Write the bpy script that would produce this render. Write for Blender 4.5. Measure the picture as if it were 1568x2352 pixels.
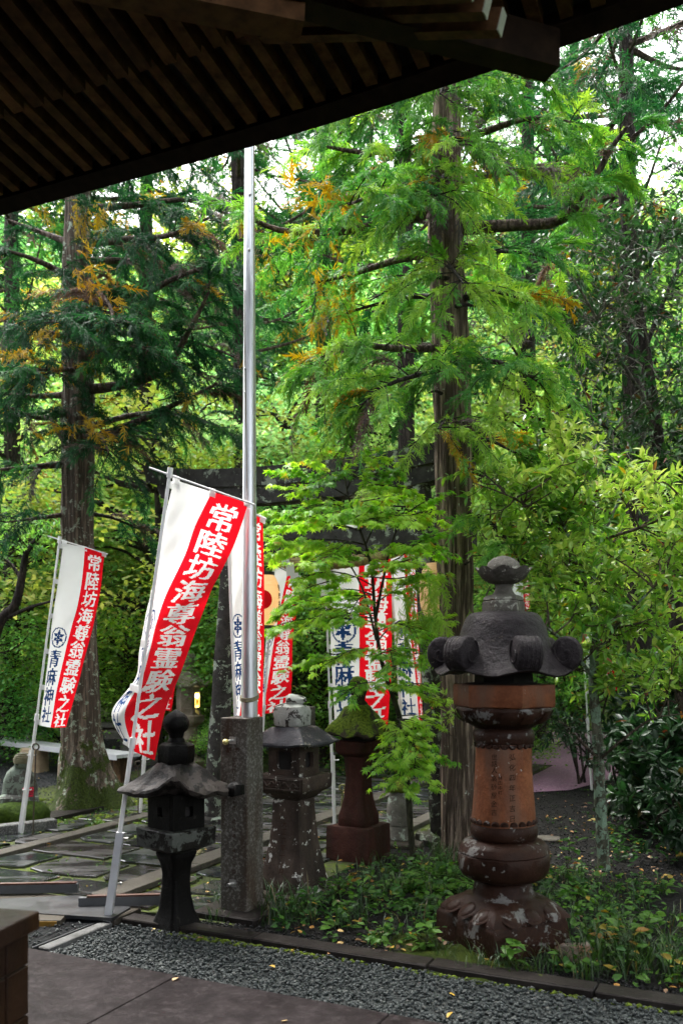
import bpy, bmesh, math, random
import numpy as np
from mathutils import Vector, Matrix, noise

# ------------------------------------------------------------------ camera, sky, sun, exposure
for _o in list(bpy.data.objects):
    bpy.data.objects.remove(_o)
SC = bpy.context.scene
COL = SC.collection
EYE = 1.65                      # camera height in metres
FPX, CX, HY = 2100.0, 784.0, 1500.0   # focal length, axis and horizon measured on the photograph (1568 x 2352)

cam_d = bpy.data.cameras.new('camera')
cam = bpy.data.objects.new('camera', cam_d)
COL.objects.link(cam)
cam.location = (0, 0, EYE)
cam.rotation_euler = (math.radians(90), 0, 0)
cam_d.sensor_fit = 'VERTICAL'
cam_d.sensor_height = 36.0
cam_d.sensor_width = 24.0
cam_d.lens = 36.0 * FPX / 2352.0
cam_d.shift_y = (HY - 1176.0) / 2352.0
cam_d.clip_start = 0.05
cam_d.clip_end = 600
cam_d.dof.use_dof = True
cam_d.dof.focus_distance = 6.6
cam_d.dof.aperture_fstop = 2.4
SC.camera = cam

SUN_EL, SUN_AZ = math.radians(61), math.radians(-22)      # azimuth measured from +Y towards +X
world = bpy.data.worlds.new('World')
SC.world = world
world.use_nodes = True
_nt = world.node_tree
_nt.nodes.clear()
_sky = _nt.nodes.new('ShaderNodeTexSky')
_sky.sky_type = 'NISHITA'
_sky.sun_disc = False
_sky.sun_elevation = SUN_EL
_sky.sun_rotation = SUN_AZ
_sky.air_density = 1.0
_sky.dust_density = 6.0
_sky.ozone_density = 1.0
_hsv = _nt.nodes.new('ShaderNodeHueSaturation')
_hsv.inputs['Saturation'].default_value = 0.22
_bg = _nt.nodes.new('ShaderNodeBackground')
_bg.inputs['Strength'].default_value = 0.15
_wo = _nt.nodes.new('ShaderNodeOutputWorld')
_nt.links.new(_sky.outputs[0], _hsv.inputs['Color'])
_nt.links.new(_hsv.outputs[0], _bg.inputs['Color'])
_nt.links.new(_bg.outputs[0], _wo.inputs['Surface'])

sun_d = bpy.data.lights.new('sun', 'SUN')
sun_d.energy = 1.5
sun_d.angle = math.radians(24)
sun_d.color = (1.0, 0.97, 0.92)
sun = bpy.data.objects.new('sun', sun_d)
COL.objects.link(sun)
_dir = Vector((math.sin(SUN_AZ) * math.cos(SUN_EL), math.cos(SUN_AZ) * math.cos(SUN_EL), math.sin(SUN_EL)))
sun.rotation_euler = (-_dir).to_track_quat('-Z', 'Y').to_euler()
sun.location = _dir * 40

SC.view_settings.view_transform = 'Standard'
SC.view_settings.look = 'None'
SC.view_settings.exposure = 2.65
SC.view_settings.gamma = 1.0
SC.view_settings.use_curve_mapping = False
SC.render.engine = 'CYCLES'
SC.cycles.use_denoising = True
SC.cycles.use_adaptive_sampling = True
SC.cycles.adaptive_threshold = 0.035
SC.cycles.max_bounces = 5
SC.cycles.diffuse_bounces = 3
SC.cycles.transmission_bounces = 4
SC.cycles.glossy_bounces = 2
SC.cycles.transparent_max_bounces = 6
SC.cycles.sample_clamp_indirect = 8.0
SC.cycles.caustics_reflective = False
SC.cycles.caustics_refractive = False
SC.cycles.use_light_tree = False

# ------------------------------------------------------------------ coordinates
def P(px, py, d):
    """photograph pixel (1568 wide) at depth d -> world point"""
    return Vector(((px - CX) / FPX * d, d, EYE - (py - HY) / FPX * d))

def G(px, py):
    """ground point seen at a pixel"""
    d = FPX * EYE / (py - HY)
    return Vector(((px - CX) / FPX * d, d, 0))

US = Vector((0.9036, -0.4283, 0))     # along the eave of the hall
NN = Vector((0.4283, 0.9036, 0))      # outwards from the hall
ORG = Vector((0, 4.6, 0))             # a point below the eave edge
def W(s, n, z=0.0):
    return ORG + US * s + NN * n + Vector((0, 0, z))

# ------------------------------------------------------------------ object helpers
def link(o, parent=None):
    COL.objects.link(o)
    if parent is not None:
        o.parent = parent
    return o

def origin(root):
    v = Vector((0, 0, 0))
    while root is not None:
        v += root.location
        root = root.parent
    return v

def tag(o, label=None, cat=None, group=None, kind=None):
    if label: o['label'] = label
    if cat: o['category'] = cat
    if group: o['group'] = group
    if kind: o['kind'] = kind
    return o

def thing(name, label, cat, loc=(0, 0, 0), group=None):
    o = bpy.data.objects.new(name, None)
    o.empty_display_size = 0.1
    o.location = loc
    link(o)
    return tag(o, label, cat, group)

def finish(me, mats, smooth=None):
    if not isinstance(mats, (list, tuple)):
        mats = [mats]
    for m in mats:
        me.materials.append(m)
    if smooth is not None:
        me.polygons.foreach_set('use_smooth', [True] * len(me.polygons))
        if smooth < 179:
            me.set_sharp_from_angle(angle=math.radians(smooth))
    me.update()

def mesh_obj(name, verts, faces, mat, parent=None, smooth=None, mi=None):
    """world-space verts; parented pieces get coordinates relative to their thing"""
    off = origin(parent) if parent is not None else Vector((0, 0, 0))
    me = bpy.data.meshes.new(name)
    me.from_pydata([tuple(Vector(v) - off) for v in verts], [], faces)
    if mi is not None:
        me.polygons.foreach_set('material_index', mi)
    finish(me, mat, smooth)
    return link(bpy.data.objects.new(name, me), parent)

def bm_obj(name, bm, mat, parent=None, smooth=None):
    off = origin(parent) if parent is not None else Vector((0, 0, 0))
    bmesh.ops.translate(bm, verts=bm.verts, vec=-off)
    me = bpy.data.meshes.new(name)
    bm.to_mesh(me)
    bm.free()
    finish(me, mat, smooth)
    return link(bpy.data.objects.new(name, me), parent)

class Mesh:
    """collects shapes that belong to ONE part"""
    def __init__(self):
        self.v, self.f, self.m = [], [], []
    def add(self, vs, fs, m=0):
        o = len(self.v)
        self.v += [Vector(v) for v in vs]
        self.f += [tuple(i + o for i in f) for f in fs]
        self.m += [m] * len(fs)
        return self
    def box(self, c, half, ax=(1, 0, 0), ay=(0, 1, 0), m=0, az=(0, 0, 1)):
        c, ax, ay, az = Vector(c), Vector(ax), Vector(ay), Vector(az)
        vs = [c + ax * half[0] * i + ay * half[1] * j + az * half[2] * k for k in (-1, 1) for j in (-1, 1) for i in (-1, 1)]
        return self.add(vs, [(0, 2, 3, 1), (4, 5, 7, 6), (0, 1, 5, 4), (2, 6, 7, 3), (0, 4, 6, 2), (1, 3, 7, 5)], m)
    def tube(self, pts, rad, sides=8, m=0, cap=True):
        v, f = tube(pts, rad, sides, cap)
        return self.add(v, f, m)
    def obj(self, name, mat, parent=None, smooth=None):
        return mesh_obj(name, self.v, self.f, mat, parent, smooth, self.m)

def tube(pts, rad, sides=8, cap=True):
    pts = [Vector(p) for p in pts]
    n = len(pts)
    if not hasattr(rad, '__len__'):
        rad = [rad] * n
    vs, fs = [], []
    prev = None
    for i, p in enumerate(pts):
        t = (pts[min(i + 1, n - 1)] - pts[max(i - 1, 0)]).normalized()
        if prev is None:
            a = Vector((0, 0, 1)) if abs(t.z) < 0.9 else Vector((1, 0, 0))
            u = t.cross(a).normalized()
        else:
            u = (prev - t * prev.dot(t)).normalized()
        prev = u
        w = t.cross(u)
        for k in range(sides):
            a = 2 * math.pi * k / sides
            vs.append(p + (u * math.cos(a) + w * math.sin(a)) * rad[i])
    for i in range(n - 1):
        for k in range(sides):
            k2 = (k + 1) % sides
            fs.append((i * sides + k, i * sides + k2, (i + 1) * sides + k2, (i + 1) * sides + k))
    if cap:
        fs.append(tuple(range(sides))[::-1])
        fs.append(tuple((n - 1) * sides + k for k in range(sides)))
    return vs, fs

def smooth_path(pts, n):
    """Catmull-Rom resample"""
    pts = [Vector(p) for p in pts]
    out = []
    m = len(pts) - 1
    for i in range(n):
        t = i / (n - 1) * m
        k = min(int(t), m - 1)
        f = t - k
        p0, p1, p2, p3 = pts[max(k - 1, 0)], pts[k], pts[k + 1], pts[min(k + 2, m)]
        out.append(0.5 * ((2 * p1) + (p2 - p0) * f + (2 * p0 - 5 * p1 + 4 * p2 - p3) * f * f + (3 * p1 - p0 - 3 * p2 + p3) * f ** 3))
    return out

def bbox_obj(name, c, half, ax, ay, mat, parent=None, bev=0.006, seg=1, jit=0.0, seed=0):
    """bevelled block"""
    M = Mesh().box(c, half, ax, ay)
    bm = bmesh.new()
    vs = [bm.verts.new(v) for v in M.v]
    for f in M.f:
        bm.faces.new([vs[i] for i in f])
    if bev > 0:
        bmesh.ops.bevel(bm, geom=list(bm.edges), offset=bev, segments=seg, affect='EDGES', profile=0.5)
    if jit:
        r = random.Random(seed)
        for v in bm.verts:
            v.co += Vector((r.uniform(-jit, jit), r.uniform(-jit, jit), r.uniform(-jit, jit)))
    return bm_obj(name, bm, mat, parent)

def stack(center, rings, k=0, phi=0.0, N=48, rough=0.0, rscale=9.0, seed=0, mod=None, capt=True):
    """lofted solid: rings of (z, R, roundness) round an axis; k-sided (0 = round), R = corner radius"""
    c = Vector(center)
    vs, fs = [], []
    for ri, rg in enumerate(rings):
        z, R = rg[0], rg[1]
        rd = rg[2] if len(rg) > 2 else 0.0
        for i in range(N):
            a = phi + 2 * math.pi * i / N
            r = R
            if k:
                w = 2 * math.pi / k
                b = ((a - phi) % w) - w / 2
                rp = R * math.cos(w / 2) / math.cos(b)
                rcap = R * (1 - 0.29 * rd) if k == 4 else R * (1 - 0.12 * rd)
                r = min(rp, rcap) if rd > 0 else rp
            zz = z
            if mod:
                r, zz = mod(ri, a, r, z)
            v = Vector((math.cos(a) * r, math.sin(a) * r, zz))
            if rough:
                q = v * rscale + Vector((seed * 7.1, seed * 3.3, seed))
                v += noise.noise_vector(q) * rough + noise.noise_vector(q * 3.1) * rough * 0.4
            vs.append(c + v)
    L = len(rings)
    for j in range(L - 1):
        for i in range(N):
            i2 = (i + 1) % N
            fs.append((j * N + i, j * N + i2, (j + 1) * N + i2, (j + 1) * N + i))
    fs.append(tuple(range(N))[::-1])
    if capt:
        fs.append(tuple((L - 1) * N + i for i in range(N)))
    return vs, fs

def stack_obj(name, center, rings, mat, parent=None, smooth=38, **kw):
    vs, fs = stack(center, rings, **kw)
    return mesh_obj(name, vs, fs, mat, parent, smooth)

# ------------------------------------------------------------------ big meshes from arrays
class Big:
    """many small faces of one part, with a 'tint' number per face piece"""
    def __init__(self):
        self.v, self.l, self.t, self.a, self.n = [], [], [], [], 0
    def add(self, v, f, tint):
        v = np.asarray(v, np.float32); f = np.asarray(f, np.int32)
        if len(v) == 0: return
        self.v.append(v); self.l.append((f + self.n).ravel()); self.t.append(np.full(len(f), f.shape[1], np.int32))
        self.a.append(np.broadcast_to(np.asarray(tint, np.float32), (len(v),)).copy())
        self.n += len(v)
    def inst(self, base, R, loc, tint):
        bv, bf = base
        N, n = len(loc), len(bv)
        v = np.einsum('nij,kj->nki', R, bv) + loc[:, None, :]
        f = bf[None, :, :] + (np.arange(N) * n)[:, None, None]
        self.add(v.reshape(-1, 3), f.reshape(-1, bf.shape[1]), np.repeat(tint, n))
    def obj(self, name, mat, parent=None, smooth=False, kind=None):
        v = np.concatenate(self.v); l = np.concatenate(self.l); t = np.concatenate(self.t); a = np.concatenate(self.a)
        if parent is not None:
            v = v - np.array(origin(parent), np.float32)
        me = bpy.data.meshes.new(name)
        me.vertices.add(len(v)); me.vertices.foreach_set('co', v.astype(np.float32).ravel())
        me.loops.add(len(l)); me.loops.foreach_set('vertex_index', l)
        me.polygons.add(len(t))
        me.polygons.foreach_set('loop_start', (np.cumsum(t) - t).astype(np.int32))
        try:
            me.polygons.foreach_set('loop_total', t)
        except Exception:
            pass
        at = me.attributes.new('tint', 'FLOAT', 'POINT')
        at.data.foreach_set('value', a)
        if smooth:
            me.polygons.foreach_set('use_smooth', np.ones(len(t), bool))
        me.materials.append(mat)
        me.update(calc_edges=True)
        o = link(bpy.data.objects.new(name, me), parent)
        if kind: o['kind'] = kind
        return o

def frames(dirs, up=(0, 0, 1), roll=None):
    """rotation matrices whose x axis follows dirs and z axis leans to up"""
    d = dirs / np.linalg.norm(dirs, axis=1, keepdims=True)
    u = np.broadcast_to(np.asarray(up, float), d.shape)
    y = np.cross(u, d)
    ln = np.linalg.norm(y, axis=1, keepdims=True)
    y = np.where(ln < 1e-4, np.array([[0, 1.0, 0]]), y / np.maximum(ln, 1e-6))
    z = np.cross(d, y)
    if roll is not None:
        c, s = np.cos(roll)[:, None], np.sin(roll)[:, None]
        y, z = y * c + z * s, z * c - y * s
    return np.stack([d, y, z], axis=2)

# ------------------------------------------------------------------ materials
def nodes(name):
    m = bpy.data.materials.new(name)
    m.use_nodes = True
    t = m.node_tree
    b = t.nodes['Principled BSDF']
    return m, t, b

def N(t, kind, **kw):
    n = t.nodes.new(kind)
    for k, v in kw.items():
        if k in n.inputs.keys():
            n.inputs[k].default_value = v
        else:
            setattr(n, k, v)
    return n

def ramp(t, fac, stops):
    r = t.nodes.new('ShaderNodeValToRGB')
    e = r.color_ramp.elements
    while len(e) < len(stops):
        e.new(0.5)
    for i, (p, c) in enumerate(stops):
        e[i].position = p
        e[i].color = (c[0], c[1], c[2], 1) if hasattr(c, '__len__') else (c, c, c, 1)
    t.links.new(fac, r.inputs[0])
    return r.outputs[0]

def mixc(t, fac, a, b, mode='MIX'):
    m = t.nodes.new('ShaderNodeMix')
    m.data_type = 'RGBA'
    m.blend_type = mode
    for s, x in ((m.inputs[0], fac), (m.inputs[6], a), (m.inputs[7], b)):
        if hasattr(x, 'is_output'):
            t.links.new(x, s)
        elif hasattr(x, '__len__'):
            s.default_value = (x[0], x[1], x[2], 1)
        else:
            s.default_value = x
    return m.outputs[2]

def coords(t, scale=(1, 1, 1), obj=True):
    tc = t.nodes.new('ShaderNodeTexCoord')
    if scale == (1, 1, 1):
        return tc.outputs['Object']
    mp = N(t, 'ShaderNodeMapping')
    mp.inputs['Scale'].default_value = scale
    t.links.new(tc.outputs['Object'], mp.inputs[0])
    return mp.outputs[0]

def tex(t, kind, vec, **kw):
    n = N(t, kind, **kw)
    t.links.new(vec, n.inputs['Vector'])
    return n

def bump(t, b, h, strength=0.4, dist=0.01, prev=None):
    n = N(t, 'ShaderNodeBump')
    n.inputs['Strength'].default_value = strength
    n.inputs['Distance'].default_value = dist
    t.links.new(h, n.inputs['Height'])
    if prev is not None:
        t.links.new(prev, n.inputs['Normal'])
    t.links.new(n.outputs[0], b.inputs['Normal'])
    return n.outputs[0]

def stone(name, c1, c2, scale=14.0, lichen=None, lich_amt=0.0, lich_scale=9.0, moss=0.0, rough=0.75, bstr=0.6, grain=None, stains=None, stretch=(1, 1, 1), spec=0.10):
    m, t, b = nodes(name)
    b.inputs['Specular IOR Level'].default_value = spec
    v = coords(t, stretch)
    v0 = coords(t)
    n1 = tex(t, 'ShaderNodeTexNoise', v, Scale=scale, Detail=9.0, Roughness=0.65)
    c = ramp(t, n1.outputs['Fac'], [(0.32, c1), (0.68, c2)])
    n2 = tex(t, 'ShaderNodeTexNoise', v0, Scale=scale * 9, Detail=3.0, Roughness=0.7)
    if grain:
        c = mixc(t, ramp(t, n2.outputs['Fac'], [(0.5, 0.0), (0.62, 1.0)]), c, grain)
    else:
        c = mixc(t, 0.35, c, ramp(t, n2.outputs['Fac'], [(0.3, 0.25), (0.7, 0.75)]), 'OVERLAY')
    if stains:
        n5 = tex(t, 'ShaderNodeTexNoise', coords(t, (6, 6, 1.2)), Scale=1.4, Detail=6.0)
        c = mixc(t, ramp(t, n5.outputs['Fac'], [(0.45, 0.0), (0.66, 0.85)]), c, stains)
    if lichen:
        n3 = tex(t, 'ShaderNodeTexNoise', v0, Scale=lich_scale, Detail=7.0, Roughness=0.72)
        n3.inputs['Distortion'].default_value = 0.35
        lo = 0.70 - 0.28 * lich_amt
        f = ramp(t, n3.outputs['Fac'], [(lo, 0.0), (lo + 0.025, 1.0)])
        nd = tex(t, 'ShaderNodeTexNoise', v0, Scale=lich_scale * 4, Detail=4.0)
        vd = N(t, 'ShaderNodeVectorMath', operation='MULTIPLY_ADD'); t.links.new(nd.outputs['Color'], vd.inputs[0]); vd.inputs[1].default_value = (.06, .06, .06); t.links.new(v0, vd.inputs[2])
        vo = tex(t, 'ShaderNodeTexVoronoi', vd.outputs[0], Scale=lich_scale * 2.6)
        n4 = tex(t, 'ShaderNodeTexNoise', v0, Scale=lich_scale * 0.6, Detail=2.0)
        sp = N(t, 'ShaderNodeMath', operation='LESS_THAN')
        t.links.new(vo.outputs['Distance'], sp.inputs[0])
        sz = N(t, 'ShaderNodeMath', operation='MULTIPLY_ADD')
        t.links.new(n4.outputs['Fac'], sz.inputs[0]); sz.inputs[1].default_value = 1.1; sz.inputs[2].default_value = -0.53 + 0.12 * lich_amt
        t.links.new(sz.outputs[0], sp.inputs[1])
        mx = N(t, 'ShaderNodeMath', operation='MAXIMUM')
        t.links.new(f, mx.inputs[0]); t.links.new(sp.outputs[0], mx.inputs[1])
        n6 = tex(t, 'ShaderNodeTexNoise', v0, Scale=lich_scale * 7)
        lc = mixc(t, n6.outputs['Fac'], [x * 0.7 for x in lichen], [min(1, x * 1.2) for x in lichen])
        c = mixc(t, mx.outputs[0], c, lc)
    if moss > 0:
        ge = N(t, 'ShaderNodeNewGeometry')
        sx = N(t, 'ShaderNodeSeparateXYZ')
        t.links.new(ge.outputs['Normal'], sx.inputs[0])
        n7 = tex(t, 'ShaderNodeTexNoise', v0, Scale=6.0, Detail=8.0, Roughness=0.7)
        ad = N(t, 'ShaderNodeMath', operation='MULTIPLY_ADD')
        t.links.new(sx.outputs['Z'], ad.inputs[0]); ad.inputs[1].default_value = 0.30; t.links.new(n7.outputs['Fac'], ad.inputs[2])
        n8 = tex(t, 'ShaderNodeTexNoise', v0, Scale=60.0, Detail=4.0)
        mc = ramp(t, n8.outputs['Fac'], [(0.3, (0.025, 0.045, 0.006)), (0.7, (0.12, 0.17, 0.018))])
        c = mixc(t, ramp(t, ad.outputs[0], [(0.98 - 0.4 * moss, 0.0), (1.04 - 0.4 * moss, 1.0)]), c, mc)
    t.links.new(c, b.inputs['Base Color'])
    rr = ramp(t, n1.outputs['Fac'], [(0.3, rough - 0.15), (0.7, min(1, rough + 0.12))])
    t.links.new(rr, b.inputs['Roughness'])
    p = bump(t, b, n1.outputs['Fac'], bstr, 0.02)
    bump(t, b, n2.outputs['Fac'], bstr * 0.6, 0.006, p)
    return m

def leafmat(name, stops, trans=0.45, rough=0.42, spec=0.5, vary=0.0):
    m, t, b = nodes(name)
    a = N(t, 'ShaderNodeAttribute', attribute_name='tint')
    c = ramp(t, a.outputs['Fac'], stops)
    n1 = tex(t, 'ShaderNodeTexNoise', coords(t), Scale=25.0, Detail=3.0)
    c = mixc(t, 0.5, c, ramp(t, n1.outputs['Fac'], [(0.3, 0.3), (0.7, 0.7)]), 'OVERLAY')
    if vary:
        oi = N(t, 'ShaderNodeObjectInfo')
        h0 = N(t, 'ShaderNodeHueSaturation')
        for sock, lo, hi in (('Hue', 0.5 - 0.035 * vary, 0.5 + 0.045 * vary), ('Value', 1 - 0.32 * vary, 1 + 0.22 * vary), ('Saturation', 1.0, 1 - 0.22 * vary)):
            mr = N(t, 'ShaderNodeMapRange'); mr.inputs['To Min'].default_value = lo; mr.inputs['To Max'].default_value = hi
            t.links.new(oi.outputs['Random'], mr.inputs['Value']); t.links.new(mr.outputs[0], h0.inputs[sock])
        t.links.new(c, h0.inputs['Color']); c = h0.outputs[0]
    t.links.new(c, b.inputs['Base Color'])
    b.inputs['Roughness'].default_value = rough
    b.inputs['Specular IOR Level'].default_value = spec
    tr = N(t, 'ShaderNodeBsdfTranslucent')
    hs = N(t, 'ShaderNodeHueSaturation')
    hs.inputs['Hue'].default_value = 0.493
    hs.inputs['Saturation'].default_value = 1.1
    hs.inputs['Value'].default_value = 1.35
    t.links.new(c, hs.inputs['Color'])
    t.links.new(hs.outputs[0], tr.inputs['Color'])
    mx = N(t, 'ShaderNodeMixShader')
    mx.inputs[0].default_value = trans
    t.links.new(b.outputs[0], mx.inputs[1]); t.links.new(tr.outputs[0], mx.inputs[2])
    t.links.new(mx.outputs[0], t.nodes['Material Output'].inputs['Surface'])
    return m

def plain(name, col, rough=0.5, metal=0.0, var=0.12, scale=20.0, bstr=0.0, spec=0.5, stretch=(1, 1, 1)):
    m, t, b = nodes(name)
    n1 = tex(t, 'ShaderNodeTexNoise', coords(t, stretch), Scale=scale, Detail=6.0, Roughness=0.6)
    c = ramp(t, n1.outputs['Fac'], [(0.3, [x * (1 - var) for x in col]), (0.7, [min(1, x * (1 + var)) for x in col])])
    t.links.new(c, b.inputs['Base Color'])
    b.inputs['Metallic'].default_value = metal
    b.inputs['Specular IOR Level'].default_value = spec
    t.links.new(ramp(t, n1.outputs['Fac'], [(0.3, max(0, rough - 0.1)), (0.7, min(1, rough + 0.1))]), b.inputs['Roughness'])
    if bstr:
        bump(t, b, n1.outputs['Fac'], bstr, 0.01)
    return m

def clothmat(name, col, trans=0.35):
    m, t, b = nodes(name)
    v = coords(t)
    n1 = tex(t, 'ShaderNodeTexNoise', v, Scale=5.0, Detail=5.0)
    c = ramp(t, n1.outputs['Fac'], [(0.3, [x * 0.93 for x in col]), (0.7, col)])
    t.links.new(c, b.inputs['Base Color'])
    b.inputs['Roughness'].default_value = 0.8
    b.inputs['Specular IOR Level'].default_value = 0.2
    n2 = tex(t, 'ShaderNodeTexNoise', coords(t, (300, 300, 300)), Scale=2.0)
    bump(t, b, n2.outputs['Fac'], 0.12, 0.002)
    tr = N(t, 'ShaderNodeBsdfTranslucent')
    t.links.new(c, tr.inputs['Color'])
    mx = N(t, 'ShaderNodeMixShader')
    mx.inputs[0].default_value = trans
    t.links.new(b.outputs[0], mx.inputs[1]); t.links.new(tr.outputs[0], mx.inputs[2])
    t.links.new(mx.outputs[0], t.nodes['Material Output'].inputs['Surface'])
    return m

def barkmat(name, c1, c2, lichen=None, lich_amt=0.0, moss=0.0, vs=0.12, scale=40.0, bstr=0.9, mossz=None):
    m, t, b = nodes(name)
    v = coords(t, (1, 1, vs)); v0 = coords(t)
    n1 = tex(t, 'ShaderNodeTexNoise', v, Scale=scale, Detail=8.0, Roughness=0.7)
    c = ramp(t, n1.outputs['Fac'], [(0.33, c1), (0.66, c2)])
    ncr = tex(t, 'ShaderNodeTexNoise', coords(t, (1, 1, vs * .45)), Scale=scale * .42, Detail=4.0, Roughness=0.55)
    ck = ramp(t, ncr.outputs['Fac'], [(0.40, 0.0), (0.475, 1.0), (0.525, 1.0), (0.60, 0.0)])
    c = mixc(t, ck, c, [x * .9 for x in c1])
    nbl = tex(t, 'ShaderNodeTexNoise', v0, Scale=3.2, Detail=5.0)
    c = mixc(t, 0.55, c, ramp(t, nbl.outputs['Fac'], [(0.3, 0.30), (0.7, 0.70)]), 'OVERLAY')
    if lichen:
        n3 = tex(t, 'ShaderNodeTexNoise', v0, Scale=13.0, Detail=7.0, Roughness=0.7)
        lo = 0.70 - 0.3 * lich_amt
        n4 = tex(t, 'ShaderNodeTexNoise', v0, Scale=70.0)
        lc = mixc(t, n4.outputs['Fac'], [x * 0.65 for x in lichen], lichen)
        c = mixc(t, ramp(t, n3.outputs['Fac'], [(lo, 0.0), (lo + 0.04, 0.9)]), c, lc)
    if moss:
        sx = N(t, 'ShaderNodeSeparateXYZ'); t.links.new(v0, sx.inputs[0])
        n5 = tex(t, 'ShaderNodeTexNoise', v0, Scale=5.0, Detail=9.0, Roughness=0.72)
        m5 = N(t, 'ShaderNodeMath', operation='MULTIPLY_ADD'); t.links.new(n5.outputs['Fac'], m5.inputs[0]); m5.inputs[1].default_value = 2.2; m5.inputs[2].default_value = -0.6
        ad = N(t, 'ShaderNodeMath', operation='MULTIPLY_ADD')
        t.links.new(sx.outputs['Z'], ad.inputs[0]); ad.inputs[1].default_value = -0.55; t.links.new(m5.outputs[0], ad.inputs[2])
        n8 = tex(t, 'ShaderNodeTexNoise', v0, Scale=70.0, Detail=4.0)
        mc = ramp(t, n8.outputs['Fac'], [(0.3, (0.012, 0.022, 0.003)), (0.7, (0.07, 0.105, 0.012))])
        c = mixc(t, ramp(t, ad.outputs[0], [(0.42 - 0.2 * moss, 0.0), (0.52 - 0.2 * moss, 1.0)]), c, mc)
    t.links.new(c, b.inputs['Base Color'])
    b.inputs['Roughness'].default_value = 0.85
    b.inputs['Specular IOR Level'].default_value = 0.25
    pb_ = bump(t, b, n1.outputs['Fac'], bstr, 0.03)
    inv = N(t, 'ShaderNodeMath', operation='SUBTRACT'); inv.inputs[0].default_value = 1.0; t.links.new(ck, inv.inputs[1])
    bump(t, b, inv.outputs[0], 0.8, 0.02, pb_)
    return m

def woodmat(name, c1, c2, axis_scale=(1, 1, 1), rough=0.6):
    m, t, b = nodes(name)
    n1 = tex(t, 'ShaderNodeTexNoise', coords(t, axis_scale), Scale=14.0, Detail=7.0, Roughness=0.6)
    oi = N(t, 'ShaderNodeObjectInfo')
    c = ramp(t, n1.outputs['Fac'], [(0.3, c1), (0.7, c2)])
    hs = N(t, 'ShaderNodeHueSaturation')
    mr = N(t, 'ShaderNodeMapRange')
    mr.inputs['To Min'].default_value = 0.55; mr.inputs['To Max'].default_value = 1.35
    t.links.new(oi.outputs['Random'], mr.inputs['Value'])
    t.links.new(mr.outputs[0], hs.inputs['Value'])
    t.links.new(c, hs.inputs['Color'])
    t.links.new(hs.outputs[0], b.inputs['Base Color'])
    b.inputs['Roughness'].default_value = rough
    b.inputs['Specular IOR Level'].default_value = 0.08
    bump(t, b, n1.outputs['Fac'], 0.3, 0.005)
    return m
# ================================================================== materials of the place
M_earth = stone('earth', (0.003119, 0.002772, 0.002425), (0.0104, 0.009525, 0.008663), scale=2.2, rough=0.9, bstr=0.9, grain=(0.01559, 0.01525, 0.01472))
M_hill = stone('hillside', (0.03, 0.045, 0.012), (0.08, 0.10, 0.03), scale=0.8, rough=0.95)
M_moss = stone('moss', (0.03272, 0.05142, 0.00748), (0.1215, 0.1683, 0.0187), scale=18, rough=0.95, bstr=1.0)
M_slab = stone('terrace', (0.01056, 0.00792, 0.00836), (0.02024, 0.01584, 0.01628), scale=3.0, rough=0.55, spec=0.05, bstr=0.6, grain=(0.02728, 0.022, 0.02288), stains=(0.00792, 0.00572, 0.00616))
M_kerb = stone('kerb_stone', (0.01004, 0.008367, 0.008032), (0.02344, 0.0194, 0.01741), scale=7, rough=0.5, bstr=0.3, moss=0.12)
M_granite = stone('granite', (0.07235, 0.06474, 0.05331), (0.1142, 0.1028, 0.0876), scale=10, rough=0.5, grain=(0.04189, 0.03808, 0.03427), bstr=0.3, moss=0.10)
M_tan = stone('tan_stone', (0.03675, 0.03123, 0.02388), (0.06982, 0.06061, 0.04777), scale=8, rough=0.55, grain=(0.08085, 0.06982, 0.0588), bstr=0.3)
M_grav = stone('gravel_blue', (0.01617, 0.0194, 0.0194), (0.03234, 0.03639, 0.03639), scale=16, rough=0.6, bstr=0.8)
M_gravd = stone('gravel_dark', (0.0196, 0.0196, 0.02107), (0.0588, 0.0588, 0.06125), scale=30, rough=0.6, bstr=0.8)
M_purple = stone('purple_asphalt', (0.15, 0.08125, 0.125), (0.2625, 0.15, 0.2125), scale=5, rough=0.55, grain=(0.35, 0.2125, 0.2875), bstr=0.5)

def stonepieces(name):
    """gravel pieces: colour from their own tint"""
    m, t, b = nodes(name)
    a = N(t, 'ShaderNodeAttribute', attribute_name='tint')
    return m, t, b, a
def gravmat(name, stops):
    m, t, b, a = stonepieces(name)
    c = ramp(t, a.outputs['Fac'], stops)
    n1 = tex(t, 'ShaderNodeTexNoise', coords(t), Scale=120.0, Detail=4.0)
    c = mixc(t, 0.4, c, ramp(t, n1.outputs['Fac'], [(0.3, 0.3), (0.7, 0.7)]), 'OVERLAY')
    t.links.new(c, b.inputs['Base Color']); b.inputs['Roughness'].default_value = 0.5; b.inputs['Specular IOR Level'].default_value = 0.15
    bump(t, b, n1.outputs['Fac'], 0.3, 0.003)
    return m
M_pebble = gravmat('pebbles_blue', [(0, (0.01182, 0.01417, 0.01417)), (0.4, (0.03072, 0.03662, 0.03662)), (0.8, (0.05436, 0.06141, 0.06026)), (1.0, (0.08976, 0.08976, 0.08271))])
M_pebbled = gravmat('pebbles_dark', [(0, (0.003024, 0.003024, 0.003528)), (0.6, (0.01512, 0.01512, 0.01663)), (0.92, (0.03024, 0.02898, 0.02898)), (1.0, (0.06552, 0.06048, 0.05544))])

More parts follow.
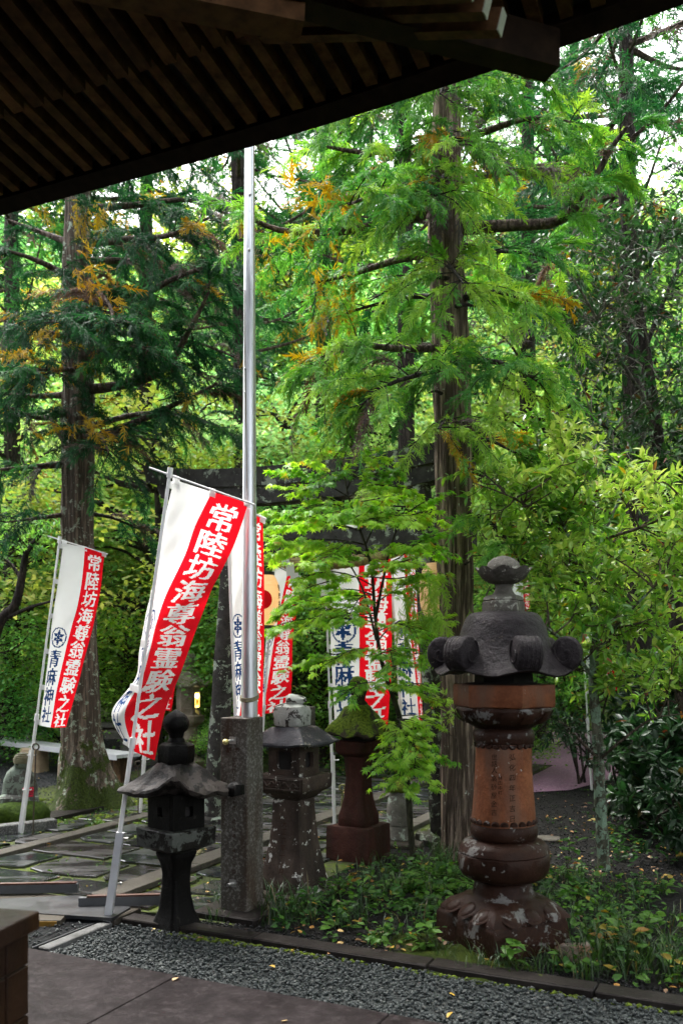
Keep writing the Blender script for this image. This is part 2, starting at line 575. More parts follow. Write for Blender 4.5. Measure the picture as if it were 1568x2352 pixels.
def wetmat():
    m, t, b = nodes('wet_flagstone')
    v = coords(t)
    oi = N(t, 'ShaderNodeObjectInfo')
    n1 = tex(t, 'ShaderNodeTexNoise', v, Scale=4.0, Detail=8.0, Roughness=0.6)
    base = ramp(t, oi.outputs['Random'], [(0.0, (0.012, 0.015, 0.016)), (0.4, (0.019, 0.021, 0.022)), (0.75, (0.024, 0.019, 0.021)), (1.0, (0.034, 0.033, 0.033))])
    c = mixc(t, 0.8, base, ramp(t, n1.outputs['Fac'], [(0.3, 0.28), (0.7, 0.72)]), 'OVERLAY')
    t.links.new(c, b.inputs['Base Color'])
    n2 = tex(t, 'ShaderNodeTexNoise', coords(t, (1, 2.6, 1)), Scale=2.2, Detail=4.0)
    t.links.new(ramp(t, n2.outputs['Fac'], [(0.42, 0.14), (0.60, 0.42)]), b.inputs['Roughness'])
    b.inputs['Specular IOR Level'].default_value = 0.95
    p = bump(t, b, n1.outputs['Fac'], 0.22, 0.012)
    return m
M_wet = wetmat()
M_joint = stone('joint_moss', (0.027, 0.033, 0.015), (0.105, 0.1425, 0.024), scale=3.5, rough=0.85, bstr=0.8, grain=(0.0675, 0.0645, 0.057))
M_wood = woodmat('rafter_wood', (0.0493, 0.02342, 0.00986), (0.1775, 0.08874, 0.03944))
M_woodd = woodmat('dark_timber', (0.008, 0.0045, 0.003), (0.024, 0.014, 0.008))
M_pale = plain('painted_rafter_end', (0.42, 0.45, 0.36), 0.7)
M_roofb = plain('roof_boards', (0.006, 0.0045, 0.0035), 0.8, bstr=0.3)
M_roof = plain('roof_cover', (0.008, 0.008, 0.008), 0.7, bstr=0.3)

# ================================================================== ground
def terrain_z(x, y):
    t = max(0.0, y - 19 - 0.10 * abs(x - 3) * (1 if x < 3 else 0.3))
    h = 0.40 * t if t < 38 else 0.40 * 38 + 0.05 * (t - 38)
    return h * min(1.0, t / 5.0) if t > 0 else 0.0
def build_ground():
    xs = [-220, -120, -70, -45] + [x * 2.0 for x in range(-16, 17)] + [45, 70, 120, 220]
    ys = [-60, -20, -8] + [y * 1.5 for y in range(-2, 42)] + [70, 90, 130, 200, 300]
    vs = [(x, y, terrain_z(x, y)) for y in ys for x in xs]
    n = len(xs)
    fs, mi = [], []
    for j in range(len(ys) - 1):
        for i in range(n - 1):
            fs.append((j * n + i, j * n + i + 1, (j + 1) * n + i + 1, (j + 1) * n + i))
            mi.append(1 if ys[j] > 19 else 0)
    o = mesh_obj('ground', vs, fs, [M_earth, M_hill], smooth=180, mi=mi)
    tag(o, 'dark earth ground rising into a wooded hillside', kind='structure')
build_ground()

def sheet(name, pts, z, mat, label, kind='structure'):
    vs = [(p[0], p[1], z) for p in pts]
    return tag(mesh_obj(name, vs, [tuple(range(len(vs)))], mat), label, kind=kind)

# gravel sheets, purple lane
sheet('gravel_court', [W(-14, 3.0), W(-4.4, 3.0), W(-4.2, 11.5), W(-14, 13)], 0.004, M_gravd, 'dark gravel court behind the cedar and the bench')
sheet('lane', [W(-0.96, 6.2), W(-.25, 6.9), W(.2, 8.6), W(1.5, 12.0), W(3.2, 16), W(2.0, 24), W(-4.5, 24), W(-4.6, 9.25), W(-0.96, 9.25)], 0.012, M_purple, 'purple asphalt lane beyond the paved path')
# drip strip of blue gravel under the eave: bed + stones
sheet('gravel_bed', [W(-1.62, -0.34), W(4.0, -0.34), W(4.0, 0.285), W(-1.62, 0.285)], 0.004, M_grav, 'bed of the blue grey gravel strip under the eave')

def pebble_bases(rng, k=5, lo=False):
    out = []
    for i in range(k):
        bm = bmesh.new()
        if lo:
            v = np.array([(1, 0, 0), (.3, .95, .1), (-.8, .6, 0), (-.8, -.6, .1), (.3, -.95, 0), (0.1, 0, .95), (0, 0.1, -.95)])
            f = np.array([(i, (i + 1) % 5, 5) for i in range(5)] + [((i + 1) % 5, i, 6) for i in range(5)])
        else:
            bmesh.ops.create_icosphere(bm, subdivisions=1, radius=1.0)
            v = np.array([x.co[:] for x in bm.verts]); f = np.array([[q.index for q in p.verts] for p in bm.faces])
        bm.free()
        v = v * (1 + rng.normal(0, 0.16, (len(v), 1))) * np.array([1.0, rng.uniform(.6, .9), rng.uniform(.45, .7)])
        out.append((v, f))
    return out
def rand_rot(rng, n, tilt=0.5):
    a = rng.uniform(0, 2 * np.pi, n)
    d = np.stack([np.cos(a), np.sin(a), rng.normal(0, tilt, n)], 1)
    return frames(d, roll=rng.normal(0, tilt, n))
def pebbles(name, label, mat, pts, smin, smax, zmax, seed, kind='stuff', lo=False):
    rng = np.random.default_rng(seed)
    n = len(pts)
    B = Big()
    bases = pebble_bases(rng, 5, lo)
    sz = smin + (smax - smin) * rng.random(n) ** 1.8
    loc = np.array([[p[0], p[1], 0] for p in pts]); loc[:, 2] = rng.uniform(0.1, 1, n) * zmax
    R = rand_rot(rng, n) * sz[:, None, None]
    tint = rng.beta(2.2, 2.0, n)
    for k, b in enumerate(bases):
        s = slice(k, None, len(bases))
        B.inst(b, R[s], loc[s], tint[s])
    return tag(B.obj(name, mat, kind=kind), label)
rng = np.random.default_rng(5)
_pts = []
for i in range(10500):
    s, n = rng.uniform(-1.60, 2.3), rng.uniform(-0.335, 0.28)
    _pts.append(W(s, n))
pebbles('gravel', 'blue grey gravel in the strip under the eave', M_pebble, _pts, 0.007, 0.018, 0.016, 6, lo=True)
_pts = []
while len(_pts) < 5600:
    s, n = rng.uniform(-1.2, 2.6), rng.uniform(0.42, 1.3)
    if n > 0.75 + 0.18 * math.sin(s * 3) and rng.random() < 0.8: continue
    _pts.append(W(s, n))
for i in range(4200):
    q = G(rng.uniform(1190, 1640), rng.uniform(1815, 2030))
    _pts.append(q)
pebbles('gravel', 'dark wet gravel between the stone lanterns and beside the lane', M_pebbled, _pts, 0.006, 0.014, 0.012, 7, lo=True)
_pts = []
for i in range(3500):
    _pts.append(G(rng.uniform(-60, 340), 1745 + 110 * rng.random()))
pebbles('gravel', 'blue grey gravel round the foot of the cedar beside the bench', M_pebble, _pts, 0.010, 0.022, 0.014, 8, lo=True)

# ------------------------------------------------------------------ terrace slabs, kerbs
def pave_root(name, label):
    return thing_struct(name, label)
def thing_struct(name, label, loc=(0, 0, 0)):
    o = bpy.data.objects.new(name, None); o.location = loc; link(o)
    return tag(o, label, kind='structure')
terr = thing_struct('terrace', 'brown grey stone terrace under the roof of the hall')
rr = random.Random(3)
n0 = -0.335
for row in range(5):
    w = 0.86
    s = -4.2 + (0.45 if row % 2 else 0)
    while s < 4.2:
        L = 1.15
        bbox_obj('slab', W(s + L / 2, n0 - w / 2, -0.03), (L / 2 - 0.0025, w / 2 - 0.0025, 0.055 + rr.uniform(-.001, .001)), US, NN, M_slab, terr, bev=0.004)
        s += L
    n0 -= w
ker = thing_struct('kerb', 'dark stone kerb between the gravel strip and the lantern bed')
s = -1.62
i = 0
while s < 4.0:
    L = (0.92, 1.05, 0.84, 1.1)[i % 4]; i += 1
    bbox_obj('kerb_stone', W(s + L / 2, 0.352, 0.012), (L / 2 - 0.003, 0.066, 0.03 + rr.uniform(-.003, .003)), US, NN, M_kerb, ker, bev=0.007, jit=0.002, seed=i)
    s += L
i = 0
s = -3.4
tk = thing_struct('kerb', 'tan stone kerb where the terrace meets the paved path')
for L in (0.78, 0.80):
    bbox_obj('kerb_stone', W(s + L / 2 + 0.19, 0.38, 0.015), (L / 2 - 0.003, 0.13, 0.035), US, NN, M_tan, tk, bev=0.006, jit=0.002, seed=i); s += L; i += 1

# ------------------------------------------------------------------ paved path (irregular wet flags between granite bands)
path = thing_struct('path', 'wet flagstone path leading from the hall through the stone gate')
_v = [W(-6.2, 0.55), W(-0.98, 0.55), W(-0.98, 9.2), W(-6.0, 9.2)]
o = mesh_obj('joint_bed', [(p.x, p.y, 0.008) for p in _v], [(0, 1, 2, 3)], M_joint, path)
def band(s0, s1, na, nb, mat, name, dz=0.0, L0=1.0):
    n = na; i = 0
    while n < nb:
        L = L0 * rr.uniform(0.85, 1.15)
        bbox_obj(name, W((s0 + s1) / 2, n + L / 2, 0.012 + dz), ((s1 - s0) / 2 - .003, L / 2 - 0.003, 0.022), US, NN, mat, path, bev=0.005, jit=0.0015, seed=int(n * 100))
        n += L
band(-2.14, -1.94, 0.62, 9.0, M_granite, 'granite_band', 0.022)
band(-3.76, -3.60, 0.62, 9.0, M_granite, 'granite_band', 0.012)
band(-1.18, -1.03, 3.0, 8.0, M_granite, 'granite_band', 0.022)
band(-4.62, -4.34, 0.62, 3.6, M_kerb, 'border_stone', 0.02)
def flags(s0, s1, na, nb, cell, seed):
    """irregular polygonal flags: jittered brick lattice, corners clipped"""
    r = random.Random(seed)
    n = na; row = 0
    pts = {}
    rows = []
    while n < nb:
        rows.append(n); n += cell * r.uniform(0.75, 1.1)
    rows.append(nb)
    prevcuts = None
    for j in range(len(rows) - 1):
        m = max(2, round((s1 - s0) / (cell * 1.5)))
        cuts = [s0] + sorted(s0 + (s1 - s0) * (k + (0.5 if j % 2 else 0.05) + r.uniform(-.2, .2)) / m for k in range(m) if 0.15 < (k + (0.5 if j % 2 else 0.05)) / m) + [s1]
        for k in range(len(cuts) - 1):
            a, b = cuts[k], cuts[k + 1]
            if b - a < 0.12: continue
            e = [0.014 + abs(r.gauss(0, 0.012)) for _ in range(8)]
            def wob(q): return r.uniform(-1, 1) * cell * q
            lo, hi = rows[j], rows[j + 1]
            mid = (a + b) / 2
            poly = [(a + e[0] + (wob(.08) if k else 0) * .5, lo + e[1] + cell * r.uniform(0, .14)), (a + (b - a) * .3, lo + e[2]), (a + (b - a) * .75, lo + e[3] + cell * r.uniform(0, .06)),
                    (b - e[4], lo + e[5] + cell * r.uniform(0, .16)), (b - e[4] - cell * r.uniform(0, .06), (lo + hi) / 2 + wob(.1)), (b - e[6] - cell * r.uniform(0, .12), hi - e[6]),
                    (mid + wob(.2), hi - e[7] - cell * r.uniform(0, .08)), (a + e[0] + cell * r.uniform(0, .14), hi - e[7] - cell * r.uniform(0, .1)), (a + e[0], (lo + hi) / 2)]
            top = 0.026 + r.uniform(-.005, .006)
            tx, ty = r.uniform(-.008, .008), r.uniform(-.008, .008)
            cs = sum(p[0] for p in poly) / len(poly); cn = sum(p[1] for p in poly) / len(poly)
            vs, fs = [], []
            K = len(poly)
            for sc, z in ((1.0, -0.02), (1.0, top - 0.006), (0.975, top)):
                for p in poly:
                    ps, pn = cs + (p[0] - cs) * sc, cn + (p[1] - cn) * sc
                    vs.append(W(ps, pn, z + (tx * (ps - cs) + ty * (pn - cn) if z > 0 else 0)))
            for l in range(2):
                for q in range(K):
                    q2 = (q + 1) % K
                    fs.append((l * K + q, l * K + q2, (l + 1) * K + q2, (l + 1) * K + q))
            fs.append(tuple(2 * K + q for q in range(K)))
            mesh_obj('flagstone', vs, fs, M_wet, path)
flags(-3.59, -2.15, 0.62, 8.6, 0.50, 1)
flags(-1.93, -1.19, 0.55, 8.2, 0.42, 2)
flags(-4.33, -3.77, 0.62, 8.2, 0.62, 3)
# moss in the joints
rng = np.random.default_rng(12)

# ================================================================== the hall: eave with rafters over the camera
hall = thing('shrine_hall', 'dark timber hall eave with two tiers of rafters over the foreground', 'hall', W(0, -3.0))
def eave_z(s):
    return 4.322 + 0.0 * s + (0.030 * max(0, s + 0.5) ** 1.6) + 0.004 * s * 0
SL = 0.20
def rafter(name, s, na, nb, za, zb, w, h, mat):
    """bottom edge runs from (na, za) to (nb, zb)"""
    vs = []
    for n, z in ((na, za), (nb, zb)):
        for ds in (-w / 2, w / 2):
            for dz in (0, h):
                vs.append(W(s + ds, n, z + dz))
    fs = [(0, 1, 3, 2), (4, 6, 7, 5), (0, 2, 6, 4), (1, 5, 7, 3), (0, 4, 5, 1), (2, 3, 7, 6)]
    return mesh_obj(name, vs, fs, mat, hall)
s = -4.35
i = 0
while s < 1.5:
    ez = eave_z(s)
    j = rr.uniform(-.006, .006)
    w = 0.058 + rr.uniform(-.003, .003)
    rafter('flying_rafter', s + j, -1.25, -0.10, ez + 0.02 + SL * 1.25, ez + 0.035 + SL * 0.10, w, 0.07, M_wood)
    if s < 0.35:
        rafter('base_rafter', s + j + rr.uniform(-.003, .003), -4.4, -0.62 + rr.uniform(-.01, .01), ez - 0.015 + SL * 0.62 + 0.26 * 3.78, ez - 0.022 + SL * 0.62, w + 0.008, 0.08, M_wood)
    s += 0.134; i += 1
# small wedge blocks beside the flying rafters
s = -1.05
while s < 0.7:
    ez = eave_z(s)
    mesh_obj('wedge', *(lambda m: (m.v, m.f))(Mesh().box(W(s + 0.045, -0.29, ez + 0.055 + SL * 0.29), (0.018, 0.012, 0.012), US, NN)), M_wood, hall)
    s += 0.134
# roof boards above the rafters, fascia, roof cover
def strip(name, prof, s0, s1, mat, ns=26):
    """extrude an (n, z over eave) outline along the eave"""
    vs, fs = [], []
    K = len(prof)
    for a in range(ns + 1):
        s = s0 + (s1 - s0) * a / ns
        for n, z in prof:
            vs.append(W(s, n, eave_z(s) + z))
    for a in range(ns):
        for q in range(K):
            q2 = (q + 1) % K
            fs.append((a * K + q, a * K + q2, (a + 1) * K + q2, (a + 1) * K + q))
    fs.append(tuple(range(K))); fs.append(tuple(ns * K + q for q in range(K))[::-1])
    return mesh_obj(name, vs, fs, mat, hall)
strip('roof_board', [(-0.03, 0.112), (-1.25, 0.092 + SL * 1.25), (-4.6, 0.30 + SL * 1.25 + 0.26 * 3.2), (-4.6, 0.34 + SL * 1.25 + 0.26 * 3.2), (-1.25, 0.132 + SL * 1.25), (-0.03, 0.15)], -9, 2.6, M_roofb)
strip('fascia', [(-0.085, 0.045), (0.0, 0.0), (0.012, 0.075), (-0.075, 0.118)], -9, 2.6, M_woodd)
strip('roof_cover', [(0.05, 0.09), (-0.05, 0.16), (-4.6, 1.75), (-9.0, 3.4), (-9.0, 3.75), (-4.6, 2.1), (0.05, 0.30)], -9, 2.75, M_roof)
# hip beam and purlin beam
def beam(name, a, b, w, h, mat, up=Vector((0, 0, 1))):
    a, b = Vector(a), Vector(b)
    t = (b - a).normalized(); sd = t.cross(up).normalized(); u = sd.cross(t)
    M = Mesh().box((a + b) / 2, ((b - a).length / 2, w / 2, h / 2), t, sd, az=u)
    return mesh_obj(name, M.v, M.f, mat, hall)
E1 = P(1268, 128, 4.12)
beam('hip_beam', E1 - Vector((.942, .336, -0.012)) * 2.6, E1, 0.12, 0.17, M_woodd)
E2 = P(694, 42, 3.75)
beam('purlin', E2 - Vector((.942, .20, -0.05)) * 2.2, E2, 0.14, 0.12, M_wood)
# rafters of the gable side with pale painted ends
for k in range(5):
    e = P(1150 - 33 * k, 52 - 42 * k, 3.72 - 0.10 * k)
    a = e - US * 1.6 + Vector((0, 0, 0.42))
    t = (e - a).normalized()
    M = Mesh().box((a + e) / 2, ((e - a).length / 2, 0.028, 0.045), t, NN, az=t.cross(NN))
    r_ = mesh_obj('gable_rafter', M.v, M.f, M_wood, hall)
    M = Mesh().box(e + t * 0.003, (0.003, 0.027, 0.043), t, NN, az=t.cross(NN))
    mesh_obj('painted_end', M.v, M.f, M_pale, r_)
# unseen walls of the hall behind the camera, added to block light
for nm, a, b in (('wall', W(-9, -6.6), W(2.3, -6.6)), ('wall', W(-9, -6.6), W(-9, -1.4))):
    M = Mesh()
    t = (b - a).normalized(); sd = Vector((-t.y, t.x, 0))
    M.box((a + b) / 2 + Vector((0, 0, 2.6)), ((b - a).length / 2, 0.08, 2.6), t, sd)
    mesh_obj('wall', M.v, M.f, M_woodd, hall)
# ================================================================== stone lanterns
WHL = (0.50, 0.50, 0.46)
GRL = (0.36, 0.42, 0.34)
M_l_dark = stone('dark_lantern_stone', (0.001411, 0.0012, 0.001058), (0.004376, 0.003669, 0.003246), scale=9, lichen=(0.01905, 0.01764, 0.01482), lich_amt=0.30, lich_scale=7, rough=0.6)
M_l_mid = stone('brown_lantern_stone', (0.02947, 0.02094, 0.01702), (0.07526, 0.05565, 0.04321), scale=8, lichen=WHL, lich_amt=0.34, lich_scale=9, rough=0.7, stains=(0.02292, 0.01702, 0.01439))
M_l_midroof = stone('slate_roof_stone', (0.0216, 0.0216, 0.02496), (0.048, 0.048, 0.05376), scale=8, lichen=(0.1632, 0.1488, 0.1296), lich_amt=0.38, lich_scale=11, rough=0.45)
M_l_cap = stone('lichened_cap_stone', (0.028, 0.0252, 0.0224), (0.084, 0.0784, 0.07), scale=10, lichen=(0.3472, 0.3584, 0.3248), lich_amt=0.95, lich_scale=11, rough=0.8)
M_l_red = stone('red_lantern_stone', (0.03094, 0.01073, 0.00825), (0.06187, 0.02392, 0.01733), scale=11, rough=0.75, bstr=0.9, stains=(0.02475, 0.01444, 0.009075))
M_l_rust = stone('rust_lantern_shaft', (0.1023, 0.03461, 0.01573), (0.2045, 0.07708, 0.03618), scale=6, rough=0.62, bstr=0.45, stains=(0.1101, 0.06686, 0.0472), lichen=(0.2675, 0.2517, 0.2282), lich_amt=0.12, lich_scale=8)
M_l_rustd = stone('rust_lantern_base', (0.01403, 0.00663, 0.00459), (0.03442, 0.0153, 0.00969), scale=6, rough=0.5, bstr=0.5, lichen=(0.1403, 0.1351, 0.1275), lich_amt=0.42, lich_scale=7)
M_l_roof = stone('dark_lantern_roof', (0.01309, 0.01047, 0.0121), (0.02945, 0.02422, 0.02618), scale=22, rough=0.42, bstr=0.9, lichen=(0.09817, 0.08508, 0.06545), lich_amt=0.16, lich_scale=17)
M_l_fin = stone('finial_stone', (0.05304, 0.04862, 0.03978), (0.1414, 0.1326, 0.1149), scale=14, rough=0.7, bstr=0.7, lichen=(0.3536, 0.3536, 0.3006), lich_amt=0.40, lich_scale=14, moss=0.18)
M_mossroof = stone('mossy_roof', (0.021, 0.0189, 0.014), (0.049, 0.042, 0.0315), scale=9, moss=1.0, rough=0.95, bstr=1.0)
M_blackin = plain('inside_shade', (0.012, 0.010, 0.009), 0.9)  # near-black paint for the shade inside fire boxes and the drain pit
M_carve = plain('carved_line_shade', (0.038, 0.019, 0.012), 0.95, spec=.05)  # dark colour paints the shade inside carved strokes
M_gpost = stone('post_granite', (0.04399, 0.03881, 0.03208), (0.08797, 0.0802, 0.06728), scale=6, rough=0.5, grain=(0.1656, 0.1603, 0.1449), bstr=0.35, stains=(0.03881, 0.02329, 0.0145))

# ---- glyphs ------------------------------------------------------
_glyph = {}
def glyph(ch, bold=0.018, cut=6):
    """outline of one character as triangles in the unit square, cut fine enough to lie on curved cloth"""
    key = (ch, bold, cut)
    if key in _glyph: return _glyph[key]
    c = bpy.data.curves.new('glyph', 'FONT'); c.body = ch; c.offset = bold; c.resolution_u = 2
    o = bpy.data.objects.new('glyph', c); COL.objects.link(o)
    me = bpy.data.meshes.new_from_object(o.evaluated_get(bpy.context.evaluated_depsgraph_get()))
    bm = bmesh.new(); bm.from_mesh(me)
    bpy.data.objects.remove(o); bpy.data.curves.remove(c); bpy.data.meshes.remove(me)
    xs = [v.co.x for v in bm.verts]; ys = [v.co.y for v in bm.verts]
    cx, cy = (min(xs) + max(xs)) / 2, (min(ys) + max(ys)) / 2
    k = 1.0 / 0.95
    for v in bm.verts:
        x, y = (v.co.x - cx) * k, (v.co.y - cy) * k
        # brush manner: strokes climb to the right
        v.co = Vector((x, y + 0.09 * x, 0))
    for a in range(1, cut):
        for nrm in ((1, 0, 0), (0, 1, 0)):
            p = -0.5 + a / cut
            bmesh.ops.bisect_plane(bm, geom=bm.verts[:] + bm.edges[:] + bm.faces[:], plane_co=(p, p, 0), plane_no=nrm)
    bm.verts.index_update()
    r = (np.array([v.co[:2] for v in bm.verts]), [tuple(v.index for v in f.verts) for f in bm.faces])
    bm.free()
    _glyph[key] = r
    return r

def raster(ch, res, rx, ry):
    """character as a res x res grid of booleans, strokes widened like a brush (rows from the top)"""
    key = (ch, res, rx, ry)
    if key in _glyph: return _glyph[key]
    S = 3
    n = res * S
    gv, gf = glyph(ch, 0.0, 1)
    img = np.zeros((n, n), bool)
    for f in gf:
        p = [((gv[i][0] * 0.88 + .5) * n, (.5 - gv[i][1] * 0.88) * n) for i in f]
        for k in range(1, len(p) - 1):
            (x0, y0), (x1, y1), (x2, y2) = p[0], p[k], p[k + 1]
            ax, bx = int(max(0, min(x0, x1, x2) - 1)), int(min(n, max(x0, x1, x2) + 2)); ay, by = int(max(0, min(y0, y1, y2) - 1)), int(min(n, max(y0, y1, y2) + 2))
            if ax >= bx or ay >= by: continue
            X, Y = np.meshgrid(np.arange(ax, bx) + .5, np.arange(ay, by) + .5)
            e0 = (x1 - x0) * (Y - y0) - (y1 - y0) * (X - x0); e1 = (x2 - x1) * (Y - y1) - (y2 - y1) * (X - x1); e2 = (x0 - x2) * (Y - y2) - (y0 - y2) * (X - x2)
            img[ay:by, ax:bx] |= ((e0 >= 0) & (e1 >= 0) & (e2 >= 0)) | ((e0 <= 0) & (e1 <= 0) & (e2 <= 0))
    out = np.zeros_like(img)
    hx, hy = int(rx * n), int(ry * n)
    for dy in range(-hy, hy + 1):
        for dx in range(-hx, hx + 1):
            if (dx / (hx + .5)) ** 2 + (dy / (hy + .5)) ** 2 <= 1:
                out |= np.roll(np.roll(img, dy, 0), dx, 1)
    r = out.reshape(res, S, res, S).mean(axis=(1, 3)) > .5
    _glyph[key] = r
    return r

def carve(root, surf, chars, a, z0, size, pitch, name='inscription', bold=0.0, mat=None, squeeze=1.0):
    """column of characters laid on surf(u along, z) -> (point, normal)"""
    for i, ch in enumerate(chars):
        if ch == ' ': continue
        M = Mesh()
        gv, gf = glyph(ch, bold, 3)
        zc = z0 - i * pitch
        vs = []
        for x, y in gv:
            p, n = surf(a + x * size * squeeze, zc + y * size)
            vs.append(p + n * 0.0016)
        M.add(vs, gf)
        M.obj('carved_character', mat or M_carve, root)['kind'] = 'stuff'

# ---- the tall rust-red lantern ----------------------------------
def tall_lantern():
    c = Vector((0.92, 5.2, 0))
    t = thing('stone_lantern', 'tall rust red stone lantern with curled roof scrolls and lotus bud finial', 'stone lantern', c)
    ph = math.radians(-80)                       # one corner of the hexagon faces the camera, a little to the right
    # square base with lotus petals, right side broken
    bph = math.radians(-108)
    def bmod(ri, a, r, z):
        q = (a - math.radians(-35)) % (2 * math.pi)
        if q > math.pi: q -= 2 * math.pi
        return r * (1 - 0.10 * math.exp(-(q / 0.5) ** 2) * (1 if 1 < ri < 6 else 0.4)), z
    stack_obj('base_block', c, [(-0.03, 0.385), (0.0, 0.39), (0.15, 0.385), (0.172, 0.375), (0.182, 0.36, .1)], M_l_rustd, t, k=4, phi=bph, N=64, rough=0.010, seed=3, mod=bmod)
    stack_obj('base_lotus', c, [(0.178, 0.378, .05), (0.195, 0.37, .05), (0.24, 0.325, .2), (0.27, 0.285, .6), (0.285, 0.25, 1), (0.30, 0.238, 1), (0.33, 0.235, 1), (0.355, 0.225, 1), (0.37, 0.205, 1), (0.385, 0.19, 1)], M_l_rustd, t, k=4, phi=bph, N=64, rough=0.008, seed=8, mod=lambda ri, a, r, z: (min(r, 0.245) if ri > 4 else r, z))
    # petals on the base: cushions on the visible faces
    for face in range(4):
        fa = bph + math.pi / 4 + face * math.pi / 2
        d = Vector((math.cos(fa), math.sin(fa), 0)); sd = Vector((-d.y, d.x, 0))
        if face == 1: continue
        for q in (-1, 0, 1):
            cc = c + d * 0.238 + sd * q * 0.135 * (1 if q else 0) + Vector((0, 0, 0.222))
            vs, fs = stack((0, 0, 0), [(-1, .02), (-.8, .6), (-.4, .92), (0, 1), (.4, .92), (.8, .6), (1, .02)], N=16)
            tilt = (d * 0.55 + Vector((0, 0, 0.83))).normalized(); dn = (d * 0.83 - Vector((0, 0, 0.55))).normalized()
            for nm, w_, l_, h_, lift in (('petal', .050, .060, .017, 0.002), ('petal_rim', .063, .073, .010, -.002)):
                mesh_obj(nm, [cc + sd * v.x * w_ + dn * v.y * l_ + tilt * (v.z * h_ + lift) for v in vs], fs, M_l_rustd, t, 60)
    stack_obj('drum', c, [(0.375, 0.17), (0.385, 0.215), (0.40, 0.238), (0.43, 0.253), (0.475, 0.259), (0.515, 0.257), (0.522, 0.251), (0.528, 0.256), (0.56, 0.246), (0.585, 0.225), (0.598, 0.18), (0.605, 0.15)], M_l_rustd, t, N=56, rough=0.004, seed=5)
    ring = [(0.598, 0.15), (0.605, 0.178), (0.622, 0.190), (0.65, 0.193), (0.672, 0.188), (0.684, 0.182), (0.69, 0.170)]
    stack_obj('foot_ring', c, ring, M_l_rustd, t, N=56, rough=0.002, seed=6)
    def shaft_r(z):
        zs = [0.68, 0.74, 0.80, 0.88, 0.98, 1.08, 1.16]; rs = [0.181, 0.178, 0.1725, 0.166, 0.1605, 0.1575, 0.157]
        return float(np.interp(z, zs, rs))
    stack_obj('shaft', c, [(z, shaft_r(z)) for z in np.linspace(0.682, 1.165, 22)], M_l_rust, t, N=64, rough=0.0015, seed=7)
    for zz, nm, up in ((0.70, 'lower_scallop_band', 1), (1.135, 'upper_scallop_band', -1)):
        M = Mesh()
        for q in range(22):
            a = 2 * math.pi * q / 22
            r = shaft_r(zz) + 0.002
            p = c + Vector((math.cos(a) * r, math.sin(a) * r, zz)); d = Vector((math.cos(a), math.sin(a), 0)); sd = Vector((-d.y, d.x, 0))
            ring_ = [(math.cos(b) * 0.024, math.sin(b) * 0.021 * up) for b in np.linspace(-0.4, math.pi + 0.4, 9)]
            vs = [p + sd * x * 1.0 + Vector((0, 0, y)) + d * -0.004 for x, y in ring_] + [p + sd * x * 0.72 + Vector((0, 0, y * 0.72)) + d * 0.008 for x, y in ring_]
            k = len(ring_)
            fs = [(i, i + 1, k + i + 1, k + i) for i in range(k - 1)] + [tuple(k + i for i in range(k))]
            M.add(vs, fs)
        M.obj(nm, M_l_rustd, t)
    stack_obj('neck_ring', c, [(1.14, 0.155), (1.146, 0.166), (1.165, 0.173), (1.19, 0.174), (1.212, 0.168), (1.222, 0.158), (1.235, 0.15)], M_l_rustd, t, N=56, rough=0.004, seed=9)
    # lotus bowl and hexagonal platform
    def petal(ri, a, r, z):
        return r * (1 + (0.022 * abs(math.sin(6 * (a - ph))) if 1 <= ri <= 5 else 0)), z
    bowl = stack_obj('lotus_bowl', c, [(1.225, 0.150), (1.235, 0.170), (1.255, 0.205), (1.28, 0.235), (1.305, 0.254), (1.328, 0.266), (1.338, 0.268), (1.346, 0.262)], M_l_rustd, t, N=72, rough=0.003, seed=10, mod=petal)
    for q in range(12):
        a = ph + math.pi / 12 + q * math.pi / 6
        d = Vector((math.cos(a), math.sin(a), 0)); sd = Vector((-d.y, d.x, 0))
        M = Mesh()
        for sc, lift in ((1.0, 0.0), (0.78, 0.011)):
            pass
        prof = []
        for b in np.linspace(0, math.pi, 11):
            prof.append((math.cos(b) * 0.058, math.sin(b)))
        pts_o, pts_i = [], []
        for x, y in prof:
            zz = 1.262 + 0.070 * y; rr_ = float(np.interp(zz, [1.235, 1.255, 1.28, 1.305, 1.328, 1.34], [0.172, 0.207, 0.237, 0.256, 0.268, 0.270]))
            pts_o.append(c + d * (rr_ * 1.012 + 0.004) + sd * x * (rr_ / .26) + Vector((0, 0, zz)))
            zz2 = 1.257 + 0.058 * y
            rr2 = float(np.interp(zz2, [1.235, 1.255, 1.28, 1.305, 1.328, 1.34], [0.172, 0.207, 0.237, 0.256, 0.268, 0.270]))
            pts_i.append(c + d * (rr2 * 1.012 + 0.012) + sd * x * .74 * (rr2 / .26) + Vector((0, 0, zz2)))
        k = len(prof)
        mid = c + d * 0.262 + Vector((0, 0, 1.285))
        M.add(pts_o + pts_i + [mid], [(i, i + 1, k + i + 1, k + i) for i in range(k - 1)] + [(k + i, k + i + 1, 2 * k) for i in range(k - 1)] + [(2 * k - 1, k, 2 * k)])
        M.obj('petal', M_l_rustd, bowl, 50)
    stack_obj('platform', c, [(1.344, 0.268), (1.350, 0.283), (1.36, 0.289), (1.465, 0.291), (1.474, 0.285)], M_l_rust, t, k=6, phi=ph, N=48, rough=0.003, seed=11)
    stack_obj('fire_box', c, [(1.472, 0.235), (1.480, 0.205), (1.485, 0.168), (1.53, 0.165), (1.56, 0.18)], M_blackin, t, k=6, phi=ph, N=36, rough=0.003)
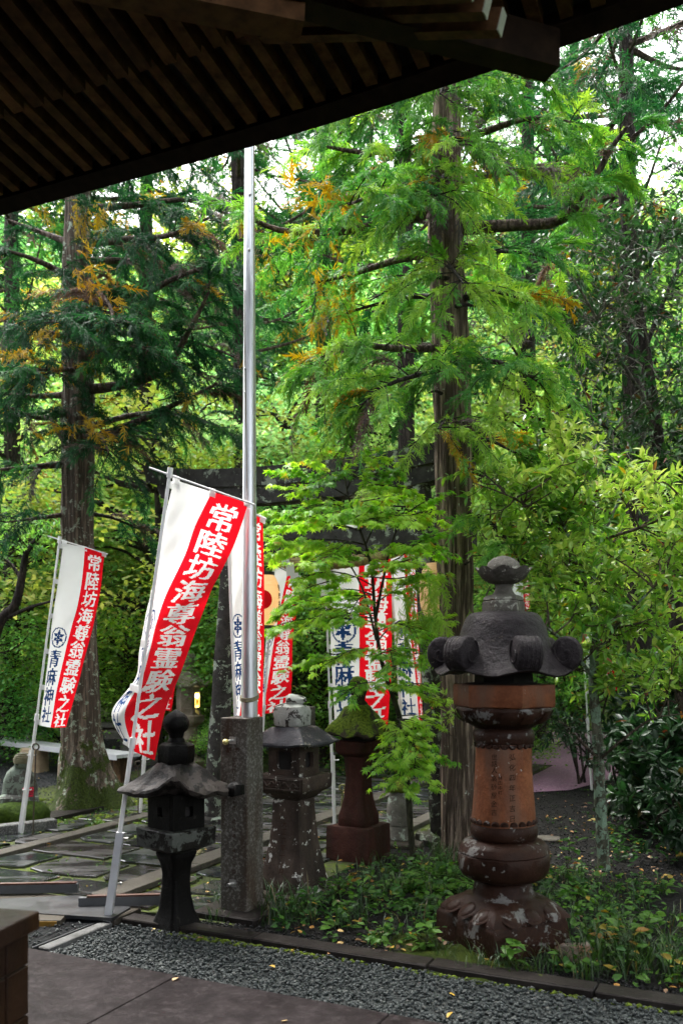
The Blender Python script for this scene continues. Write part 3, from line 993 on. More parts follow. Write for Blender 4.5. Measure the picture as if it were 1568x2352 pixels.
    # roof: concave hexagon with raised ribs that end in scrolls
    prof = [(1.548, 0.05), (1.548, 0.33), (1.551, 0.384), (1.560, 0.396), (1.570, 0.390), (1.592, 0.352), (1.63, 0.304), (1.68, 0.270), (1.73, 0.251), (1.78, 0.237), (1.825, 0.222), (1.858, 0.205), (1.877, 0.182), (1.884, 0.14), (1.886, 0.02)]
    def rmod(ri, a, r, z):
        q = math.cos(6 * (a - ph))
        if 1 <= ri <= 5:
            sag = 0.032 * (0.5 - 0.5 * q)
            return r * (1 - 0.055 * (0.5 - 0.5 * q)), z - sag * (0.4 if ri == 1 else 1)
        return r * (1 + 0.012 * q), z
    roof = stack_obj('roof', c, prof, M_l_roof, t, N=96, rough=0.003, rscale=14, seed=12, mod=rmod, smooth=45)
    for q in range(6):
        a = ph + q * math.pi / 3
        d = Vector((math.cos(a), math.sin(a), 0)); sd = Vector((-d.y, d.x, 0))
        # scroll: band that runs down the corner, out and curls up
        path_ = []
        for f in np.linspace(0, 1, 9):
            path_.append((0.275 + 0.06 * f, 1.665 - 0.085 * f))
        cxr, czr, R0 = 0.350, 1.648, 0.102
        sp = [(cxr + 0.84 * R0 * (1 - 0.10 * f) * math.sin(th), czr - R0 * (1 - 0.10 * f) * math.cos(th)) for f, th in zip(np.linspace(0, 1, 22), np.linspace(-0.5, 4.35, 22))]
        outer = sp
        vs, fs = [], []
        K = len(outer)
        for w in (-1, -0.86, 0.86, 1):
            for (r_, z_) in outer:
                k_ = 1.0 if abs(w) < 1 else 0.88
                vs.append(c + d * (cxr + (r_ - cxr) * k_) + sd * w * 0.068 + Vector((0, 0, czr + (z_ - czr) * k_)))
        for l in range(3):
            for i in range(K - 1):
                fs.append((l * K + i, l * K + i + 1, (l + 1) * K + i + 1, (l + 1) * K + i))
        fs.append(tuple(range(K))[::-1]); fs.append(tuple(3 * K + i for i in range(K)))
        # flutes along the scroll face
        sc = mesh_obj('scroll', vs, fs, M_l_roof, roof, 50)
        M = Mesh()
        for w in (-0.66, -0.33, 0, 0.33, 0.66):
            M.tube([c + d * (cxr + (r_ - cxr) * 1.0) + sd * w * 0.068 + Vector((0, 0, czr + (z_ - czr))) for r_, z_ in outer[2:]], 0.0030, 6)
        for w in (-1, 1):      # spiral relief on the cheeks
            M.tube([c + d * (cxr + .84 * R0 * (0.80 - 0.12 * th) * math.sin(th + 3.6)) + sd * w * 0.0675 + Vector((0, 0, czr - R0 * (0.80 - 0.12 * th) * math.cos(th + 3.6))) for th in np.linspace(0, 6, 22)], 0.0085, 5)
        mesh_obj('scroll_flute', M.v, M.f, M_l_roof, roof, 60)
    # finial
    stack_obj('cap', c, [(1.880, 0.11), (1.884, 0.121), (1.94, 0.121), (1.946, 0.112), (1.952, 0.118), (1.968, 0.110), (1.978, 0.09), (1.984, 0.06)], M_l_fin, t, k=6, phi=ph + .3, N=48, rough=0.004, seed=13)
    stack_obj('neck', c, [(1.975, 0.075), (1.982, 0.068), (1.99, 0.060), (2.005, 0.050), (2.022, 0.046), (2.038, 0.052), (2.048, 0.07), (2.053, 0.08)], M_l_fin, t, N=32, rough=0.002, seed=14)
    def lob(ri, a, r, z):
        s_ = abs(math.cos(4 * a + .6))
        return r * (1 + (0.06 * s_ - .02 if ri in (3, 4, 5) else 0)), z + (0.026 * s_ - .008 if ri in (3, 4, 5) else 0)
    stack_obj('lotus_cup', c, [(2.044, 0.06), (2.053, 0.088), (2.075, 0.122), (2.104, 0.146), (2.120, 0.155), (2.117, 0.136), (2.09, 0.10)], M_l_fin, t, N=64, rough=0.003, seed=15, mod=lob)
    stack_obj('lotus_bud', c, [(2.08, 0.08), (2.112, 0.096), (2.14, 0.096), (2.166, 0.084), (2.186, 0.060), (2.198, 0.032), (2.203, 0.01)], M_l_fin, t, N=40, rough=0.004, seed=16)
    # inscription
    def surf(u, z):
        r = shaft_r(z)
        a = math.radians(-90 + (-10)) + u / r
        n = Vector((math.cos(a), math.sin(a), 0))
        return c + n * (r + 0.0015) + Vector((0, 0, z)), n
    carve(t, surf, '世話人', -0.050, 1.075, 0.034, 0.037)
    carve(t, surf, '高砂屋金吉', -0.052, 0.955, 0.034, 0.046)
    carve(t, surf, '林田中町', -0.018, 0.960, 0.024, 0.027)
    carve(t, surf, '弘化四年正吉日', 0.048, 1.075, 0.036, 0.056)
    return t
tall_lantern()

# ---- small dark lantern with the broken roof ---------------------
def dark_lantern():
    c = P(405, 1500, 5.5); c.z = 0
    t = thing('stone_lantern', 'small dark stone lantern with a chipped roof beside the granite post', 'stone lantern', c)
    ph = math.radians(-86)         # square corner towards the camera
    k4 = dict(k=4, phi=ph, N=48)
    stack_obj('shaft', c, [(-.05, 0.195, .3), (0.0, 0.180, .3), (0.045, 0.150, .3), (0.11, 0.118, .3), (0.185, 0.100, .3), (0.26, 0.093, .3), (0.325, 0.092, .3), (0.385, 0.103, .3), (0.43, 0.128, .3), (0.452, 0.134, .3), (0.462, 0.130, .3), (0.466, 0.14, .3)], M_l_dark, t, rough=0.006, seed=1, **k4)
    stack_obj('platform', c, [(0.462, 0.135, .1), (0.475, 0.160, .05), (0.492, 0.215, .05), (0.500, 0.232, .03), (0.600, 0.238, .03), (0.606, 0.23, .03)], stone('platform_stone', (0.005141, 0.004284, 0.003427), (0.01371, 0.01199, 0.009944), scale=8, lichen=(0.07542, 0.08048, 0.07194), lich_amt=0.62, lich_scale=6, rough=0.6), t, rough=0.006, seed=2, **k4)
    # fire box: four walls with openings
    hb = 0.156 / math.sqrt(2) * 1.02
    u = Vector((math.cos(ph + math.pi / 4), math.sin(ph + math.pi / 4), 0)); v = Vector((-u.y, u.x, 0))
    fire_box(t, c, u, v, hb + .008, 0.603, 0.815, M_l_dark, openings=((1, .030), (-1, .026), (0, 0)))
    # roof
    def rmod(ri, a, r, z):
        q = (a - ph) % (math.pi / 2)
        cr = abs(math.cos(2 * (a - ph)))            # 1 on corners and mid-sides
        corner = max(0.0, math.cos(2 * (a - ph)))   # 1 on corners
        d = (a - (ph + 0.05)) % (2 * math.pi)
        if d > math.pi: d -= 2 * math.pi
        chip = math.exp(-(d / 0.40) ** 2)
        if ri in (1, 2, 3):
            r = r * (1 - 0.42 * chip); z = z + 0.082 * chip + 0.006 * corner
        elif ri == 4:
            r = r * (1 - 0.16 * chip); z += 0.02 * chip
        return r, z
    stack_obj('roof', c, [(0.805, 0.10), (0.800, 0.342, .12), (0.826, 0.362, .10), (0.842, 0.350, .08), (0.885, 0.262, .1), (0.93, 0.202, .2), (0.972, 0.165, .5), (0.990, 0.14, .8), (0.996, 0.09, 1)], stone('chipped_roof_stone', (0.003757, 0.003256, 0.003131), (0.01064, 0.009022, 0.008266), scale=7, lichen=(0.03757, 0.0313, 0.02755), lich_amt=0.75, lich_scale=8, rough=0.5, spec=0.12), t, k=4, phi=ph, N=96, rough=0.016, rscale=10, seed=4, mod=rmod, smooth=30)
    # broken tip held on the right corner
    tip = c + Vector((math.cos(ph + math.pi / 2), math.sin(ph + math.pi / 2), 0)) * 0.352
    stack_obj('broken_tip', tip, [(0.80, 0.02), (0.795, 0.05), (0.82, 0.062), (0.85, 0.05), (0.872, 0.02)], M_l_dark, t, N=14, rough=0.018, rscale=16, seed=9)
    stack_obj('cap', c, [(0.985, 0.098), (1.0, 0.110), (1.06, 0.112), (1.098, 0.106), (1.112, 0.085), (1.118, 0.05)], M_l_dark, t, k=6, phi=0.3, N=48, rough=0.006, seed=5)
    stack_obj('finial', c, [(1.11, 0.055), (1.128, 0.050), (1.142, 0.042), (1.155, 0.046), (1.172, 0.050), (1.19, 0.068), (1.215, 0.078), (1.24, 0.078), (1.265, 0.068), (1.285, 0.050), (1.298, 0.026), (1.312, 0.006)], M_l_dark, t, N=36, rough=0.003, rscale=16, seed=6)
    return t

def fire_box(root, c, u, v, hb, z0, z1, mat, openings):
    """hollow box with rounded square windows; openings per direction (u-sign) as half widths"""
    fb = None
    def wall(d, sd, hw):
        nonlocal fb
        hz = (z1 - z0) / 2; zc = (z0 + z1) / 2
        thick = 0.028
        if hw <= 0:
            M = Mesh().box(c + d * (hb - thick / 2) + Vector((0, 0, zc)), (thick / 2, hb - 0.002 if abs(d.dot(u)) > .5 else hb - thick - 0.002, hz), d, sd)
        else:
            W_ = hb - 0.002 if abs(d.dot(u)) > .5 else hb - thick - 0.002
            M = Mesh()
            hh = min(hw * 1.05, hz * 0.62)
            for r0 in (0, 1):
                off = hb if r0 == 0 else hb - thick
                outer = [(-W_, -hz), (W_, -hz), (W_, hz), (-W_, hz)]
                rc = hw * .3
                inner = []
                for sx, sz, a0 in ((-1, -1, 180), (1, -1, 270), (1, 1, 0), (-1, 1, 90)):
                    for a in (0, 30, 60, 90):
                        an = math.radians(a0 + a)
                        inner.append((sx * (hw - rc) + rc * math.cos(an), sz * (hh - rc) + rc * math.sin(an)))
                vs = [c + d * off + sd * x + Vector((0, 0, zc + z)) for x, z in outer + inner]
                fs = []
                for q in range(4):
                    grp = [4 + q * 4 + i for i in range(4)]
                    for i in range(3): fs.append((q, grp[i + 1], grp[i]))
                    fs.append((q, (q + 1) % 4, 4 + ((q + 1) % 4) * 4, grp[3]))
                M.add(vs, fs)
            n_ = 20
            fs = [(4 + i, 4 + (i + 1) % 16, n_ + 4 + (i + 1) % 16, n_ + 4 + i) for i in range(16)] + [(i, (i + 1) % 4, n_ + (i + 1) % 4, n_ + i) for i in range(4)]
            M.f += fs; M.m += [0] * len(fs)
        o = M.obj('fire_box' if fb is None else 'fire_box_wall', mat, root if fb is None else fb)
        if fb is None: fb = o
    (s1, w1), (s2, w2), (_, w3) = openings
    wall(v, u, w3 if w3 else 0)
    wall(-u, v, w1); wall(-v, u, w2); wall(u, v, w1)
    stack_obj('shade_core', c, [(z0 + .004, hb * .98), (z1 - .004, hb * .98)], M_blackin, fb, k=4, phi=math.atan2(u.y, u.x) + math.pi / 4, N=16)  # added dark core, painted as the shade behind the windows
    return fb
dark_lantern()

# ---- middle lantern ----------------------------------------------
def mid_lantern():
    c = Vector((-0.324, 6.25, 0))
    t = thing('stone_lantern', 'brown stone lantern with low hipped roof and lichened block cap behind the granite post', 'stone lantern', c)
    ph = math.radians(-75)
    k4 = dict(k=4, phi=ph, N=56)
    stack_obj('plinth', c, [(-.03, 0.33), (0.0, 0.335), (0.03, 0.335), (0.045, 0.325), (0.05, 0.31)], M_l_mid, t, k=4, phi=ph, N=56, rough=0.01, seed=1)
    stack_obj('shaft', c, [(0.046, 0.254, .12), (0.10, 0.250, .12), (0.14, 0.236, .12), (0.24, 0.210, .12), (0.36, 0.178, .12), (0.50, 0.160, .12), (0.60, 0.151, .12), (0.655, 0.150, .12), (0.66, 0.143, .12), (0.672, 0.143, .12)], M_l_mid, t, rough=0.004, seed=2, **k4)
    stack_obj('platform', c, [(0.664, 0.15, .1), (0.675, 0.17, .06), (0.70, 0.205, .05), (0.728, 0.262, .03), (0.735, 0.268, .03), (0.818, 0.272, .03), (0.826, 0.264, .03)], M_l_mid, t, rough=0.003, seed=3, **k4)
    # carved flower band on the front face of the platform
    fa = ph - math.pi / 4
    d = Vector((math.cos(fa), math.sin(fa), 0)); sd = Vector((-d.y, d.x, 0))
    M = Mesh()
    pc = c + d * (0.272 / math.sqrt(2) + 0.001) + Vector((0, 0, 0.776))
    for q in range(6):
        a = q * math.pi / 3
        M.tube([pc + sd * (math.cos(a) * .004) + Vector((0, 0, math.sin(a) * .004)), pc + sd * (math.cos(a) * .022) + Vector((0, 0, math.sin(a) * .022))], [0.006, 0.011], 6)
    for sg in (-1, 1):
        M.tube([pc + sd * sg * (0.035 + 0.012 * i) + Vector((0, 0, 0.016 * math.sin(i * 1.1))) for i in range(11)], 0.006, 6)
        M.tube([pc + sd * sg * 0.172 + Vector((0, 0, z)) for z in (-.032, .032)], 0.004, 5)
    for z in (-.033, .033):
        M.tube([pc + sd * -0.172 + Vector((0, 0, z)), pc + sd * 0.172 + Vector((0, 0, z))], 0.004, 5)
    M.obj('carved_flower_band', M_l_mid, t, 60)
    u = Vector((math.cos(ph + math.pi / 4), math.sin(ph + math.pi / 4), 0)); v = Vector((-u.y, u.x, 0))
    fire_box(t, c, u, v, 0.125, 0.824, 1.03, M_l_mid, ((1, .05), (-1, .06), (0, .05)))
    def rmod(ri, a, r, z):
        cor = max(0, math.cos(4 * (a - ph)))
        return r, z + (0.016 * cor if ri in (1, 2) else 0)
    stack_obj('roof', c, [(1.035, 0.08), (1.022, 0.315), (1.036, 0.325), (1.050, 0.318), (1.10, 0.235), (1.145, 0.165), (1.155, 0.12), (1.158, 0.05)], M_l_midroof, t, k=4, phi=ph, N=64, rough=0.004, seed=5, mod=rmod, smooth=28)
    stack_obj('cap', c + Vector((-.012, 0, 0)), [(1.15, 0.136, .4), (1.16, 0.146, .35), (1.25, 0.146, .35), (1.285, 0.135, .45), (1.30, 0.105, .7), (1.308, 0.06, 1)], M_l_cap, t, k=4, phi=ph + .1, N=48, rough=0.008, seed=6)
    stack_obj('broken_finial', c + Vector((0.01, 0, 0)), [(1.29, 0.06), (1.315, 0.072), (1.345, 0.066), (1.368, 0.040), (1.376, 0.01)], M_l_cap, t, N=20, rough=0.022, rscale=11, seed=7)
    def surf(uu, z):
        r = float(np.interp(z, [0.05, 0.10, 0.14, 0.24, 0.36, 0.5, 0.6, .66], [.254, .250, .236, .210, .178, .160, .151, .15])) / math.sqrt(2)
        return c + d * (r + 0.004) + sd * uu + Vector((0, 0, z)), d
    carve(t, surf, '大正六年十一月', 0.0, 0.50, 0.042, 0.052)
    return t
mid_lantern()

# ---- red lantern with mossy roof ---------------------------------
def red_lantern():
    c = Vector((0.137, 7.35, 0))
    t = thing('stone_lantern', 'red stone lantern on a red block with a moss covered roof behind the maple', 'stone lantern', c)
    ph = math.radians(-74)
    k4 = dict(k=4, phi=ph, N=56)
    stack_obj('base_block', c, [(-.04, 0.275, .06), (0.0, 0.275, .06), (0.262, 0.272, .06), (0.276, 0.262, .1)], M_l_red, t, rough=0.008, seed=1, **k4)
    stack_obj('shaft', c, [(0.27, 0.172, .15), (0.285, 0.178, .15), (0.345, 0.178, .15), (0.375, 0.166, .15), (0.42, 0.148, .15), (0.52, 0.124, .15), (0.64, 0.114, .15), (0.74, 0.117, .15), (0.82, 0.13, .15), (0.83, 0.13, .15)], M_l_red, t, rough=0.004, seed=2, **k4)
    stack_obj('platform', c, [(0.825, 0.14, .2), (0.85, 0.185, .2), (0.87, 0.205, .2), (0.945, 0.21, .2), (0.953, 0.20, .2)], M_l_red, t, rough=0.005, seed=3, k=4, phi=ph, N=48)
    stack_obj('fire_box', c, [(0.95, 0.14, .2), (0.955, 0.15, .2), (1.03, 0.15, .2), (1.035, 0.14, .2)], M_blackin, t, k=4, phi=ph, N=32)
    stack_obj('roof', c, [(1.03, 0.10), (0.985, 0.29, .2), (1.0, 0.31, .25), (1.03, 0.30, .3), (1.09, 0.245, .4), (1.15, 0.19, .5), (1.21, 0.14, .7), (1.235, 0.09, .9), (1.24, 0.04, 1)], M_mossroof, t, k=4, phi=ph, N=72, rough=0.022, rscale=13, seed=4, smooth=60)
    stack_obj('finial', c, [(1.22, 0.075), (1.25, 0.07), (1.275, 0.052), (1.30, 0.055), (1.34, 0.07), (1.38, 0.078), (1.425, 0.070), (1.455, 0.04), (1.465, 0.01)], M_mossroof, t, N=28, rough=0.010, rscale=14, seed=5, smooth=60)
    fa = ph - math.pi / 4
    d = Vector((math.cos(fa), math.sin(fa), 0)); sd = Vector((-d.y, d.x, 0))
    def surf(uu, z):
        r = float(np.interp(z, [0.345, 0.375, 0.42, 0.52, 0.64, 0.74, .82], [.178, .166, .148, .124, .114, .117, .13])) / math.sqrt(2)
        return c + d * (r + 0.004) + sd * uu + Vector((0, 0, z)), d
    carve(t, surf, '昭和四十五年十二月', 0.0, 0.74, 0.034, 0.0385)
red_lantern()

# ---- far lantern with the lit window -----------------------------
def far_lantern():
    c = P(433, 1500, 13.0); c.z = 0
    t = thing('stone_lantern', 'pale stone lantern with a lit yellow window and mossy roof among the shrubs', 'stone lantern', c)
    ms = stone('pale_lantern_stone', (0.16, 0.13, 0.10), (0.28, 0.24, 0.19), scale=10, rough=0.8, bstr=0.4)
    mr = stone('pale_lantern_roof', (0.10, 0.09, 0.07), (0.22, 0.20, 0.15), scale=10, rough=0.85, moss=0.55, lichen=GRL, lich_amt=.4)
    ph = math.radians(-60)
    stack_obj('foot', c, [(0, 0.24), (0.05, 0.26), (0.12, 0.25), (0.18, 0.16)], ms, t, k=6, phi=ph, N=36)
    stack_obj('shaft', c, [(0.15, 0.13), (0.40, 0.125), (0.42, 0.14), (0.46, 0.14), (0.48, 0.125), (0.60, 0.125), (0.63, 0.15)], ms, t, N=32)
    stack_obj('platform', c, [(0.62, 0.15), (0.66, 0.20), (0.69, 0.225), (0.76, 0.23), (0.78, 0.19)], ms, t, k=6, phi=ph, N=36)
    # fire box with a window that is lit from inside
    fb = stack_obj('fire_box', c, [(0.775, 0.165), (0.80, 0.172), (1.17, 0.172), (1.18, 0.16)], ms, t, k=6, phi=ph, N=36)
    for fi, kind in ((5, 'panel'), (0, 'window')):
        a = ph + math.pi / 6 + fi * math.pi / 3
        d = Vector((math.cos(a), math.sin(a), 0)); sd = Vector((-d.y, d.x, 0))
        p = c + d * (0.172 * math.cos(math.pi / 6)) + Vector((0, 0, 0.985))
        M = Mesh()
        for x0, x1, z0, z1 in ((-.066, .066, .105, .125), (-.066, .066, -.125, -.105), (-.066, -.05, -.105, .105), (.05, .066, -.105, .105)):
            M.box(p + sd * (x0 + x1) / 2 + Vector((0, 0, (z0 + z1) / 2)) + d * .004, ((x1 - x0) / 2, (z1 - z0) / 2, .010), sd, (0, 0, 1), az=d)
        M.obj('window_frame' if kind == 'window' else 'panel_frame', ms, fb)
        if kind == 'window':
            m, tt, b = nodes('lit_paper_window')
            em = N(tt, 'ShaderNodeEmission'); em.inputs['Color'].default_value = (1.0, 0.60, 0.10, 1); em.inputs['Strength'].default_value = 1.1
            tt.links.new(em.outputs[0], tt.nodes['Material Output'].inputs['Surface'])
            M = Mesh().box(p + d * .002, (.05, .105, .003), sd, (0, 0, 1), az=d)
            M.obj('window', m, fb)
            m.cycles.emission_sampling = 'NONE'
            m2, tt, b = nodes('bulb')
            em = N(tt, 'ShaderNodeEmission'); em.inputs['Color'].default_value = (1.0, 0.9, 0.55, 1); em.inputs['Strength'].default_value = 5.0
            tt.links.new(em.outputs[0], tt.nodes['Material Output'].inputs['Surface'])
            m2.cycles.emission_sampling = 'NONE'
            vs, fs = stack(p + d * .012 + sd * -.012 + Vector((0, 0, .062)), [(-.03, .004), (-.02, .022), (0, .03), (.02, .022), (.03, .004)], N=14)
            mesh_obj('bulb', vs, fs, m2, fb, 60)
            M = Mesh()
            for q in (-1, 1):
                M.tube([p + d * .012 + sd * (.02 * q) + Vector((0, 0, -.07)), p + d * .012 + sd * (.014 * q) + Vector((0, 0, 0.0)), p + d * .012 + sd * (.026 * q) + Vector((0, 0, .02))], [.01, .012, .006], 6)
            M.obj('window_tracery', plain('tracery', (.5, .33, .05), .8), fb)
        else:
            M = Mesh().tube([p + sd * x + Vector((0, 0, z)) + d * .003 for x, z in ((-.02, -.05), (-.022, .0), (.0, .03), (.015, .06), (.0, .08))], [.012, .016, .018, .012, .004], 6)
            M.tube([p + sd * .02 + Vector((0, 0, -.05)) + d * .003, p + sd * .015 + Vector((0, 0, .02)) + d * .003], .01, 6)
            M.obj('carved_deer', ms, fb)
    stack_obj('roof', c, [(1.17, 0.10), (1.165, 0.30), (1.19, 0.325), (1.215, 0.32), (1.25, 0.24), (1.31, 0.16), (1.38, 0.11), (1.40, 0.05)], mr, t, k=6, phi=ph, N=60, rough=0.006, seed=3, mod=lambda ri, a, r, z: (r, z + (0.05 * max(0, math.cos(6 * (a - ph))) ** 2 if ri in (1, 2, 3) else 0)))
    stack_obj('finial', c, [(1.39, 0.06), (1.42, 0.09), (1.46, 0.08), (1.48, 0.055), (1.52, 0.09), (1.58, 0.105), (1.64, 0.085), (1.68, 0.03), (1.70, 0.005)], mr, t, N=28, rough=0.004)
far_lantern()

# ================================================================== granite post with flagpole
M_galv = plain('galvanised_steel', (0.62, 0.64, 0.66), 0.36, metal=0.75, var=0.16, scale=7, bstr=0.08, stretch=(4, 4, 0.6))
M_alu = plain('aluminium', (0.62, 0.63, 0.66), 0.42, metal=0.3, var=0.06)
M_pvc = plain('white_plastic', (0.80, 0.80, 0.79), 0.4, var=0.04)
M_ivory = plain('ivory_cord', (0.70, 0.64, 0.50), 0.7)
M_brass = plain('brass_knob', (0.50, 0.42, 0.16), 0.4, metal=0.6)
M_steel = plain('bolt_steel', (0.45, 0.44, 0.42), 0.4, metal=0.8)
M_rope = plain('rope', (0.20, 0.18, 0.11), 0.9, bstr=0.5, scale=80)

post_c = P(556, 1500, 5.79); post_c.z = 0
def granite_post():
    c = post_c
    t = thing('granite_post', 'square granite post with engraved donation characters holding the flagpole', 'post', c)
    th = math.radians(-27)
    u = Vector((math.cos(th), math.sin(th), 0)) * 1.0
    u = Vector((math.cos(math.radians(26)), -math.sin(math.radians(26)), 0)).normalized()
    # front face normal looks to the camera, slightly left; right face recedes
    f = Vector((-math.sin(math.radians(26)), -math.cos(math.radians(26)), 0))
    s = Vector((math.cos(math.radians(26)), -math.sin(math.radians(26)), 0))
    h = 0.098
    bbox_obj('shaft', c + Vector((0, 0, 0.64)), (h, h, 0.605), s, f, M_gpost, t, bev=0.008, seg=2)
    bbox_obj('base_slab', c + Vector((0, 0, 0.012)), (0.225, 0.225, 0.035), s, f, M_kerb, t, bev=0.008)
    def surf(uu, z):
        return c + f * (h + 0.0005) + s * uu + Vector((0, 0, z)), f
    carve(t, surf, '奉', 0.030, 1.045, 0.036, .05, bold=0.006)
    carve(t, surf, '納', -0.034, 1.045, 0.036, .05, bold=0.006)
    carve(t, surf, '昭和四十年十五月十日', 0.004, 0.985, 0.028, 0.0335, bold=0.004)
    carve(t, surf, '建設者 有志一同', 0.004, 0.60, 0.028, 0.045, bold=0.0)
    for z, knob in ((1.105, True), (0.215, False)):
        p = c + f * h + s * -0.005 + Vector((0, 0, z))
        b = Mesh().box(p + f * .004, (.022, .022, .004), s, (0, 0, 1), az=f).obj('bolt_plate', M_steel, t)
        M = Mesh().tube([p + f * (.006 + .009 * i) for i in range(7)], [.011, .008] * 3 + [.011], 8)
        M.obj('bolt_thread', M_steel, b)
        if knob:
            vs, fs = stack((0, 0, 0), [(-1, .05), (-.85, .55), (-.4, .93), (.1, 1), (.6, .8), (.95, .35), (1, .05)], N=18)
            mesh_obj('bolt_knob', [p + f * (.078 + v.z * .019) + s * (v.x * .019 - .004) + Vector((0, 0, v.y * .019 - .003)) for v in vs], fs, M_brass, b, 60)
    return t
granite_post()

def flagpole():
    b = post_c + Vector((0.045, 0.02, 1.246))
    t = thing('flagpole', 'tall galvanised steel flagpole rising from the granite post past the eave', 'flagpole', b)
    zs = np.linspace(0, 6.6, 12)
    M = Mesh().tube([b + Vector((0, 0, z)) for z in zs], [0.0525 - 0.0060 * z for z in zs], 32)
    pole = M.obj('pole', M_galv, t, 40)
    r = lambda z: 0.0525 - 0.0060 * z
    Mc = Mesh()
    M = Mesh()
    M.tube([b + Vector((0.30 * (r(z)) + .022, -r(z) * .80 - .008, z)) for z in np.linspace(1.2, 6.6, 24)], 0.004, 6)
    M.tube([b + Vector((-r(z) * .75 + .10 * (2.4 - z) / 2.4 * (1 if z < 2.4 else 0) * .55, -r(z) * .72 - .008, z)) for z in np.linspace(.6, 2.7, 16)], 0.0035, 6)
    M.obj('halyard', M_rope, t)
    M = Mesh()
    for j in range(3):
        M.tube([b + Vector((math.cos(a) * .0565, math.sin(a) * .0565, .115 + .009 * j + .018 * math.sin(a + .3))) for a in np.linspace(0, 2 * math.pi, 25)], 0.005, 6, cap=False)
    M.obj('rope_winding', M_rope, t)
    for z, x in ((2.05, -.6), (2.20, -.6), (2.95, 0.05), (3.3, .2)):
        p = b + Vector((r(z) * x, -r(z) * math.sqrt(1 - x * x) - .004, z))
        vs, fs = stack(p, [(-.009, .002), (-.006, .007), (0, .009), (.006, .007), (.009, .002)], N=10)
        mesh_obj('rivet', vs, fs, M_steel, t, 60)
flagpole()
# ================================================================== banners (nobori)
M_white = clothmat('white_cloth', (0.88, 0.88, 0.87), 0.42)
M_red = clothmat('red_cloth', (0.86, 0.006, 0.016), 0.42)
M_blue = clothmat('blue_print', (0.015, 0.06, 0.20), 0.20)

def catmull(P0, t):
    """P0: (K, ...) array, t in 0..1 -> interpolated"""
    K = len(P0) - 1
    x = np.clip(t, 0, 1) * K
    k = np.minimum(x.astype(int), K - 1)
    f = (x - k).reshape((-1,) + (1,) * (P0.ndim - 1))
    a, b, c, d = P0[np.maximum(k - 1, 0)], P0[k], P0[k + 1], P0[np.minimum(k + 2, K)]
    return 0.5 * (2 * b + (c - a) * f + (2 * a - 5 * b + 4 * c - d) * f ** 2 + (3 * b - a - 3 * c + d) * f ** 3)

class Cloth:
    def __init__(self, rows, d, seed=0, ripple=0.006):
        """rows of (px, py, extra depth) control points"""
        self.C = np.array([[tuple(P(p[0], p[1], d + p[2])) for p in r] for r in rows])
        self.seed, self.rip = seed, ripple
    def at(self, u, v):
        u = np.atleast_1d(np.asarray(u, float)); v = np.atleast_1d(np.asarray(v, float))
        R = catmull(self.C, v)                       # (n, cols, 3)
        out = np.empty((len(u), 3))
        K = R.shape[1] - 1
        x = np.clip(u, 0, 1) * K
        k = np.minimum(x.astype(int), K - 1); f = (x - k)[:, None]
        i = np.arange(len(u))
        a, b, c, d = R[i, np.maximum(k - 1, 0)], R[i, k], R[i, k + 1], R[i, np.minimum(k + 2, K)]
        out = 0.5 * (2 * b + (c - a) * f + (2 * a - 5 * b + 4 * c - d) * f ** 2 + (3 * b - a - 3 * c + d) * f ** 3)
        rp = self.rip * (np.sin(u * 9 + v * 11 + self.seed) + 0.6 * np.sin(u * 4 - v * 23 + self.seed * 2) + 0.45 * np.sin(u * 17 + v * 37 + self.seed * 3) * np.sin(v * 9 + self.seed)) * np.minimum(1, v * 6)
        out[:, 1] += rp
        return out
    def lift(self, u, v, h=0.0035):
        e = 0.01
        p = self.at(u, v)
        du = self.at(np.clip(u + e, 0, 1), v) - self.at(np.clip(u - e, 0, 1), v)
        dv = self.at(u, np.clip(v + e, 0, 1)) - self.at(u, np.clip(v - e, 0, 1))
        n = np.cross(du, dv)
        n /= np.maximum(np.linalg.norm(n, axis=1, keepdims=True), 1e-9)
        s = np.sign(np.sum(n * (np.array([0, 0, EYE]) - p), axis=1))
        # the print sits on the side of the cloth that carries it (same side everywhere)
        s = np.full_like(s, np.sign(np.median(s)) if np.median(s) != 0 else 1.0)
        return p + n * s[:, None] * h

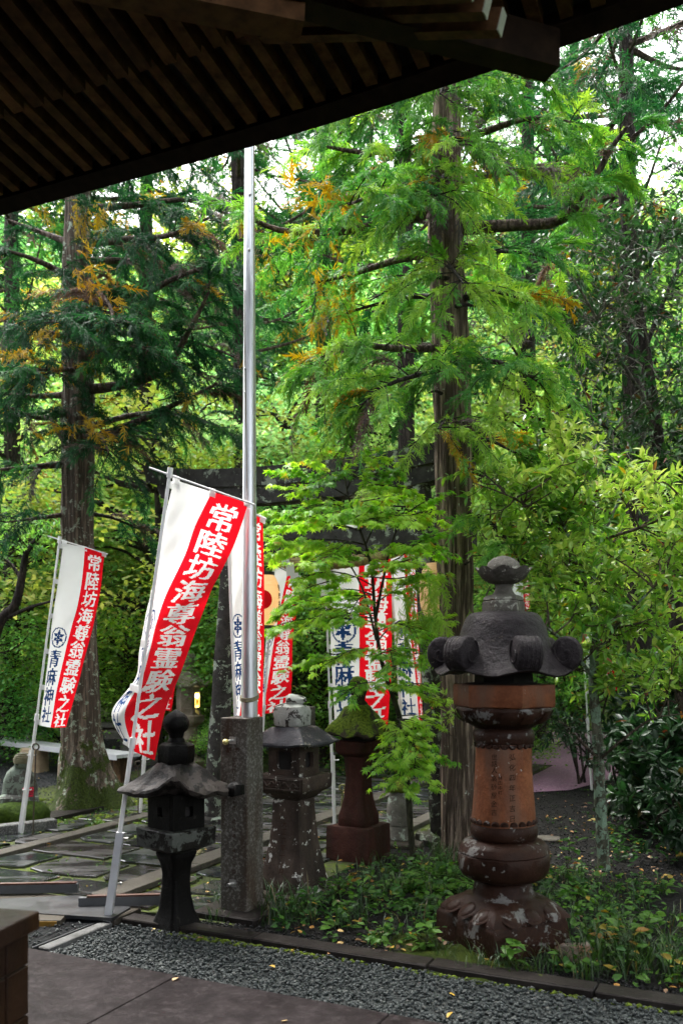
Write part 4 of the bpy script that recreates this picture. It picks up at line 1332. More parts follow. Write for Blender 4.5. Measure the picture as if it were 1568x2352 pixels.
RED_TEXT = '常陸坊海尊翁霊験之社'
BLUE_TEXT = '青麻神社'
def banner(label, d, rows, pole, bar, seed=0, size=None, ripple=0.0085, text=True, nu=60, nv=176, stake=None, tabs=6, square=None, aspect=3.6, pd=0.0):
    base = P(pole[-1][0], pole[-1][1], d + pd)
    t = thing('banner', label, 'banner', base, 'red and white shrine banners')
    cl = Cloth(rows, d, seed, ripple)
    U, V = np.meshgrid(np.linspace(0, 1, nu + 1), np.linspace(0, 1, nv + 1))
    v = cl.at(U.ravel(), V.ravel())
    # dyed pattern: white half, red half, white characters on red, blue crest and characters on white
    img = np.zeros((nv, nu), int)
    img[:, nu // 2:] = 1
    def stamp(g, uc, vc, su, sv, col):
        us = (np.arange(nu) + .5) / nu; vs_ = (np.arange(nv) + .5) / nv
        gx = ((us - uc) / su + .5) * g.shape[1]; gy = ((vs_ - vc) / sv + .5) * g.shape[0]
        ix = np.where((gx >= 0) & (gx < g.shape[1]))[0]; iy = np.where((gy >= 0) & (gy < g.shape[0]))[0]
        sub_ = g[np.ix_(gy[iy].astype(int), gx[ix].astype(int))]
        blk = img[np.ix_(iy, ix)]; blk[sub_] = col
        img[np.ix_(iy, ix)] = blk
    if text:
        for i, ch in enumerate(RED_TEXT):
            stamp(raster(ch, 72, .026, .013), 0.745, 0.085 + i * 0.0955, .37, .37 / aspect, 0)
        for i, ch in enumerate(BLUE_TEXT):
            stamp(raster(ch, 72, .026, .013), 0.25, 0.625 + i * 0.098, .38, .38 / aspect, 2)
        n_ = 90
        Y, X = np.meshgrid(1 - 2 * (np.arange(n_) + .5) / n_, 2 * (np.arange(n_) + .5) / n_ - 1, indexing='ij')
        R_ = np.hypot(X, Y); A_ = np.arctan2(Y, X)
        q = (A_ - math.pi / 2 + math.pi / 6) % (math.pi / 3) - math.pi / 6
        along, across = R_ * np.cos(q), np.abs(R_ * np.sin(q))
        leaf = (across < np.interp(along, [0.05, 0.38, 0.80], [0.02, 0.20, 0.0])) & (across > (.028 if nu > 100 else .0)) & (along < .8)
        stamp(((R_ < 1) & (R_ > .86)) | leaf, 0.25, 0.515, .40, .40 / aspect, 2)
    f, mi = [], []
    for j in range(nv):
        for i in range(nu):
            f.append((j * (nu + 1) + i, j * (nu + 1) + i + 1, (j + 1) * (nu + 1) + i + 1, (j + 1) * (nu + 1) + i))
    cloth = mesh_obj('cloth', [Vector(x) for x in v], f, [M_white, M_red, M_blue], t, 180, [int(x) for x in img.ravel()])
    pp = [P(x, y, d + pd) for x, y in pole]
    a, b = pp[0], pp[-1]
    j = a.lerp(b, 0.60)
    M = Mesh().tube([a, j], 0.0105, 10).tube([j, b], 0.0145, 10)
    p_ = M.obj('pole', M_pvc, t, 60)
    dr = (b - a).normalized()
    Mesh().tube([j - dr * .03, j + dr * .035], 0.020, 10).obj('pole_collar', M_pvc, p_, 60)
    Mesh().tube([a - dr * .02, a + dr * .04], 0.017, 10).obj('pole_cap', M_pvc, p_, 60)
    ba, bb = P(bar[0][0], bar[0][1], d + pd - .012), P(bar[1][0], bar[1][1], d + pd + (rows[0][-1][2] if len(rows[0][-1]) > 2 else 0))
    M = Mesh().tube([ba, bb], 0.006, 8)
    M.obj('cross_bar', M_pvc, t, 60)
    # loops of the cloth on the pole and on the bar
    for q in range(tabs):
        vv = 0.03 + q * 0.94 / (tabs - 1)
        e = Vector(cl.at(0.0, vv)[0])
        # nearest point on the pole
        k = max(0.0, min(1.0, (e - a).dot(b - a) / (b - a).length_squared))
        pq = a + (b - a) * k
        w = (e - pq)
        if w.length > 0.22: continue
        up = dr * 0.022
        o_ = Vector((0, -0.018, 0))
        M = Mesh().add([pq - up + o_, pq + up + o_, e + up + o_ * .3, e - up + o_ * .3, pq - up - o_, pq + up - o_, e + up, e - up], [(0, 1, 2, 3), (7, 6, 5, 4), (0, 4, 5, 1), (1, 5, 6, 2), (3, 2, 6, 7), (0, 3, 7, 4)])
        M.obj('loop', M_white, cloth)
    for uu in (0.04, 0.5, 0.97):
        e = Vector(cl.at(uu, 0.0)[0]); k = (e - ba).dot(bb - ba) / (bb - ba).length_squared
        pq = ba + (bb - ba) * k
        sd = (bb - ba).normalized() * 0.02
        M = Mesh().add([pq - sd + Vector((0, -.008, .008)), pq + sd + Vector((0, -.008, .008)), e + sd + Vector((0, -.005, -.03)), e - sd + Vector((0, -.005, -.03))], [(0, 1, 2, 3)])
        M.add([pq - sd + Vector((0, .008, .008)), pq + sd + Vector((0, .008, .008)), e + sd + Vector((0, .004, -.03)), e - sd + Vector((0, .004, -.03))], [(0, 1, 2, 3)])
        M.obj('bar_loop', M_white, cloth)
    if square:          # square steel sleeve that holds the pole
        x = dr.cross(Vector((0, 1, 0))).normalized(); y = dr.cross(x)
        p0, p1 = P(square[0][0], square[0][1], d + pd), P(square[1][0], square[1][1], d + pd)
        M = Mesh().box((p0 + p1) / 2 + y * .0, (.022, .022, (p1 - p0).length / 2), x, y, az=(p0 - p1).normalized())
        s_ = M.obj('socket_sleeve', M_alu, t)
        M = Mesh()
        for k in (0.06, 0.55):
            q = p0.lerp(p1, k)
            M.tube([q + x * .02, q + x * .045], .006, 8).tube([q + x * .042, q + x * .052], .011, 8)
        M.obj('sleeve_screw', M_steel, s_, 60)
    if stake:           # flat steel stake beside the pole with a ring rod
        a_, b_ = P(stake[0][0], stake[0][1], d + pd + .02), P(stake[1][0], stake[1][1], d + pd + .02)
        M = Mesh().box((a_ + b_) / 2, (.016, .006, (b_ - a_).length / 2), (1, 0, 0), (0, 1, 0), az=(a_ - b_).normalized())
        s_ = M.obj('ground_stake', M_pvc, t)
        M = Mesh()
        for k in (0.06, 0.46):
            q = a_.lerp(b_, k)
            M.tube([q + Vector((-.02, -.02, 0)), q + Vector((.05, -.02, 0)), q + Vector((.05, .01, 0))], .006, 6)
        M.obj('stake_clip', M_pvc, s_)
    return t

# far left banner
banner('slim red and white banner in front of the mossy cedar trunk', 8.25,
       [[(146, 1247, 0), (196, 1258, .10), (241, 1272, .20)], [(132, 1350, 0), (184, 1362, .10), (229, 1368, .22)], [(117, 1455, 0), (160, 1462, .13), (206, 1470, .26)],
        [(105, 1565, 0), (134, 1568, .17), (179, 1575, .32)], [(92, 1666, 0), (117, 1671, .18), (151, 1671, .36)]],
       [(138, 1237), (50, 1921)], [(110, 1231), (248, 1273)], seed=1, stake=[(72, 1722), (44, 1921)])
# large banner
banner('large billowing red and white banner tilted in front of the flagpole', 5.59,
       [[(400, 1102, 0), (444, 1116, -.02), (487, 1130, 0), (529, 1142, .02), (571, 1154, .04)],
        [(382, 1180, 0), (420, 1188, -.03), (452, 1200, 0), (500, 1216, .03), (545, 1232, .04)],
        [(366, 1265, 0), (398, 1268, -.03), (426, 1275, 0), (470, 1290, .03), (512, 1305, .03)],
        [(350, 1345, .01), (370, 1352, .03), (385, 1358, .05), (436, 1360, .0), (485, 1360, -.02)],
        [(334, 1420, .02), (349, 1424, .07), (361, 1425, .10), (410, 1427, .03), (458, 1428, -.04)],
        [(321, 1495, .05), (335, 1494, .12), (345, 1490, .14), (390, 1494, .05), (432, 1498, -.05)],
        [(312, 1558, .10), (320, 1561, .16), (326, 1562, .15), (368, 1562, .05), (408, 1562, -.05)],
        [(256, 1638, .20), (266, 1641, .10), (287, 1642, .06), (335, 1638, .03), (380, 1635, -.05)],
        [(292, 1713, .10), (299, 1720, .05), (309, 1727, .02), (333, 1737, .02), (356, 1746, -.03)]],
       [(391, 1082), (247, 2121)], [(343, 1074), (586, 1160)], seed=4, square=[(277, 1912), (247, 2121)], tabs=6, aspect=3.55, nu=110, nv=330, pd=-0.03)
# behind the flagpole
banner('red and white banner half hidden right behind the steel flagpole', 6.25,
       [[(526, 1163, 0), (566, 1176, .03), (604, 1192, .06)], [(528, 1300, 0), (567, 1306, .03), (606, 1318, .06)], [(531, 1430, 0), (567, 1432, .03), (607, 1445, .06)],
        [(536, 1555, 0), (561, 1555, .06), (604, 1570, .08)], [(541, 1650, 0), (548, 1662, .10), (600, 1705, .10)]],
       [(521, 1143), (556, 2050)], [(510, 1150), (612, 1192)], seed=2)
# hidden behind the large banner
banner('banner mostly hidden behind the large billowing banner', 9.3,
       [[(368, 1285, 0), (410, 1290, .05), (450, 1300, .1)], [(345, 1450, 0), (380, 1455, .1), (420, 1460, .15)], [(330, 1625, 0), (357, 1630, .1), (394, 1633, .15)]],
       [(373, 1268), (322, 1873)], [(360, 1262), (455, 1298)], seed=3, nu=36, nv=100, stake=[(331, 1735), (322, 1876)])
# beside the paper lantern
banner('small red and white banner hanging beside the round paper lantern', 10.0,
       [[(632, 1300, 0), (661, 1314, .08), (692, 1329, .16)], [(620, 1385, 0), (645, 1388, .08), (683, 1395, .16)], [(611, 1470, 0), (631, 1463, .12), (672, 1470, .20)],
        [(605, 1555, 0), (617, 1555, .16), (671, 1550, .24)], [(597, 1637, 0), (604, 1640, .20), (665, 1632, .26)]],
       [(629, 1294), (592, 1846)], [(622, 1292), (696, 1328)], seed=5)
# behind the maple
banner('broad red and white banner facing us behind the young maple', 8.62,
       [[(752, 1203, 0), (823, 1206, .03), (893, 1202, .06)], [(755, 1320, 0), (824, 1322, .0), (898, 1322, .06)], [(758, 1440, 0), (825, 1441, .02), (900, 1445, .06)],
        [(763, 1560, 0), (825, 1562, .03), (897, 1560, .06)], [(769, 1668, 0), (827, 1672, .02), (890, 1665, .05)]],
       [(742, 1192), (768, 1902)], [(735, 1193), (900, 1197)], seed=6, stake=[(765, 1735), (768, 1902)], aspect=3.2)
banner('narrow banner with blue characters between the maple and the tall lantern', 9.0,
       [[(893, 1215, 0), (925, 1228, .08), (958, 1262, .16)], [(899, 1330, 0), (931, 1340, .08), (960, 1350, .2)], [(905, 1440, 0), (940, 1444, .06), (961, 1450, .22)],
        [(911, 1545, 0), (953, 1549, .05), (966, 1552, .24)], [(918, 1650, 0), (962, 1653, .04), (971, 1655, .24)]],
       [(889, 1205), (938, 1885)], [(880, 1203), (962, 1258)], seed=7)
banner('distant red banner seen through the leaves of the evergreen shrub', 11.0,
       [[(1337, 1425, 0), (1360, 1430, .06), (1385, 1440, .1)], [(1345, 1510, 0), (1372, 1508, .06), (1402, 1512, .1)], [(1352, 1592, 0), (1385, 1590, .06), (1418, 1586, .1)]],
       [(1334, 1415), (1358, 1815)], [(1330, 1415), (1390, 1440)], seed=8, nu=40, nv=110)
banner('sliver of a distant banner right behind the finial of the tall lantern', 12.0,
       [[(1176, 1312, 0), (1200, 1318, .06), (1214, 1325, .1)], [(1182, 1430, 0), (1203, 1435, .06), (1218, 1440, .1)], [(1190, 1550, 0), (1207, 1555, .06), (1222, 1560, .1)]],
       [(1172, 1302), (1200, 1788)], [(1168, 1302), (1218, 1322)], seed=9, nu=36, nv=90)

# ================================================================== stone gate (torii)
M_tor = stone('gate_stone', (0.025, 0.024, 0.023), (0.07, 0.068, 0.064), scale=10, rough=0.7, bstr=0.7, lichen=(0.26, 0.30, 0.24), lich_amt=0.42, lich_scale=6, moss=0.3)
M_torp = stone('gate_pillar_stone', (0.025, 0.024, 0.022), (0.075, 0.07, 0.065), scale=10, rough=0.8, bstr=0.7, lichen=(0.30, 0.35, 0.28), lich_amt=0.55, lich_scale=7)
TN = 3.37
def torii():
    t = thing('stone_gate', 'dark lichened stone gate with curved top beam behind the banners', 'gate', W(-1.68, TN))
    for sa, sb in ((-2.98, -2.72), (-0.62, -0.84)):
        pts = [W(sa + (sb - sa) * f, TN, 3.22 * f) for f in np.linspace(0, 1, 12)]
        vs, fs = tube(pts, [0.108 - 0.018 * f for f in np.linspace(0, 1, 12)], 28)
        vs = [v + noise.noise_vector(v * 7) * 0.008 for v in vs]
        pl = mesh_obj('pillar', vs, fs, M_torp, t, 50)
        stack_obj('pillar_foot', W(sa, TN), [(-.02, .16), (.0, .165), (.05, .16), (.07, .13)], M_torp, pl, N=28, rough=.006)
    s0, s1 = -3.72, -0.20
    def beam_(name, inset, zl, zh, w0, w1):
        vs, fs = [], []
        n_ = 28
        for i in range(n_ + 1):
            f = i / n_
            cv = (2 * f - 1)
            rise = 0.13 * abs(cv) ** 2.4
            for z, w, ins in ((zl, w0, inset + .05), (zl, -w0, inset + .05), (zh, -w1, inset), (zh, w1, inset)):
                s = (s0 + ins) + (s1 - s0 - 2 * ins) * f
                q = W(s, TN + w, z + rise)
                vs.append(q + noise.noise_vector(q * 6) * .006)
        for i in range(n_):
            for q in range(4):
                q2 = (q + 1) % 4
                fs.append((i * 4 + q, i * 4 + q2, i * 4 + 4 + q2, i * 4 + 4 + q))
        fs.append((0, 1, 2, 3)); fs.append((n_ * 4 + 3, n_ * 4 + 2, n_ * 4 + 1, n_ * 4))
        return mesh_obj(name, vs, fs, M_tor, t)
    beam_('top_beam', 0.0, 3.215, 3.385, 0.13, 0.15)
    beam_('under_beam', 0.14, 3.055, 3.213, 0.10, 0.11)
    bbox_obj('tie_beam', W(-1.86, TN, 2.66), (1.52, 0.07, 0.115), US, NN, M_tor, t, bev=.01, jit=.004)
    bbox_obj('centre_strut', W(-1.69, TN, 2.92), (.10, .06, .135), US, NN, M_tor, t, bev=.01)
torii()
# straw rope
def straw_rope():
    m = plain('straw', (0.30, 0.24, 0.10), 0.9, bstr=0.8, scale=60)
    t = thing('straw_rope', 'twisted straw rope slung below the tie beam of the stone gate', 'rope', W(-1.69, TN - .10, 2.45))
    L = []
    for f in np.linspace(0, 1, 60):
        L.append(W(-2.55 + 1.72 * f, TN - .12, 2.57 - 0.11 * math.sin(math.pi * f) ** .8))
    for k in range(3):
        M = Mesh()
        pts, rad = [], []
        for i, p in enumerate(L):
            f = i / 59
            r = 0.010 + 0.030 * math.sin(math.pi * f) ** .6
            a = 2 * math.pi * (f * 11 + k / 3)
            pts.append(p + NN * math.cos(a) * r * .8 + Vector((0, 0, math.sin(a) * r * .8))); rad.append(r * .85)
        M.tube(pts, rad, 8)
        M.obj('strand', m, t, 60)
straw_rope()
def shide(label, px, py, d, lean):
    m = clothmat('paper_' + str(px), (0.82, 0.82, 0.80), .4)
    p = P(px, py, d)
    t = thing('paper_streamer', label, 'streamer', p, 'zigzag paper streamers on the straw rope')
    x0, z0 = 0, 0
    w = 0.075
    for i in range(4):
        dx = (0.055 if i % 2 == 0 else 0.02) + .012
        a = Vector((x0, 0, z0)); 
        vs = [p + Vector((x0, -.006 * i, z0)), p + Vector((x0 + w, -.006 * i - .01, z0 + .012)), p + Vector((x0 + w + lean, -.006 * i - .02, z0 - .10)), p + Vector((x0 + lean, -.006 * i, z0 - .115))]
        mesh_obj('fold', vs + [v + Vector((0, .0012, 0)) for v in vs], [(0, 1, 2, 3), (7, 6, 5, 4), (0, 4, 5, 1), (1, 5, 6, 2), (2, 6, 7, 3), (3, 7, 4, 0)], m, t)
        x0 += lean + (0.034 if i % 2 == 0 else 0.03); z0 -= 0.092
shide('zigzag white paper streamer next to the paper lantern', 644, 1272, 8.35, 0.012)
shide('zigzag white paper streamer under the straw rope beside the maple leaves', 708, 1272, 8.25, 0.004)

# paper lanterns
def paper_lantern(label, s, zc, disc_ang, lit):
    m, t_, b = nodes('lantern_paper')
    n1 = tex(t_, 'ShaderNodeTexNoise', coords(t_), Scale=9.0)
    c = ramp(t_, n1.outputs['Fac'], [(0.3, (0.74, 0.56, 0.34)), (0.7, (0.80, 0.64, 0.42))])
    t_.links.new(c, b.inputs['Base Color']); b.inputs['Roughness'].default_value = .8
    tr = N(t_, 'ShaderNodeBsdfTranslucent'); t_.links.new(c, tr.inputs['Color'])
    mx = N(t_, 'ShaderNodeMixShader'); mx.inputs[0].default_value = .5
    em = N(t_, 'ShaderNodeEmission'); em.inputs['Color'].default_value = (1, .62, .26, 1); em.inputs['Strength'].default_value = lit
    ad = N(t_, 'ShaderNodeAddShader')
    t_.links.new(b.outputs[0], mx.inputs[1]); t_.links.new(tr.outputs[0], mx.inputs[2])
    t_.links.new(mx.outputs[0], ad.inputs[0]); t_.links.new(em.outputs[0], ad.inputs[1])
    t_.links.new(ad.outputs[0], t_.nodes['Material Output'].inputs['Surface'])
    m.cycles.emission_sampling = 'NONE'
    c0 = W(s, TN - .16, zc)
    t = thing('paper_lantern', label, 'lantern', c0, 'paper lanterns hung from the stone gate')
    prof = []
    for i in range(53):
        f = i / 52 * 2 - 1
        r = 0.142 * (1 - abs(f) ** 3.2 * 0.42) + (0.0018 if i % 2 else -0.0014)
        prof.append((f * 0.235, r))
    body = stack_obj('paper_body', c0, prof, m, t, N=40, smooth=20)
    blk = plain('black_lacquer', (.01, .01, .01), .4)
    stack_obj('top_cap', c0, [(0.232, .085), (0.236, .092), (0.262, .092), (0.266, .08)], blk, t, N=28)
    stack_obj('bottom_cap', c0, [(-0.266, .08), (-0.262, .092), (-0.236, .092), (-0.232, .085)], blk, t, N=28)
    Mesh().tube([c0 + Vector((0, 0, .26)), c0 + Vector((0, 0, .40))], .006, 6).obj('hanger', blk, t)
    redm = clothmat('lantern_red', (.62, .006, .012), .3)
    M = Mesh()
    vs, fs = [], []
    n_ = 36
    def rad(z):
        return 0.142 * (1 - abs(z / .235) ** 3.2 * .42) + .0045
    rings = 6
    vs.append((0, 0))
    for r in range(1, rings + 1):
        for i in range(n_):
            a = 2 * math.pi * i / n_
            vs.append((math.cos(a) * .088 * r / rings, math.sin(a) * .088 * r / rings))
    for i in range(n_): fs.append((0, 1 + i, 1 + (i + 1) % n_))
    for r in range(rings - 1):
        for i in range(n_):
            fs.append((1 + r * n_ + i, 1 + (r + 1) * n_ + i, 1 + (r + 1) * n_ + (i + 1) % n_, 1 + r * n_ + (i + 1) % n_))
    def onto(x, z, a0):
        r = rad(z); a = a0 + x / r
        return c0 + Vector((math.cos(a) * r, math.sin(a) * r, z))
    a0 = math.radians(disc_ang)
    mesh_obj('red_disc', [onto(x, z, a0) for x, z in vs], fs, redm, body, 60)
    M = Mesh()
    for i, ch in enumerate('青麻神社'):
        gv, gf = glyph(ch, .02, 4)
        M.add([onto(x * .06, .115 - i * .075 + y * .06, a0 + 1.35) for x, y in gv], gf)
    M.obj('ink_lettering', plain('ink', (.015, .012, .01), .8), body)
paper_lantern('cream paper lantern with a red sun disc hanging from the stone gate', -2.31, 2.14, -92, .08)
paper_lantern('cream paper lantern half hidden by leaves beside the cedar trunk', -0.63, 2.18, 40, .03)
# ================================================================== foliage
ML_cedar = leafmat('cedar_needles', [(0.0, (0.12, 0.102, 0.102)), (0.10, (0.09, 0.054, 0.036)), (0.18, (0.336, 0.198, 0.024)), (0.28, (0.408, 0.312, 0.036)), (0.34, (0.012, 0.0432, 0.0192)), (0.55, (0.024, 0.102, 0.0312)), (0.75, (0.06, 0.204, 0.0384)), (0.90, (0.144, 0.336, 0.048)), (1.0, (0.312, 0.48, 0.072))], trans=0.42, rough=0.6, spec=0.25)
ML_maple = leafmat('maple_leaf', [(0.0, (0.405, 0.189, 0.0405)), (0.10, (0.27, 0.324, 0.0405)), (0.2, (0.054, 0.1688, 0.027)), (0.55, (0.1755, 0.4455, 0.04725)), (1.0, (0.405, 0.621, 0.081))], trans=0.5, rough=0.38, spec=0.45)
ML_ever = leafmat('evergreen_leaf', [(0.0, (0.468, 0.13, 0.065)), (0.07, (0.39, 0.312, 0.039)), (0.12, (0.039, 0.13, 0.0286)), (0.5, (0.117, 0.286, 0.0416)), (0.85, (0.286, 0.468, 0.0715)), (1.0, (0.468, 0.572, 0.143))], trans=0.45, rough=0.28, spec=0.6)
ML_dark = leafmat('dark_glossy_leaf', [(0.0, (0.16, 0.04, 0.02)), (0.06, (0.10, 0.07, 0.02)), (0.1, (0.008, 0.026, 0.010)), (0.6, (0.020, 0.062, 0.018)), (1.0, (0.055, 0.13, 0.035))], trans=0.28, rough=0.40, spec=0.4)
ML_back = leafmat('background_leaf', [(0.0, (0.4232, 0.238, 0.06613)), (0.06, (0.4232, 0.3438, 0.0529)), (0.15, (0.05951, 0.1719, 0.02909)), (0.5, (0.1719, 0.3703, 0.05951)), (0.8, (0.3438, 0.529, 0.09257)), (1.0, (0.529, 0.6348, 0.1719))], trans=0.52, rough=0.5, spec=0.3, vary=1.0)
ML_shrub = leafmat('shrub_leaf', [(0.0, (0.4968, 0.2484, 0.04968)), (0.05, (0.3974, 0.3312, 0.04968)), (0.1, (0.03312, 0.1159, 0.02318)), (0.5, (0.09936, 0.2815, 0.03643)), (1.0, (0.2981, 0.5465, 0.05796))], trans=0.42, rough=0.42, spec=0.4, vary=0.5)
MB_red = barkmat('cedar_bark', (0.09, 0.063, 0.048), (0.45, 0.3375, 0.2625), lichen=(0.8874, 0.9614, 0.8135), lich_amt=0.20)
MB_moss = barkmat('mossy_cedar_bark', (0.0864, 0.06912, 0.05184), (0.2916, 0.2268, 0.1728), lichen=(0.4752, 0.5616, 0.432), lich_amt=0.48, moss=1.0)
MB_dark = barkmat('dark_bark', (0.0192, 0.0144, 0.012), (0.066, 0.0504, 0.0408), vs=.5)
MB_limb = barkmat('limb_bark', (0.065, 0.0468, 0.0364), (0.195, 0.143, 0.1105), vs=.6, lichen=(0.286, 0.312, 0.247), lich_amt=.15)
MB_green = barkmat('lichened_bark', (0.07, 0.07, 0.049), (0.182, 0.175, 0.126), lichen=(0.28, 0.406, 0.294), lich_amt=0.70, vs=.5)
MB_twig = barkmat('pale_twig', (0.12, 0.105, 0.09), (0.27, 0.25, 0.22), vs=.6)
MB_maple = barkmat('maple_bark', (0.030, 0.030, 0.016), (0.08, 0.075, 0.04), vs=.6)

# ---- leaf shapes -------------------------------------------------
def ribbon(cen, wid, nrm):
    """flat ribbon along cen; returns verts, quads"""
    cen = np.asarray(cen); K = len(cen)
    t = np.gradient(cen, axis=0); t /= np.linalg.norm(t, axis=1, keepdims=True) + 1e-9
    s = np.cross(t, np.asarray(nrm, float)); s /= np.linalg.norm(s, axis=1, keepdims=True) + 1e-9
    w = np.asarray(wid)[:, None]
    v = np.empty((2 * K, 3)); v[0::2] = cen - s * w; v[1::2] = cen + s * w
    f = [(2 * i, 2 * i + 1, 2 * i + 3, 2 * i + 2) for i in range(K - 1)]
    return v, f
def cedar_spray(seed, nshoot=28):
    """drooping plumes of thin rope-like shoots along a twig"""
    r = np.random.default_rng(seed)
    V, F, n = [], [], 0
    L = 0.24
    ax = lambda t: np.array([L * t, 0.015 * np.sin(3 * t), -0.10 * L * t - 0.30 * L * t * t])
    def add(cen, wid, nrm):
        nonlocal n
        cen = np.asarray(cen)
        tg = cen[-1] - cen[0]; s = np.cross(tg, nrm); s /= np.linalg.norm(s) + 1e-9
        V.append(np.array([cen[0] - s * wid[0], cen[0] + s * wid[0], cen[1] - s * wid[1], cen[1] + s * wid[1], cen[2]]))
        F.extend([(n, n + 1, n + 3), (n, n + 3, n + 2), (n + 2, n + 3, n + 4)]); n += 5
    add([ax(0), ax(.5), ax(1)], [.003, .003], (0, 0, 1))
    for i in range(nshoot):
        t = 0.06 + 0.94 * (i + r.random()) / nshoot
        sd = 1 if i % 2 else -1
        ln = (0.045 + 0.065 * r.random()) * (1.15 - 0.5 * t)
        fw = 0.6 + 0.5 * r.random() + t * .6
        az = sd * (0.85 - 0.45 * t) + r.normal(0, .25)
        el = r.normal(0.05, .40)
        d = np.array([math.cos(az) * math.cos(el) * fw, math.sin(az) * math.cos(el), math.sin(el)]); d /= np.linalg.norm(d)
        p = ax(t)
        droop = r.uniform(.15, .7)
        cen = [p + d * ln * q + np.array([0, 0, -droop * ln * q * q]) for q in (0, .55, 1.0)]
        rl = r.uniform(-1.2, 1.2)
        add(cen, [.0036, .0050], (math.sin(rl) * .6, math.cos(rl) * .3, math.cos(rl)))
    return np.concatenate(V), np.array(F)
SPRAYS = [(lambda b: (b[0] * np.array([.74, .80, .80]), b[1]))(cedar_spray(s)) for s in range(6)]
SPRAYS_LO = [(lambda b: (b[0] * 1.6, b[1]))(cedar_spray(s + 50, 20)) for s in range(4)]

def leaf_long(w=0.17, fold=0.06, curl=-0.12):
    v = [(0, 0, 0), (.3, w, fold), (.3, 0, 0), (.3, -w, fold), (.68, w * .85, fold + curl * .4), (.68, 0, curl * .4), (.68, -w * .85, fold + curl * .4), (1, 0, curl)]
    f = [(0, 3, 2), (0, 2, 1), (2, 3, 6), (2, 6, 5), (2, 5, 4), (2, 4, 1), (5, 6, 7), (5, 7, 4)]
    return np.array(v), np.array(f)
LEAF_LONG = leaf_long()
LEAF_WIDE = leaf_long(.25, .05, -.15)
LEAF_QUICK = (np.array([(0, 0, 0), (.45, .26, .06), (1, 0, -.06), (.45, -.26, .06)]), np.array([(0, 3, 2), (0, 2, 1)]))
def leaf_star():
    an = [-128, -84, -42, 0, 42, 84, 128]; ln = [.46, .78, .95, 1.0, .95, .78, .46]
    v = [(0, 0, 0)]
    no = [-155, -106, -63, -21, 21, 63, 106, 155]
    for a, l in zip(an, ln): v.append((math.cos(math.radians(a)) * l, math.sin(math.radians(a)) * l, -.20 * l * l))
    for a in no:
        l = .34 if abs(a) < 120 else .12
        v.append((math.cos(math.radians(a)) * l, math.sin(math.radians(a)) * l, .02))
    f = []
    for i in range(7):
        f += [(0, 8 + i, 1 + i), (0, 1 + i, 9 + i)]
    return np.array(v) * 0.55 + np.array([.25, 0, 0]), np.array(f)
LEAF_STAR = leaf_star()

def arr(p): return np.array([p[0], p[1], p[2]], float)

class Leaves:
    """leaf positions collected for one plant, written as 300 single leaf parts + one mass"""
    def __init__(self): self.p, self.d, self.up, self.s, self.t = [], [], [], [], []
    def add(self, p, d, s, t, up=(0, 0, 1)):
        self.p.append(arr(p)); self.d.append(arr(d)); self.s.append(s); self.t.append(t); self.up.append(arr(up))
    def build(self, root, base, mat, rng, name='foliage', singles=0, rollsd=.5):
        p, d, s, t, up = map(np.array, (self.p, self.d, self.s, self.t, self.up))
        roll = rng.normal(0, rollsd, len(p))
        R = frames(d, up, roll) * s[:, None, None]
        idx = np.arange(len(p))
        if singles:
            score = -(s / np.linalg.norm(p - np.array([0, 0, EYE]), axis=1)) + 0.3 * rng.random(len(p)) * s.mean() / 7
            order = np.argsort(score)
            one = order[:singles]; idx = order[singles:]
            mes = []
            for k in range(6):
                me = bpy.data.meshes.new('leaf')
                me.from_pydata([tuple(x) for x in base[0]], [], [tuple(int(i) for i in f) for f in base[1]])
                a = me.attributes.new('tint', 'FLOAT', 'POINT')
                a.data.foreach_set('value', [float(np.quantile(t[one], (k + .5) / 6))] * len(base[0]))
                me.materials.append(mat); mes.append(me)
            off = origin(root)
            q = np.argsort(np.argsort(t[one])) * 6 // len(one)
            for k, i in enumerate(one):
                o = bpy.data.objects.new('leaf', mes[int(q[k])])
                Mx = Matrix([list(R[i][r_]) + [p[i][r_] - off[r_]] for r_ in range(3)] + [[0, 0, 0, 1]])
                link(o, root); o.matrix_basis = Mx
        B = Big()
        B.inst(base, R[idx], p[idx], t[idx])
        return B.obj(name, mat, root, kind='stuff')

def bend(a, b, rng, sag=0.0, wob=0.06, n=7):
    a, b = Vector(a), Vector(b)
    L = (b - a).length
    w1, w2 = Vector(rng.normal(0, wob * L, 3)), Vector(rng.normal(0, wob * L, 3))
    return smooth_path([a, a.lerp(b, .33) + w1 + Vector((0, 0, -sag * L * .5)), a.lerp(b, .68) + w2 + Vector((0, 0, -sag * L * .7)), b], n)

